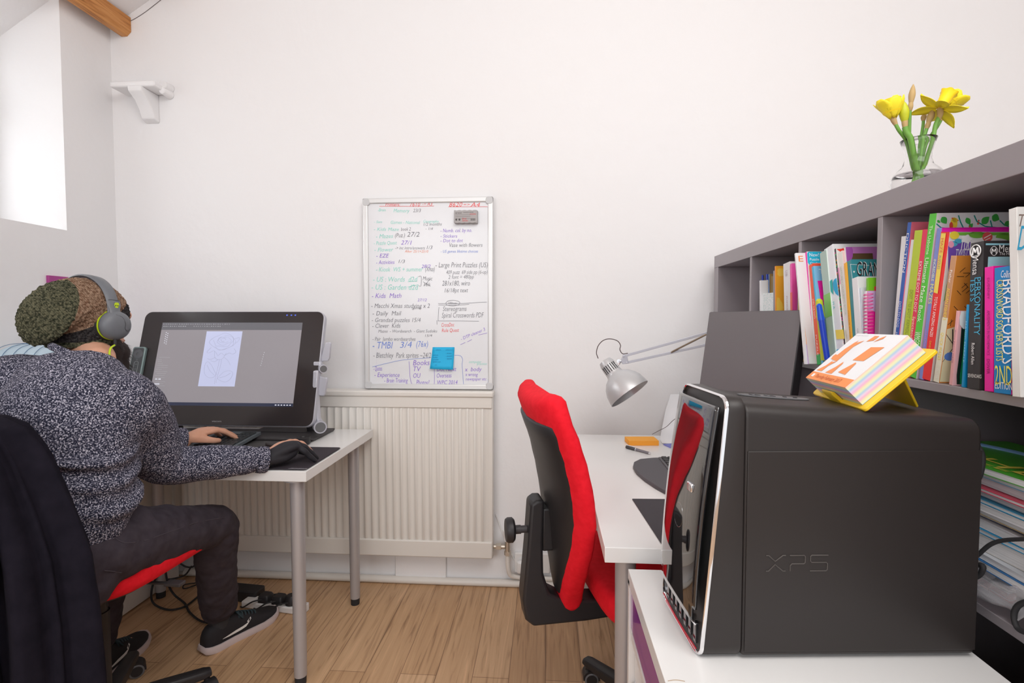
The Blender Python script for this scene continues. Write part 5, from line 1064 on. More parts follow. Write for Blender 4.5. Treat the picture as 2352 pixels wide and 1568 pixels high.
daf('half open daffodil, leftmost flower in the vase', [(720, 680), (645, 545), (605, 470)], (.020, .008), 'cup', ((592, 440), (570, 270)), dy=-.01)
daf('plump yellow-green bud between the left daffodil and the tall bud', [(760, 700), (714, 565), (702, 515)], (.012, -.014), 'bud', ((700, 500), (685, 282), .0095, BUD), dy=-.014, r=.0060)
daf('tallest tan bud standing straight up in the vase', [(745, 640), (742, 520), (747, 345)], (.015, .012), 'bud', ((750, 330), (775, 135), .0065, SHE), dy=.012, r=.0030)
daf('thin stemmed bud leaning inwards behind the large daffodil', [(848, 640), (860, 520), (868, 435)], (-.004, .018), 'bud', ((868, 420), (945, 275), .006, BUD), dy=.022, r=.0030)
daf('brown sheathed bud close to the large daffodil', [(850, 650), (880, 580), (902, 510)], (-.010, .004), 'bud', ((905, 500), (955, 350), .0070, SHE), dy=.004)
daf('large open daffodil with a tilted trumpet, rightmost in the vase', [(905, 650), (975, 500), (1020, 400)], (-.014, -.010), 'open', ((1018, 335), (1100, 205)), dy=-.012, r=.0042)
daf('second pale daffodil mostly hidden behind the large open one', [(935, 600), (985, 520), (1035, 430)], (-.018, .010), 'cup', ((1060, 330), (1135, 235)), dy=.020)
# ================================================================ pen display on the left desk
dzl = .7352
pd = thing('pen_display', 'large black pen display showing a rose line drawing on the left desk', 'monitor', (-1.31, 2.1, .735))
TL, TR, BR_ = at(341, 716, Y=2.115), at(745, 716, Y=2.115), at(718, 979, Y=1.985)
Xl = (at(341, 716, Y=2.115).x+at(283, 979, Y=1.985).x)/2; Xr = (TR.x+BR_.x)/2
Wd = Xr-Xl; upv = V((0, TR.y-BR_.y, TR.z-BR_.z)); Hd = upv.length; upv.normalize()
Bo = V((Xl, BR_.y, BR_.z)); nd = V((1, 0, 0)).cross(upv)   # points to viewer (-y, +z)
Md = mframe(Bo, V((1, 0, 0)), upv, nd)
obj('display_case', prism(nb(), rrect(-.003, Wd+.003, -.003, Hd+.003, .034, 8), -.028, Md), SILVER, pd, bevel=.006, seg=3)
GB = mat('display_glass_black', (.035, .029, .030), .16, spec=.55)
obj('bezel_glass', prism(nb(), rrect(0, Wd, 0, Hd, .031, 8), .0025, Md), GB, pd, bevel=.001)
def dp(px, py):   # pixel -> local display coords
    d = CF + CR*((px-1176)/F) + CU*((784-py)/F); o = V((0, 0, CZ)); t = (Bo-o).dot(nd)/d.dot(nd); q = o+d*t-Bo
    return q.x, q.dot(upv)
sx0, sy1 = dp(378, 741); sx1, _ = dp(697, 741); _, sy0 = dp(500, 932); sx1b, _ = dp(672, 932); sx1 = (sx1+sx1b)/2
sxa, _ = dp(378, 741); sx0 = (sxa + dp(337, 932)[0])/2
SCR = mat('screen_lit', (.10, .095, .10), .20, spec=.6, emis=((.42, .38, .41), .50))
scn = obj('screen', box(nb(), sx0, sx1, sy0, sy1, .0025, .0031, Md), SCR, pd)
def sbox(name, rects, m, z=.0034):
    bm = nb()
    for a, b, c, d in rects: box(bm, a, b, c, d, .003, z, Md)
    return obj(name, bm, m, scn)
SD_ = mat('screen_bar', (.05, .05, .055), .2, emis=((.25, .24, .27), .42))
sbox('menu_bar', [(sx0, sx1, sy1-.032, sy1)], SD_, .0032); sbox('task_bar', [(sx0, sx1, sy0, sy0+.013)], mat('task_bar', (.01, .012, .02), .2, emis=((.05, .06, .12), .4)), .0033)
px0, py1 = dp(478, 761); px1, _ = dp(557, 761); pxb0, py0 = dp(454, 887); pxb1, _ = dp(541, 887)
px0 = (px0+pxb0)/2; px1 = (px1+pxb1)/2
sbox('canvas_page', [(px0, px1, py0, py1)], mat('canvas_page', (.25, .25, .3), .2, emis=((.50, .54, .78), .72)), .0035)
bm = nb()
def rl(pts, r=.00045):   # rose line in page coordinates 0..1 (u right, v up)
    tube(bm, [Md @ V((px0+(px1-px0)*u, py0+(py1-py0)*v, .0036)) for u, v in pts], r, 4, 5)
for k, (cu, cv, ru, rv) in enumerate(((.50, .84, .07, .03), (.51, .84, .13, .055), (.52, .83, .19, .08), (.50, .82, .27, .11), (.50, .81, .33, .14))):
    rl([(cu+ru*math.cos(a+k)*(1+.12*math.sin(3*a+k)), cv+rv*math.sin(a+k)*(1+.15*math.cos(4*a+k))) for a in [i*.48 for i in range(12-k % 2)]])
rl([(.18, .86), (.12, .80), (.20, .74), (.30, .70), (.42, .66), (.55, .66), (.68, .70), (.80, .74), (.86, .80), (.80, .86)])
rl([(.80, .86), (.95, .88), (.90, .80), (.82, .78)]); rl([(.2, .70), (.10, .62), (.16, .60), (.28, .64), (.36, .60), (.42, .55), (.5, .60), (.6, .56), (.72, .60), (.82, .58), (.9, .62), (.84, .68)])
rl([(.30, .64), (.34, .52), (.44, .48), (.56, .50), (.64, .60)]); rl([(.36, .52), (.22, .48), (.14, .50)]); rl([(.6, .52), (.72, .46), (.80, .38)]); rl([(.44, .48), (.34, .44), (.24, .46)])
rl([(.48, .48), (.47, .36), (.45, .22), (.44, .04)]); rl([(.54, .48), (.53, .36), (.50, .22), (.48, .06)]); rl([(.45, .22), (.38, .16), (.24, .16), (.12, .24), (.10, .38), (.16, .44), (.28, .38), (.38, .28), (.45, .22)]); rl([(.40, .20), (.26, .28), (.16, .38)])
rl([(.50, .14), (.60, .10), (.74, .08), (.86, .14), (.90, .24), (.80, .28), (.66, .26), (.56, .20), (.50, .14)]); rl([(.54, .15), (.70, .18), (.84, .24)])
obj('rose_sketch', bm, mat('sketch_line', (.2, .2, .28), .3, emis=((.32, .34, .50), .5)), scn)
random.seed(5)
LW = mat('interface_white', (.4, .4, .45), .3, emis=((.65, .66, .75), .6)); LG = mat('interface_grey', (.2, .2, .2), .3, emis=((.42, .41, .46), .5))
rr = []
for k in range(30): x = sx0+.004+k*.010; rr.append((x, x+random.uniform(.003, .007), sy1-.008, sy1-.006))
for k in range(24): x = sx0+.006+k*.0095+(.03 if k > 10 else 0); rr.append((x, x+random.uniform(.002, .006), sy1-.018, sy1-.015))
sbox('menu_text', rr, LG)
rr = [(sx0+.022+(.008*(k % 2)), sx0+.026+(.008*(k % 2)), sy1-.045-k*.0045, sy1-.042-k*.0045) for k in range(12)]
for k in range(5): rr.append((sx0+.012+k*.011, sx0+.020+k*.011, sy0+.003, sy0+.009))
for k in range(6): rr.append((sx1-.075+k*.012, sx1-.068+k*.012, sy0+.004, sy0+.008))
x_, y_ = dp(600, 840); rr += [(x_-.001+k*.0012, x_+.0004+k*.0012, y_+k*.009, y_+k*.009+.003) for k in range(7)]
rr += [(sx0+.012, sx0+.021, sy0+.105, sy0+.110), (sx0+.026, sx0+.036, sy0+.105, sy0+.110), (sx0+.012, sx0+.034, sy0+.085, sy0+.090)]
sbox('white_icons', rr, LW)
rr = []
for k in range(22): rr.append((sx0+.006+random.uniform(0, .01), sx0+.02+random.uniform(.0, .04), sy0+.02+k*.0085, sy0+.0212+k*.0085))
sbox('panel_text', rr, LG)
bm = nb(); x_, y_ = dp(498, 969)
text(bm, 'wacom', Md @ Matrix.Translation((x_, y_, .0027)), .0075, .040, center=True, off=.008); obj('brand_lettering', bm, mat('logo_grey', (.32, .32, .33), .4), pd)
bm = nb()
for px_ in (660, 670, 679): x_, y_ = dp(px_, 724); box(bm, x_-.003, x_+.003, y_-.0025, y_+.0025, .0025, .0028, Md)
obj('indicator_icons', bm, mat('icon_blue', (.02, .05, .3), .3, emis=((.10, .16, .75), .9)), pd)
# ergonomic stand arm at the right with two flag levers
def ap(px, py, Y): return at(px, py, Y=Y)
def slab(name, pts, Y, d, m, par, bev=.002): return obj(name, rings(nb(), [[at(a, b, Y=Y)+V((0, e, 0)) for a, b in pts] for e in (-d/2, d/2)]), m, par, bevel=bev)
Ya = 2.07
slab('lever', [(748, 787), (758, 785), (761, 789), (758, 822), (754, 829), (743, 829), (738, 835), (736, 829), (744, 800)], Ya+.01, .012, SILVER, pd, .003)
slab('lever', [(731, 866), (735, 862), (744, 866), (752, 867), (753, 872), (748, 905), (744, 909), (732, 908), (729, 900)], Ya-.02, .012, SILVER, pd, .003)
for n_, (a, b, r, Y) in (('pivot_knob', (743, 847, 10, Ya-.035)), ('pivot_hub', (736, 981, 15, Ya-.06))):
    c = at(a, b, Y=Y); rr_ = r*Y/F; ax = V((.55, -.83, 0)).normalized(); o = obj(n_, cyl(nb(), c-ax*.040, c, rr_, seg=28), SILVER, pd, smooth=True)
    obj('hub_cap', cyl(nb(), c-ax*.001, c+ax*.0012, rr_*.80, seg=28), mat('hub_grey', (.15, .15, .155), .5), o, smooth=True)
slab('stand_arm', [(722, 850), (735, 850), (731, 900), (735, 960), (746, 978), (738, 992), (722, 985), (718, 950)], Ya-.03, .030, SILVER, pd, .006)
slab('stand_link', [(722, 830), (738, 830), (742, 855), (730, 866), (720, 866)], Ya-.01, .02, SILVER, pd, .004)
obj('stand_base', box(nb(), -1.25, -.925, 1.99, 2.20, dzl+.0026, dzl+.012), DARK, pd, bevel=.003)
bm = nb(); cyl(bm, (-1.6, 2.14, dzl+.012), (-1.6, 2.12, .80), .02); cyl(bm, (-1.0, 2.14, dzl+.012), (-1.0, 2.12, .80), .02); box(bm, -1.62, -.98, 2.10, 2.15, dzl+.0026, dzl+.014)
obj('rear_stand', bm, DARK, pd, smooth=True)
# remote on left bezel
rm = thing('shortcut_remote', 'grey-green shortcut remote with a round dial on the left edge of the pen display', 'remote')
xa, ya = dp(316, 798); xb, yb = dp(347, 798); xc, yc_ = dp(310, 873)
Mr = Md @ Matrix.Translation((xa-.006, yc_, .0027)); RW, RH = .056, ya-yc_
rm.location = Mr.to_translation()
obj('remote_body', prism(nb(), rrect(0, RW, 0, RH, .010), .014, Mr), mat('remote_rim', (.22, .30, .30), .4, .2), rm, bevel=.003)
obj('remote_face', prism(nb(), rrect(.005, RW-.005, .005, RH-.005, .008), .0146, Mr), mat('remote_face', (.07, .075, .08), .5), rm, bevel=.0005)
c = V((RW/2, RH-.032, 0)); bm = lathe(nb(), [(.001, .0150), (.006, .0150), (.0065, .0165), (.016, .0165), (.0195, .0155), (.0205, .0146), (.0205, .0140), (.001, .0140)], Mr @ Matrix.Translation((c.x, c.y, 0)), 28); obj('dial', bm, mat('dial_grey', (.10, .105, .115), .4), rm, smooth=True)
bm = nb(); pts = rrect(.019, RW-.019, .012, RH-.062, .008); tube(bm, [Mr @ V((x, y, .0150)) for x, y in pts+[pts[0]]], .0007, 5, 1)
for k in range(4): box(bm, .024, .032, .024+k*.020, .0248+k*.020, .0146, .0152, Mr)
obj('button_outline', bm, mat('outline_grey', (.35, .37, .38), .4), rm)
# desk mat, mouse mat, keyboard, pen pot, paper
tag(obj('desk_mat', box(nb(), -1.60, -.93, 1.80, 2.20, dzl, dzl+.002), mat('mat_grey', (.085, .082, .084), .5), bevel=.0006), 'large dark grey mat under the pen display and keyboard', 'mat')
mp_ = [at(a, b, Z=dzl+.002) for a, b in ((706, 1081), (789, 1031), (608, 1019), (585, 1073))]
pts = [(p.x, p.y) for p in mp_]; pts[0] = (-.776, 1.606); pts[1] = (-.776, 1.90); pts[2] = (-1.085, 1.90); pts[3] = (-1.085, 1.606)
mm = tag(obj('mouse_mat', prism(nb(), rrect(-1.085, -.773, 1.604, 1.895, .012), .002, Matrix.Translation((0, 0, dzl+.0024))), mat('mat_purple_black', (.035, .028, .036), .8), bevel=.0006), 'black mouse mat at the front right corner of the left desk', 'mouse mat')
bm = nb(); p = at(665, 1076, Z=dzl+.0046); text(bm, 'SPRANGERWAY', mframe(p, V((1, 0, 0)), V((0, 1, 0)), V((0, 0, 1))), .0085, .058, shear=.35); tube(bm, [p+V((-.004, 0, 0)), p+V((.012, .003, 0)), p+V((.06, .001, 0))], .0004, 4)
obj('mat_lettering', bm, mat('mat_print', (.40, .38, .42), .6), mm)
kbl = thing('keyboard', 'black keyboard with a number pad under the left hand on the left desk', 'keyboard', (-1.3, 1.9, dzl))
kc = at(589, 997, Z=dzl+.02); kd = at(541, 1030, Z=dzl+.012)
kx1 = (kc.x+kd.x)/2+.008; ky0, ky1 = kd.y+.003, kc.y-.01
Mk = mframe(V((kx1, ky0, dzl+.004)), V((1, 0, 0)), V((0, 1, .085)).normalized(), V((0, -.085, 1)).normalized()); KD = ky1-ky0
KG = mat('keyboard_dark', (.12, .14, .155), .45)
obj('key_tray', box(nb(), -.44, 0, 0, KD, 0, .014, Mk), KG, kbl, bevel=.002)
KK = mat('key_black', (.030, .034, .038), .4); ks = KD*.90/6.2
cnt = 0
for r_ in range(6):
    for k in range(22):
        x1 = -.008-k*.0192
        if k in (4, 8) : continue
        if r_ in (1,) and 4 < k < 8 and k != 6: continue
        if r_ == 2 and 4 < k < 8: continue
        if x1 < -.43 or cnt >= 98: continue
        if r_ == 5 and k < 4 and k != 9: h0 = .6
        cnt += 1
        obj('key', box(nb(), x1-.0172, x1, KD*.05+r_*ks, KD*.05+r_*ks+ks*.87, .014, .0185, Mk), KK, kbl, bevel=.0015, seg=1)
bm = nb(); tube(bm, [Mk @ V((-.10, KD, .008)), at(505, 990, Z=dzl+.006), at(488, 984, Z=dzl+.006), at(470, 978, Z=dzl+.006), at(430, 974, Z=dzl+.006)], .0016, 6); obj('keyboard_cable', bm, INK, kbl, smooth=True)
pc_ = at(711, 1020, Z=dzl+.002)
pp = thing('pen_holder', 'small black round pen holder beside the gloved hand', 'pen holder', V((pc_.x-.0, pc_.y+.08, dzl)))
c = V((-.945, 1.945, dzl+.0022)); pp.location = c
bm = lathe(nb(), [(.024, 0), (.026, .002), (.026, .026), (.024, .028), (.012, .028), (.010, .024), (.001, .024)], Matrix.Translation(c), 28); obj('holder_cup', bm, BLACK, pp, smooth=True)
p, q = at(706, 1007, Y=1.89), at(692, 1010, Y=1.84)
pe = thing('stylus', 'dark stylus pen with a pale green tip band held in the gloved hand', 'stylus', q)
p1_, q1_ = at(706, 1008, Y=1.80), at(672, 1040, Y=1.70)
# grey sheet of paper at the left front of the desk
tag(obj('paper_sheet', box(nb(), -.14, .08, -.04, .10, 0, .0008, Matrix.Translation(at(310, 1076, Z=dzl)+V((-.02, .06, 0))) @ Matrix.Rotation(.12, 4, 'Z')), mat('paper_blue', (.70, .72, .86), .6)), 'bluish white sheet at the front left of the desk below the elbow', 'paper')
# ================================================================ things at far left
cb_ = thing('side_cabinet', 'cream side cabinet standing under the left end of the desk', 'cabinet', (-1.88, 2.0, 0))
obj('cabinet_body', box(nb(), -2.02, -1.735, 1.72, 2.30, .006, .695), CREAM, cb_, bevel=.002)
obj('cabinet_door', box(nb(), -2.01, -1.745, 1.702, 1.719, .02, .68), CREAM, cb_, bevel=.002)
bg = thing('checked_bag', 'rounded pale blue bag with a grid pattern behind the person', 'bag', (-1.90, 1.85, .70))
BG = mat('pale_blue_cloth', (.52, .66, .76), .5)
by, bz = 1.84, .70; bm = nb(); rr_ = []
for x, f in ((-2.015, .80), (-2.0, .96), (-1.975, 1), (-1.845, 1), (-1.815, .96), (-1.80, .86)):
    pr = [(-.11, 0), (.11, 0), (.12, .10), (.12, .28), (.115, .37), (.09, .412), (.04, .43), (-.04, .43), (-.09, .412), (-.115, .37), (-.12, .28), (-.12, .10)]
    rr_.append([V((x, by+y*f, bz+z*(.5+.5*f))) for y, z in pr])
rings(bm, rr_); obj('bag_body', bm, BG, bg, smooth=True)
bm = nb()
for k in range(5):
    z = bz+.06+k*.075; tube(bm, [V((x, by-.1215 if z < bz+.36 else by-.112, z)) for x in (-2.0, -1.93, -1.86)]+[V((-1.815, by-.113, z)), V((-1.7995, by-.095, z)), V((-1.7992, by, z)), V((-1.80, by+.09, z))], .0011, 5)
for x in (-1.99, -1.95, -1.91, -1.87, -1.83): tube(bm, [V((x, by-.1212, bz+.1)), V((x, by-.1212, bz+.28)), V((x, by-.1165, bz+.37)), V((x, by-.09, bz+.4125)), V((x, by-.04, bz+.4305)), V((x, by+.04, bz+.4305))], .0011, 5)
for y in (-.07, -.03, .01, .05): tube(bm, [V((-1.7985, by+y, bz+.06)), V((-1.7985, by+y, bz+.36))], .0011, 5)
obj('grid_lines', bm, mat('grid_blue', (.12, .22, .36), .6), bg)
bm = box(nb(), -1.905, -1.872, by-.1225, by-.1205, bz+.29, bz+.345); box(bm, -1.7990, -1.7975, by-.03, by+.01, bz+.285, bz+.36); obj('blue_patch', bm, mat('patch_blue', (.18, .50, .74), .5), bg)
# ================================================================ cables and plugs on the floor
fl = lambda px, py, z=.006: at(px, py, Z=z)
ad = thing('power_adaptor', 'black power adaptor brick on the floor behind the shoe', 'adaptor', fl(576, 1372))
Ma = Matrix.Translation(fl(572, 1376, 0)) @ Matrix.Rotation(math.radians(-6), 4, 'Z')
obj('adaptor_brick', box(nb(), -.085, .055, -.03, .035, .001, .052, Ma), BLACK, ad, bevel=.006, seg=3)
bm = nb(); tube(bm, [Ma @ V((.05, 0, .03)), Ma @ V((.09, .0, .026)), Ma @ V((.15, .012, .03)), Ma @ V((.185, .0, .016)), Ma @ V((.15, -.03, .010)), Ma @ V((.09, -.035, .012)), Ma @ V((.05, -.02, .018))], .0042, 8); obj('adaptor_lead', bm, RUBBER, ad, smooth=True)
ps = thing('power_strip', 'white power strip on the floor by the desk leg with black plugs in it', 'power strip', fl(660, 1400))
Mq = Matrix.Translation(fl(640, 1398, 0)) @ Matrix.Rotation(math.radians(-8), 4, 'Z')
obj('strip_body', box(nb(), -.16, .115, -.028, .028, .001, .030, Mq), mat('white_plastic', (.84, .82, .81), .35), ps, bevel=.006, seg=3)
obj('strip_switch', box(nb(), .116, .132, -.022, .020, .001, .034, Mq), mat('white_plastic', (.84, .82, .81), .35), ps, bevel=.003)
for k, (x, lab) in enumerate(((-.06, 'left black plug in the power strip'), (.005, 'middle black plug in the power strip'), (.062, 'right rounded black plug in the power strip'))):
    o = thing('plug', lab, 'plug', Mq @ V((x, 0, .03)))
    if k < 2: obj('plug_body', rings(nb(), [[Mq @ V((x+a*s, b*s, z)) for a, b in rrect(-.025, .025, -.025, .025, .008, 3)] for z, s in ((.0305, 1), (.052, .95), (.060, .75))]), BLACK, o, smooth=True)
    else: obj('plug_body', rings(nb(), [[Mq @ V((x+.026*math.cos(a)*s, .024*math.sin(a)*s, z)) for a in [math.pi*2*i/20 for i in range(20)]] for z, s in ((.0305, 1), (.060, .95), (.068, .7))]), BLACK, o, smooth=True)
    bm = nb(); tube(bm, [Mq @ V((x, -.02, .045)), Mq @ V((x-.03, -.045, .045)), Mq @ V((x-.07, -.05, .02)), Mq @ V((x-.10, -.03, .008))], .0032, 8); obj('plug_lead', bm, RUBBER, o, smooth=True)
def floor_cable(pts, r, lab):
    bm = nb(); tube(bm, [at(a, b, Z=z) if z < .05 else at(a, b, Y=2.1) for a, b, z in pts], r, 8); tag(obj('cable', bm, RUBBER, smooth=True), lab, 'cable')
floor_cable([(395, 1284, .3), (372, 1308, .3), (352, 1340, .2), (348, 1375, .02), (362, 1392, .006), (392, 1400, .006), (425, 1392, .006), (452, 1372, .006), (475, 1352, .006)], .0042, 'black cable looping on the floor left of the seated person')
floor_cable([(378, 1300, .3), (386, 1340, .2), (400, 1365, .02), (424, 1385, .006), (436, 1406, .006), (460, 1425, .006), (490, 1432, .006)], .0042, 'black cable running from the left desk leg towards the shoe')
floor_cable([(405, 1288, .3), (425, 1300, .3), (440, 1302, .3), (450, 1296, .3)], .0035, 'short black cable under the red seat near the calf')
floor_cable([(385, 1330, .2), (400, 1328, .2), (425, 1320, .2), (440, 1300, .3)], .0035, 'black cable hanging above the floor behind the left desk leg')
floor_cable([(450, 1338, .006), (425, 1342, .006), (420, 1350, .006), (430, 1350, .006), (452, 1342, .006)], .0025, 'thin black wire loop on the floor far under the desk')
# ================================================================ seated person
def fab(name, stops, nscale, bump, bd, bscale, rough=.9, sheen=.2): 
    m = noise_mat(name, stops, nscale=nscale, detail=2, rough=rough, bump=bump, bdist=bd, bscale=bscale, spec=.15); return m
KNIT = fab('heather_knit', [(.40, (.018, .020, .038)), (.52, (.085, .085, .125)), (.60, (.38, .37, .45)), (.70, (.66, .63, .72))], 300, 1.0, .005, 280)
DEN = noise_mat('charcoal_denim', [(.3, (.040, .032, .042)), (.7, (.058, .048, .060))], nscale=40, rough=.85, bump=.25, bdist=.0008, bscale=700, spec=.2)
SKIN = noise_mat('skin', [(.3, (.62, .31, .20)), (.7, (.72, .40, .28))], nscale=18, rough=.5, bump=.15, bdist=.0006, bscale=260, spec=.35)
HOODIE = noise_mat('navy_jersey', [(.3, (.009, .008, .013)), (.7, (.014, .012, .019))], nscale=30, rough=.95, bump=.3, bdist=.0006, bscale=900, spec=.1)
person = thing('person', 'person in heather grey jumper, slouchy knitted hat and dark jeans at the pen display', 'person', (-1.22, 1.25, 0))
Hc = at(203, 742, Y=1.42)                                  # head centre
fh = V((.20, .97, -.08)).normalized(); rh = fh.cross(V((0, 0, 1))).normalized(); uh = rh.cross(fh)
MH = mframe(Hc, rh, fh, uh)                                # local: x right, y forward, z up
Rm = MH.to_3x3().to_4x4()
shR, shL = at(300, 916, Y=1.29), at(18, 900, Y=1.33)
neckb = at(176, 815, Y=1.31)
elR = at(392, 1056, Y=1.45); wrR = at(612, 1050, Y=1.61)
wrL = at(428, 1004, Y=1.80); elL = V((-1.50, 1.53, .84))
hipc = V((-1.22, 1.20, .66)); hipR = at(225, 1262, Y=1.22); hipL = hipR+V((-.20, .02, 0))
knR = at(492, 1208, Y=1.62)
shH = at(466, 1503, Z=0); shT = at(640, 1408, Z=0); dSh = (shT-shH).normalized(); anR = shH+dSh*.062+V((0, 0, .125))
shHL = V((-1.502, 1.55, 0)); dShL = V((-.028, .285, 0)).normalized()
knL = V((-1.40, 1.55, .55)); anL = shHL+dShL*.062+V((0, 0, .12))
# --- hands
def hand(bm, wr, d, s, fingers=(0, 1, 2, 3), thumb=True, g=1.0, palm=(0, .042), curl=1.0, flat=.0, wrist=True, arch=0.0, sp_=0.0, heel=0.0):
    """wr wrist, d forward, s thumb side"""
    up = V((0, 0, 1)); z0 = wr.z
    P = lambda f, t, h: wr + d*f + s*t + V((0, 0, h + arch*math.sin(math.pi*min(1, max(0, f/.17)))))
    pc0, pw = palm
    if wrist: echain(bm, [(P(-.03, 0, .002), .026*g, .019*g), (P(.0, 0, .002), .027*g, .019*g), (P(.025, pc0*.7, .010), pw*.82*g, .018*g), (P(.055, pc0, .018), pw*g, .0165*g), (P(.083, pc0, .020), pw*.98*g, .0135*g)], side=s, n=4, seg=18)
    if heel: echain(bm, [(P(.012, -.018, .000), heel, heel), (P(.045, -.026, -.006), heel*1.05, heel), (P(.075, -.028, .000), heel*.8, heel*.8)], side=s, n=4, seg=14)
    spec = [(.031, .090, .030, .026, .020), (.0105, .094, .034, .028, .021), (-.0105, .090, .031, .026, .020), (-.030, .080, .025, .020, .018)]
    for k in fingers:
        t, f0, a, b, c = spec[k]; r = .0098*g*(1 if k < 3 else .88); up_k = sp_*(.010, .007, .000, -.007)[k]; t2 = t*(1+sp_*(.1, .1, .5, .45)[k])
        p0 = P(f0-.014, t*.95, .019); p1 = P(f0+.004, t, .022); p2 = P(f0+a*.96, t2*1.14, .020-.010*curl+up_k); p3 = P(f0+a+b*.86, t2*1.22, .010-.020*curl+flat+up_k); p4 = P(f0+a+b+c*.78, t2*1.25, -.002-.024*curl+flat+up_k*.5)
        echain(bm, [(p0, r*1.02, r), (p1, r*1.12, r*1.05), (p1.lerp(p2, .55), r*.95, r*.92), (p2, r*1.04, r*.98), (p2.lerp(p3, .5), r*.9, r*.86), (p3, r*.94, r*.9), (p4, r*.78, r*.72)], side=s, n=4, seg=14)
    if thumb:
        echain(bm, [(P(.012, .022, .004), .015*g, .013*g), (P(.040, .044, .000), .014*g, .012*g), (P(.068, .054, -.008), .0112*g, .0100*g), (P(.092, .050, -.014), .0095*g, .0085*g)], side=up, n=4, seg=14)
dR = V((.60, .80, 0)).normalized(); sR = V((-.80, .60, 0)).normalized()
wRh = V((wrR.x, wrR.y, .767)); dL = V((.55, .83, 0)).normalized(); sL = V((.83, -.55, 0)).normalized(); wLh = V((wrL.x, wrL.y, .783))
# --- body: one continuous surface
bm = nb(); Pm = lambda x, y, z: MH @ V((x, y, z))
ell(bm, Pm(0, -.012, .025), (.074, .094, .090), Rm, 28, 18); ell(bm, Pm(0, .034, -.035), (.058, .058, .075), Rm, 24, 16)
ell(bm, Pm(0, .050, -.082), (.040, .042, .034), Rm); ell(bm, Pm(0, .083, .030), (.055, .016, .024), Rm)
echain(bm, [(Pm(0, .088, .020), .008, .008), (Pm(0, .103, -.006), .010, .010), (Pm(0, .108, -.020), .0145, .009)], side=rh, n=3, seg=12)      # nose
for s_ in (-1, 1):
    ell(bm, Pm(.034*s_, .068, -.012), (.020, .018, .018), Rm)                                                                                 # cheek
    ell(bm, Pm(.078*s_, -.006, -.005), (.006, .018, .030), Rm)                                                                                # ear
ell(bm, Pm(0, .092, -.046), (.024, .010, .006), Rm); ell(bm, Pm(0, .090, -.057), (.020, .010, .007), Rm)                                       # lips
echain(bm, [(Pm(0, .004, -.03), .050, .054), (Pm(0, .000, -.075), .051, .052), (neckb+V((.006, .045, -.025)), .054, .050), (neckb+V((0, .01, -.08)), .062, .056)], side=rh, n=4)
up_m = (shR+shL)/2
echain(bm, [(hipc+V((0, 0, -.04)), .13, .10), (hipc+V((0, .0, .08)), .14, .10), (V((-1.235, 1.24, .87)), .145, .10), (V((-1.24, 1.27, .98)), .14, .09), (neckb+V((0, .0, -.10)), .07, .055)], n=4)
echain(bm, [(shR.lerp(neckb, .6)+V((0, 0, -.05)), .055, .055), (shR, .052, .052), (shR.lerp(elR, .5), .044, .044), (elR, .040, .040), (elR.lerp(wRh, .35), .040, .038), (elR.lerp(wRh, .8), .030, .026), (wRh, .027, .020)], side=(0, 0, 1), n=4)
echain(bm, [(shL.lerp(neckb, .6)+V((0, 0, -.05)), .055, .055), (shL, .052, .052), (shL.lerp(elL, .5), .044, .044), (elL, .040, .040), (elL.lerp(wLh, .35), .040, .038), (elL.lerp(wLh, .8), .030, .026), (wLh, .027, .020)], side=(0, 0, 1), n=4)
for h_, k_, a_, fd in ((hipR, knR, anR, dSh), (hipL, knL, anL, dShL)):
    echain(bm, [(h_, .085, .085), (h_.lerp(k_, .5), .070, .070), (k_, .056, .056), (k_.lerp(a_, .35), .053, .053), (k_.lerp(a_, .8), .038, .038), (a_, .030, .032), (a_+V((0, 0, -.05)), .026, .030)], n=4)
    fz = V((a_.x, a_.y, .052)); echain(bm, [(fz-fd*.03, .024, .024), (fz+fd*.05, .028, .024), (fz+V((0, 0, -.008))+fd*.14, .030, .016)], side=fd.cross(V((0, 0, 1))), n=3)
hand(bm, wRh, dR, sR, g=1.10, arch=.014, sp_=1.0, heel=.0165); hand(bm, wLh, dL, sL, curl=.75)
body = obj('body', bm, SKIN, person)
bake(body, [('REMESH', dict(mode='VOXEL', voxel_size=.0038)), ('SMOOTH', dict(factor=.5, iterations=3))])
# eyes
for s_ in (-1, 1):
    bm = nb(); ell(bm, Pm(.030*s_, .078, .008), (.0115, .0115, .0115), Rm); e_ = obj('eye', bm, mat('eye_white', (.75, .73, .72), .2), person, smooth=True)
    bm = nb(); ell(bm, Pm(.030*s_, .0865, .008), (.0052, .0035, .0052), Rm); obj('iris', bm, mat('iris_brown', (.06, .03, .02), .2), e_, smooth=True)
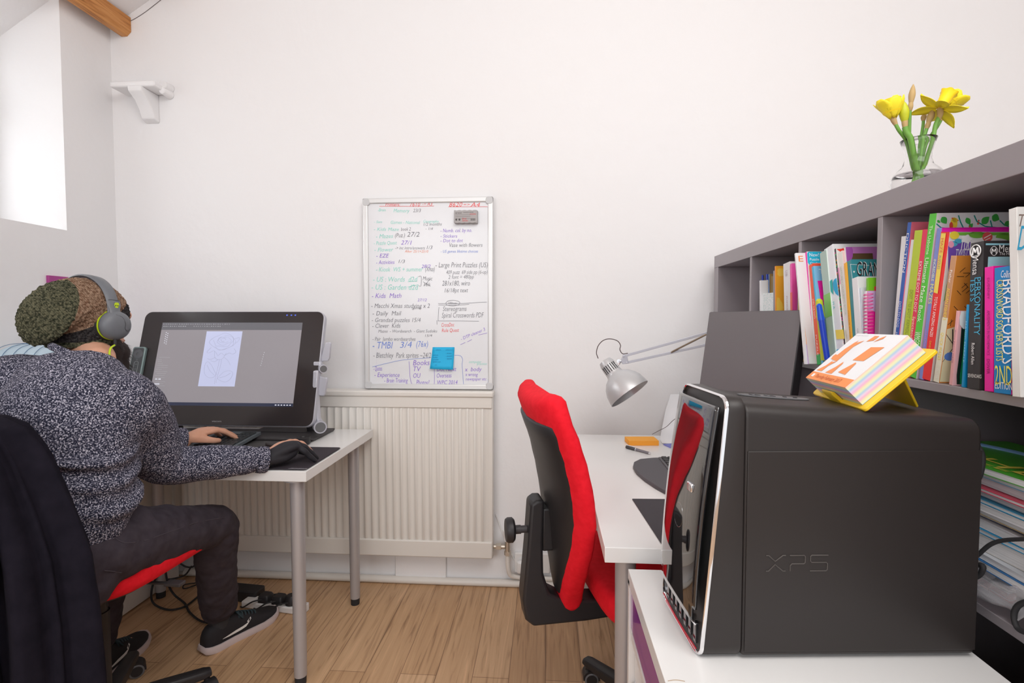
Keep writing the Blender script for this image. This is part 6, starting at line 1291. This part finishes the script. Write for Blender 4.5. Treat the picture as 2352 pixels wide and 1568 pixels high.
# --- jumper
bm = nb()
echain(bm, [(V((-1.225, 1.19, .735)), .178, .138), (V((-1.225, 1.20, .765)), .190, .150), (V((-1.222, 1.205, .80)), .178, .140), (V((-1.23, 1.225, .90)), .182, .138), (V((-1.235, 1.255, .99)), .195, .130), (V((-1.250, 1.282, 1.05)), .145, .102), (neckb+V((0, -.010, -.080)), .078, .068)], n=5, seg=32)
echain(bm, [(shL.lerp(neckb, .55)+V((0, 0, -.035)), .085, .075), (shL+V((.02, 0, .012)), .084, .080), (shL.lerp(elL, .5), .075, .07), (elL, .062, .062), (elL.lerp(wLh, .6), .052, .05), (elL.lerp(wLh, .93), .040, .036)], side=(0, 0, 1), n=5, seg=24)
cuffR = elR.lerp(wRh, .90)
echain(bm, [(shR.lerp(neckb, .55)+V((0, 0, -.058)), .082, .074), (shR+V((-.012, -.012, -.008)), .084, .085), (shR.lerp(elR, .50)+V((-.02, 0, .0)), .082, .074), (elR+V((-.01, -.01, -.010)), .062, .068), (elR.lerp(wRh, .35)+V((0, 0, -.006)), .053, .055), (elR.lerp(wRh, .72)+V((0, 0, -.002)), .047, .048), (cuffR, .040, .040)], side=(0, 0, 1), n=6, seg=26)
# folds around the waist and elbow
for z, f in ((.765, .012), (.83, .009), (.885, .007)):
    pts = []; 
    for k in range(9):
        a = math.radians(-100+k*25); pts.append(V((-1.225+.180*math.cos(a), 1.205+.14*math.sin(a), z+.012*math.sin(k*1.3))))
    tube(bm, pts, lambda t, f=f: f*1.5*math.sin(math.pi*min(.98, max(.02, t)))+.002, 10, 3)
for k, (t, r) in enumerate(((.12, .070), (.30, .062), (.52, .056))):
    c = elR.lerp(wRh, t); 
jm = obj('jumper', bm, KNIT, person)
tx = bpy.data.textures.new('folds', 'CLOUDS'); tx.noise_scale = .085; tx.noise_depth = 1
bake(jm, [('REMESH', dict(mode='VOXEL', voxel_size=.006)), ('SMOOTH', dict(factor=.6, iterations=10)), ('DISPLACE', dict(texture=tx, strength=.016, mid_level=.5, texture_coords='GLOBAL'))])
# ribbed collar and cuffs
bm = nb(); cN = neckb+V((.010, .016, -.016)); 
tube(bm, [cN + rh*(.070*math.cos(a)) + V((fh.x, fh.y, 0))*(.066*math.sin(a)) + V((0, 0, -.034*math.sin(a) - .022*math.cos(a))) for a in [math.pi*2*k/16 for k in range(17)]], .010, 10, 3); obj('collar', bm, KNIT, jm, smooth=True)
def cuff(c, d, r, name='cuff'):
    s_, u_ = frame(d); bm = nb(); rr_ = []
    for t, q in ((-.022, r*1.02), (-.010, r*1.06), (.004, r*1.04), (.010, r*.98), (.008, r*.86)): rr_.append([c+d*t+(s_*math.cos(a)+u_*math.sin(a))*q*(1+.02*math.cos(18*a)) for a in [math.pi*2*k/72 for k in range(72)]])
    return obj(name, rings(bm, rr_, cap=False), KNIT, jm, smooth=True)
cuff(cuffR+(wRh-elR).normalized()*.020, (wRh-elR).normalized(), .040); cuff(elL.lerp(wLh, .95), (wLh-elL).normalized(), .040)
# --- jeans
bm = nb()
echain(bm, [(hipc+V((0, -.02, -.07)), .165, .115), (hipc+V((0, -.01, -.01)), .170, .125), (hipc+V((0, 0, .06)), .155, .118)], n=4, seg=28)
echain(bm, [(hipR+V((.0, -.02, .0)), .088, .098), (hipR.lerp(knR, .35)+V((0, 0, .003)), .082, .088), (hipR.lerp(knR, .75)+V((0, 0, .003)), .070, .074), (knR+V((.0, .004, .0)), .066, .066), (knR.lerp(anR, .12)+V((0, .012, 0)), .066, .066), (knR.lerp(anR, .4), .064, .068), (knR.lerp(anR, .75), .061, .063), (anR+V((.004, 0, .030)), .060, .064)], n=6, seg=26)
echain(bm, [(hipL, .088, .095), (hipL.lerp(knL, .5), .076, .08), (knL, .066, .066), (knL.lerp(anL, .5), .062, .062), (anL+V((0, 0, .03)), .055, .055)], n=6, seg=24)
for k in range(4):
    a0_ = .55-k*.12; pts = [hipR+V((-.02+.10*math.cos(a), .05+k*.012+.015*math.sin(a*2), .085*math.sin(a)+.005)) for a in [a0_+j*.3 for j in range(4)]]
    tube(bm, pts, lambda t: .008*math.sin(math.pi*min(.97, max(.03, t)))+.001, 8, 3)
for k in range(3):
    c = anR+V((0, 0, .02+.03*k)); tube(bm, [c+V((.060*math.cos(a), .060*math.sin(a), .012*math.sin(a*1.5+k))) for a in [-1.9+j*.5 for j in range(6)]], lambda t: .008*math.sin(math.pi*min(.97, max(.03, t)))+.001, 8, 3)
jn = obj('jeans', bm, DEN, person)
tx2 = bpy.data.textures.new('folds2', 'CLOUDS'); tx2.noise_scale = .06; tx2.noise_depth = 1
bake(jn, [('REMESH', dict(mode='VOXEL', voxel_size=.006)), ('SMOOTH', dict(factor=.5, iterations=4)), ('DISPLACE', dict(texture=tx2, strength=.015, mid_level=.5, texture_coords='GLOBAL'))])
from mathutils.bvhtree import BVHTree
bv = BVHTree.FromPolygons([v.co for v in jn.data.vertices], [list(p.vertices) for p in jn.data.polygons])
def hit(px, py):
    h = bv.ray_cast(V((0, 0, CZ)), CF + CR*((px-1176)/F) + CU*((784-py)/F)); return h[0], h[1]
bs, bn = hit(250, 1226)
if bs: bm = nb(); cyl(bm, bs-bn*.003, bs+bn*.0015, .0042, seg=14); obj('rivet', bm, CHROME, jn, smooth=True)
def seam(pts, nm='seam_stitching'):
    P = [hit(*p) for p in pts]; P = [p+n_*.0004 for p, n_ in P if p]
    if len(P) > 2: obj(nm, tube(nb(), P, .0009, 5, 3), mat('denim_seam', (.075, .062, .078), .8), jn)
seam([(250, 1222), (268, 1238), (285, 1246), (310, 1245)]); seam([(330, 1242), (370, 1228), (410, 1214), (450, 1200), (490, 1192), (518, 1188)]); seam([(240, 1310), (262, 1312), (278, 1315)])
# --- shoes
def shoe(heel, toe, name, label, par, pitch=0):
    d = (toe-heel); L = d.length; d.normalize(); r = d.cross(V((0, 0, 1))).normalized(); Ms = mframe(heel, r, d, V((0, 0, 1)))
    st = link(bpy.data.objects.new('shoe', bpy.data.meshes.new('shoe')))
    hw = lambda t: .030+.016*math.sin(math.pi*min(1, t*1.0))**.8 + .008*math.sin(math.pi*max(0, t-.35)/.65)
    def hwv(t):
        base = [(0, .018), (.04, .029), (.15, .035), (.35, .034), (.55, .041), (.72, .046), (.86, .042), (.95, .028), (1.0, .006)]
        for (a, b), (c, e) in zip(base, base[1:]):
            if a <= t <= c: return b+(e-b)*(t-a)/(c-a)
    def lift(t): return (.012*max(0, (t-.80)/.2)**1.6 + .004*max(0, (.10-t)/.1))
    def topz(t):
        base = [(0, .070), (.05, .092), (.15, .102), (.30, .104), (.40, .096), (.55, .078), (.72, .058), (.86, .048), (.95, .040), (1, .030)]
        for (a, b), (c, e) in zip(base, base[1:]):
            if a <= t <= c: return b+(e-b)*(t-a)/(c-a)
    ts = [i/32 for i in range(33)]; bm = nb(); rr_ = []
    for t in ts:
        w_ = hwv(t); z0 = .020+lift(t); h = topz(t)-z0+lift(t)*.5; ring = []
        for k in range(20):
            a = math.pi*k/19; ring.append(Ms @ V((w_*math.copysign(abs(math.cos(a))**.62, math.cos(a)), L*t, z0+h*math.sin(a)**.75)))
        rr_.append(ring)
    rings(bm, rr_); bm.to_mesh(st.data); bm.free(); st.name = 'shoe'; st.data.materials.append(mat('shoe_black', (.016, .014, .017), .75, bump=(900, .3, .0005)))
    st.data.polygons.foreach_set('use_smooth', [True]*len(st.data.polygons)); set_parent(st, par); st['label'] = label
    bm = nb(); rr_ = []
    for sgn in (1,):
        o1 = [(hwv(t)+.005, t) for t in ts]+[(-(hwv(t)+.005), t) for t in reversed(ts)]
        lo = [Ms @ V((x*.96, L*(t+(.0 if 0 < t < 1 else 0)), lift(t))) for x, t in o1]; mid = [Ms @ V((x*1.04, L*t+(.006 if t > .9 else -.008 if t < .08 else 0), .012+lift(t))) for x, t in o1]; hi = [Ms @ V((x, L*t+(.003 if t > .9 else -.004 if t < .08 else 0), .026+lift(t)+.006*max(0, .3-t))) for x, t in o1]
    obj('sole', rings(nb(), [lo, mid, hi]), mat('sole_white', (.66, .56, .56), .6), st, smooth=True, sharp=50)
    # side logo, conforming to the upper
    bm = nb(); up_, low_ = [], []
    sw = [(.18, .040, .041), (.26, .0375, .044), (.34, .037, .047), (.42, .039, .050), (.48, .043, .055), (.51, .050, .062), (.50, .060, .068)]
    def onside(t, z, s_):
        w_ = hwv(t); z0 = .020+lift(t); h = topz(t)-z0; q = min(.999, max(.001, (z-z0)/h))**(1/.75); c = math.sqrt(max(0, 1-q*q))**.62; return Ms @ V((s_*(w_*c+.0012), L*t, z))
    for s_ in (1, -1):
        a = [bm.verts.new(onside(t, z1, s_)) for t, z1, z2 in sw]; b = [bm.verts.new(onside(t+(.06*(i/6)**1.3), z2, s_)) for i, (t, z1, z2) in enumerate([(t, z1, z2) for t, z1, z2 in sw])]
        for i in range(len(a)-1): bm.faces.new((a[i], a[i+1], b[i+1], b[i]))
    obj('side_logo', bm, mat('logo_white', (.80, .77, .74), .5), st)
    bm = nb()
    for k in range(6):
        t = .42+k*.045; z = topz(t)+.001; tube(bm, [Ms @ V((-.024, L*t-.006, z-.012)), Ms @ V((-.010, L*t, z+.002)), Ms @ V((.010, L*t+.006, z+.002)), Ms @ V((.026, L*t-.002, z-.013))], .0030, 6)
    for s_ in (-1, 1): tube(bm, [Ms @ V((0, L*.42, topz(.42)+.004)), Ms @ V((.022*s_, L*.40, topz(.40)+.008)), Ms @ V((.034*s_, L*.45, topz(.45)-.010)), Ms @ V((.012*s_, L*.46, topz(.46)+.002))], .0026, 6)
    obj('laces', bm, mat('lace_teal', (.03, .05, .06), .8), st, smooth=True)
    bm = nb(); echain(bm, [(Ms @ V((0, L*.20, .075)), .031, .036), (Ms @ V((0, L*.21, .105)), .032, .037), (Ms @ V((0, L*.20, .14)), .032, .034)], side=r, n=3); obj('sock', bm, INK, st, smooth=True)
    return st
shoe(shH, shH+dSh*.298, 'shoe', 'black running shoe of the right foot with a white sole', person)
h2 = at(235, 1590, Z=0); t2 = at(318, 1462, Z=0)
shoe(shHL, shHL+dShL*.285, 'shoe', 'black running shoe of the left foot, half hidden by the hanging jacket', person)
# --- glove on right hand
bm = nb(); hand(bm, wRh, dR, sR, fingers=(2, 3), thumb=False, g=1.22, palm=(-.0165, .0275), arch=.014, sp_=1.0, heel=.0185)
gl_ = obj('drawing_glove', bm, mat('glove_black', (.016, .015, .020), .7, bump=(900, .2, .0004)), person)
bake(gl_, [('REMESH', dict(mode='VOXEL', voxel_size=.0035)), ('SMOOTH', dict(factor=.5, iterations=3))])
bm = nb(); c = wRh+dR*.006+V((0, 0, .002)); tube(bm, [c - sR*(.030*math.cos(a))*1.02 + V((0, 0, .0235*math.sin(a))) for a in [.35+.14*k for k in range(6)]], .0012, 6); obj('glove_tag', bm, mat('tag_white', (.7, .7, .72), .5), gl_)
# stylus through hand
bm = nb(); pA, pB = wRh+dR*.165+sR*.022+V((0, 0, -.022)), wRh+dR*.02+sR*.050+V((0, 0, .040))
cyl(bm, pA, pA.lerp(pB, .1), .001, .005, 14); cyl(bm, pA.lerp(pB, .1), pB, .0058, .0052, 14); obj('stylus_barrel', bm, BLACK, pe, smooth=True)
bm = nb(); cyl(bm, pA.lerp(pB, .30), pA.lerp(pB, .34), .0062, seg=14); obj('stylus_band', bm, mat('band_green', (.35, .42, .28), .4), pe, smooth=True)
pe.location = pA
for ch in pe.children: ch.matrix_parent_inverse = full_mat(pe).inverted()
# --- beanie (profile rings along a curved axis)
def bean(nodes, n=8, seg=64):
    P = cr([q[0] for q in nodes], n); A = cr([V((q[1], q[2], q[3])) for q in nodes], n); Rz = cr([V((q[4], 0, 0)) for q in nodes], n); out = []
    for i, (p, a) in enumerate(zip(P, A)):
        th_ = a.z; rz_ = Rz[i].x; out.append([MH @ (p + V((a.x*math.cos(x), a.y*math.sin(x)*math.cos(th_), a.y*math.sin(x)*math.sin(th_) + rz_*math.sin(x)**2))) for x in [2*math.pi*k/seg for k in range(seg)]])
    return out
nodes = [(V((0, .002, -.056)), .079, .100, .48, .032), (V((0, .0, -.026)), .086, .105, .50, .022), (V((0, -.012, .012)), .091, .106, .58, .006), (V((0, -.032, .036)), .095, .100, .78, 0), (V((0, -.060, .042)), .096, .094, 1.02, 0), (V((0, -.086, .032)), .094, .088, 1.22, 0), (V((0, -.110, .016)), .085, .079, 1.42, 0), (V((0, -.130, .000)), .066, .062, 1.55, 0), (V((0, -.146, -.010)), .034, .034, 1.62, 0), (V((0, -.151, -.012)), .002, .002, 1.65, 0)]
rr_ = bean(nodes)
mi = []
for i in range(len(rr_)-1):
    q = i/8; mi.append(0 if q < .75 else 1 if q < 2.0 else 2 if q < 5.35 else 0)
def knit(name, a, b):
    m = mat(name, (1, 1, 1), .95, spec=.1); nt = m.node_tree; B = nt.nodes['Principled BSDF']; tc = nt.nodes.new('ShaderNodeTexCoord')
    n_ = nt.nodes.new('ShaderNodeTexNoise'); n_.inputs['Scale'].default_value = 170; n_.inputs['Detail'].default_value = 2; nt.links.new(tc.outputs['Object'], n_.inputs['Vector'])
    nt.links.new(ramp(nt, n_.outputs['Fac'], [(.36, a), (.62, b)]), B.inputs['Base Color'])
    w1 = nt.nodes.new('ShaderNodeTexWave'); w1.inputs['Scale'].default_value = 42; w1.inputs['Distortion'].default_value = 3.5; w1.inputs['Detail Scale'].default_value = 30; w1.bands_direction = 'DIAGONAL'
    nt.links.new(tc.outputs['Object'], w1.inputs['Vector']); ad_ = nt.nodes.new('ShaderNodeMath'); ad_.operation = 'ADD'; nt.links.new(w1.outputs['Fac'], ad_.inputs[0]); nt.links.new(n_.outputs['Fac'], ad_.inputs[1])
    bp = nt.nodes.new('ShaderNodeBump'); bp.inputs['Strength'].default_value = 1; bp.inputs['Distance'].default_value = .005; nt.links.new(ad_.outputs[0], bp.inputs['Height']); nt.links.new(bp.outputs['Normal'], B.inputs['Normal']); return m
OL = knit('olive_knit', (.06, .068, .045), (.31, .30, .19)); CHK = knit('charcoal_knit', (.040, .036, .040), (.13, .12, .12)); TAN = knit('tan_knit', (.33, .18, .11), (.74, .50, .35))
# lighter: place crown colours: olive tip, tan band, charcoal, olive brim
hat = obj('knitted_hat', rings(nb(), rr_, cap=False, mi=mi), [OL, CHK, TAN], person, smooth=True, sharp=180, label='slouchy knitted hat with olive, tan and charcoal bands')
tx3 = bpy.data.textures.new('knit', 'CLOUDS'); tx3.noise_scale = .009; tx3.noise_depth = 1
s_ = hat.modifiers.new('s', 'SOLIDIFY'); s_.thickness = .006; s_.offset = 1
hat.modifiers.new('sub', 'SUBSURF').levels = 1; hat.modifiers['sub'].render_levels = 2
dm = hat.modifiers.new('d', 'DISPLACE'); dm.texture = tx3; dm.strength = .010; dm.mid_level = .5
# --- beard: volume plus many fine strands
BE = mat('beard_hair', (.030, .018, .016), .7)
bm = nb(); ell(bm, Pm(0, .068, -.085), (.056, .044, .045), Rm, 20, 14); ell(bm, Pm(.0, .078, -.125), (.046, .038, .050), Rm, 20, 14); ell(bm, Pm(0, .088, -.148), (.034, .028, .036), Rm, 20, 14)
for s_ in (-1, 1): ell(bm, Pm(.052*s_, .024, -.076), (.022, .042, .046), Rm, 16, 10); ell(bm, Pm(.040*s_, .035, -.115), (.024, .036, .036), Rm, 16, 10)
bd = obj('beard', bm, BE, person); bake(bd, [('REMESH', dict(mode='VOXEL', voxel_size=.005)), ('SMOOTH', dict(factor=.5, iterations=4))])
random.seed(2); bm = nb(); vs = [v.co.copy() for v in bd.data.vertices]; ns = [v.normal.copy() for v in bd.data.vertices]
for k in range(3000):
    i = random.randrange(len(vs)); p = vs[i]; nrm_ = ns[i]; dn_ = (nrm_*.55 + V((random.uniform(-.4, .4), random.uniform(-.4, .4), -.75+random.uniform(-.3, .3)))+fh*.1).normalized(); L = random.uniform(.008, .022)
    s1, u1 = frame(dn_); q = p+dn_*L+V((0, 0, -.25*L)); w_ = .00032
    a = [bm.verts.new(p-nrm_*.002+s1*w_), bm.verts.new(p-nrm_*.002-s1*w_), bm.verts.new(p-nrm_*.002+u1*w_)]; t = bm.verts.new(q)
    for x, y in ((0, 1), (1, 2), (2, 0)): bm.faces.new((a[x], a[y], t))
hs_ = obj('beard_strands', bm, BE, bd); hs_['kind'] = 'stuff'
# ================================================================ headphones
hp = thing('headphones', 'grey over-ear headphones with lime rings worn over the knitted hat', 'headphones', Hc)
HG = mat('headphone_grey', (.155, .165, .185), .45); LIME = mat('lime_plastic', (.55, .72, .02), .4)
tilt = Matrix.Rotation(math.radians(0), 4, 'X')
def cup(s_):
    C = Pm(.101*s_, -.004, -.006); axo = (rh*s_ + V((0, 0, -.05)) + fh*(-.02)).normalized(); sx_, ux_ = frame(axo, uh); Mc_ = mframe(C, ux_, sx_, axo)
    o = obj('ear_cup', lathe(nb(), [(.0005, .030), (.018, .0290), (.032, .0245), (.039, .017), (.0415, .008), (.0415, .002), (.038, -.004), (.0005, -.004)], Mc_, 44), HG, hp, smooth=True, sharp=60)
    obj('lime_ring', lathe(nb(), [(.0405, -.001), (.0425, -.001), (.0425, -.0045), (.0405, -.0045)], Mc_, 44, closed=True), LIME, o, smooth=True)
    obj('ear_cushion', lathe(nb(), [(.022, -.0045), (.040, -.0045), (.0455, -.010), (.0455, -.018), (.040, -.024), (.022, -.024)], Mc_, 44, closed=True), mat('cushion_black', (.014, .012, .014), .7), o, smooth=True)
    bm = nb(); tube(bm, [Mc_ @ V((x, y, z)) for x, y, z in ((-.030, -.008, .0262), (-.022, -.014, .0282), (-.013, -.008, .0296), (-.012, .008, .0296), (-.004, .024, .0268), (.012, .030, .0240))], .0006, 5); obj('cup_groove', bm, mat('groove_dark', (.05, .05, .055), .5), o)
    return C, axo, Mc_
cR, aR, McR = cup(1); cL_, aL, McL = cup(-1)
bm = nb(); N = 40; rr_ = []; rin = []
for i in range(N+1):
    a = math.pi*i/N; rx = .107+.004*math.sin(a); z = .018+.116*math.sin(a)**.9; x = rx*math.cos(a); y = -.014+.004*(1-math.sin(a)); hw_ = .0155+.005*abs(math.cos(a))**4*0+.004*math.sin(a); nrm_ = V((math.cos(a), 0, math.sin(a)))
    if z < .03: hw_ = .0165
    rr_.append([MH @ (V((x, y, z)) + V((0, q, 0))*hw_ + nrm_*h) for q, h in ((-1, 0), (-.8, .0045), (0, .0055), (.8, .0045), (1, 0), (.8, -.002), (-.8, -.002))])
    rin.append([MH @ (V((x, y, z)) + V((0, q, 0))*hw_*.86 + nrm_*h) for q, h in ((-1, -.0022), (1, -.0022), (.8, -.009), (-.8, -.009))])
obj('headband', rings(nb(), rr_), HG, hp, smooth=True, sharp=50); obj('headband_padding', rings(nb(), rin), mat('padding_mauve', (.09, .075, .085), .7), hp, smooth=True, sharp=50)
for s_, C in ((1, cR), (-1, cL_)):
    bm = nb(); Y0 = -.010
    pr = [[Pm(s_*x, Y0+q*w_, z) + rh*s_*h for q, h in ((-1, 0), (-.7, .004), (.7, .004), (1, 0), (.7, -.003), (-.7, -.003))] for x, z, w_ in ((.104, .066, .0185), (.108, .052, .019), (.112, .038, .0150), (.115, .028, .0150), (.119, .012, .018))]
    yk = obj('yoke', rings(bm, pr), HG, hp, smooth=True, sharp=50)
    bm = nb(); tube(bm, [Pm(s_*.1090, Y0+q*.0180, .064+.001*(1-q*q)) for q in (-1, -.5, 0, .5, 1)], .0005, 5); obj('yoke_seam', bm, mat('groove_dark', (.05, .05, .055), .5), yk)
    # little lime skull mark
    c0_ = V((s_*.1142, Y0+.003, .050)); pts = [(0, .0085), (.004, .0078), (.0065, .004), (.0062, -.001), (.0042, -.003), (.0038, -.007), (.001, -.0085), (-.001, -.0085), (-.0038, -.007), (-.0042, -.003), (-.0062, -.001), (-.0065, .004), (-.004, .0078)]
    bm = nb(); bm.faces.new([bm.verts.new(MH @ (c0_+V((0, y, z))+V((s_*(.0003-.05*z*0+abs(z)*0), 0, 0)))) for y, z in pts]); lg_ = obj('lime_emblem', bm, LIME, yk)
    lg_.modifiers.new('s', 'SOLIDIFY').thickness = .001
    bm = nb()
    for y in (-.0028, .0028): ell(bm, MH @ (c0_+V((s_*.0006, y, -.0005))), (.0008, .0016, .0018), Rm, 10, 6)
    obj('emblem_eyes', bm, INK, lg_)
q0 = McR @ V((.0, -.0, .010)); pA = Pm(.118, .016, -.046)
bm = nb(); tube(bm, [Pm(.112, -.006, -.042), Pm(.115, -.007, -.054), Pm(.116, -.008, -.064)], .0038, 10); obj('cable_strain_relief', bm, RUBBER, hp, smooth=True)
e_ = at(262, 842, Y=1.275)
bm = nb(); tube(bm, [Pm(.116, -.008, -.062), at(254, 800, Y=1.36), at(252, 818, Y=1.345), at(262, 843, Y=1.345), at(268, 868, Y=1.37), at(272, 900, Y=1.42)], .0026, 10); obj('headphone_cable', bm, LIME, hp, smooth=True)
# ================================================================ left chair and jacket
CH1 = make_chair('office chair with a red seat that the person is sitting on', (-1.300, 1.390, 0), math.radians(-3), .574, math.radians(42+3), .79, .88, 1.88)
jk = thing('jacket', 'black jersey jacket draped over the back of the seated person\'s chair', 'jacket', (-1.15, .98, .5))
bm = nb(); rr_ = []
N = 120
lev = [(1.012, .06, .02), (1.017, .13, .045), (1.013, .20, .070), (.996, .265, .088), (.962, .31, .092), (.927, .345, .092), (.82, .415, .094), (.73, .465, .096), (.60, .495, .098), (.46, .51, .10), (.33, .52, .10), (.30, .515, .095)]
jx, jy = -1.300, 1.03
rr_ = []
for k, (z, w_, dpt) in enumerate(lev):
    ring = []; f = k/(len(lev)-1)
    for i in range(N):
        a = 2*math.pi*i/N; c, s_ = math.cos(a), math.sin(a)
        x = w_*.66*math.copysign(abs(c)**.75, c); y = dpt*math.copysign(abs(s_)**.8, s_)*(.62 if s_ > 0 else 1)
        fold = (.020*math.sin(9*a+1.2+.8*f)+.012*math.sin(17*a+2.6*f)+.006*math.sin(29*a))*min(1, f*1.5)
        nn_ = V((c, s_*1.3, 0)).normalized(); zz_ = z - .03*(abs(x)/.36)**2*(1 if k < 6 else .3)
        ring.append(V((jx+x, jy+y-.02*f, zz_))+nn_*fold)
    rr_.append(ring)
rr2 = []
for a, b in zip(rr_, rr_[1:]):
    for t in (0, .34, .67): rr2.append([p.lerp(q, t) for p, q in zip(a, b)])
rr2.append(rr_[-1])
obj('jacket_body', rings(nb(), rr2), HOODIE, jk, smooth=True, sharp=180)
def sleeve(x, y, lab=None):
    bm = nb(); P = []
    for k, (dx, dy, z, a, b) in enumerate(((0, .02, .98, .03, .03), (.01, 0, .90, .05, .045), (.015, -.012, .78, .055, .042), (.01, -.018, .64, .05, .04), (.018, -.014, .50, .046, .038), (.012, -.016, .37, .042, .036))): P.append((V((x+dx, y+dy, z)), a, b))
    echain(bm, P, n=6, seg=26); o = obj('sleeve', bm, HOODIE, jk); 
    bake(o, [('DISPLACE', dict(texture=tx2, strength=.016, mid_level=.5, texture_coords='GLOBAL'))])
sleeve(-1.14, .925); sleeve(-1.44, .925)
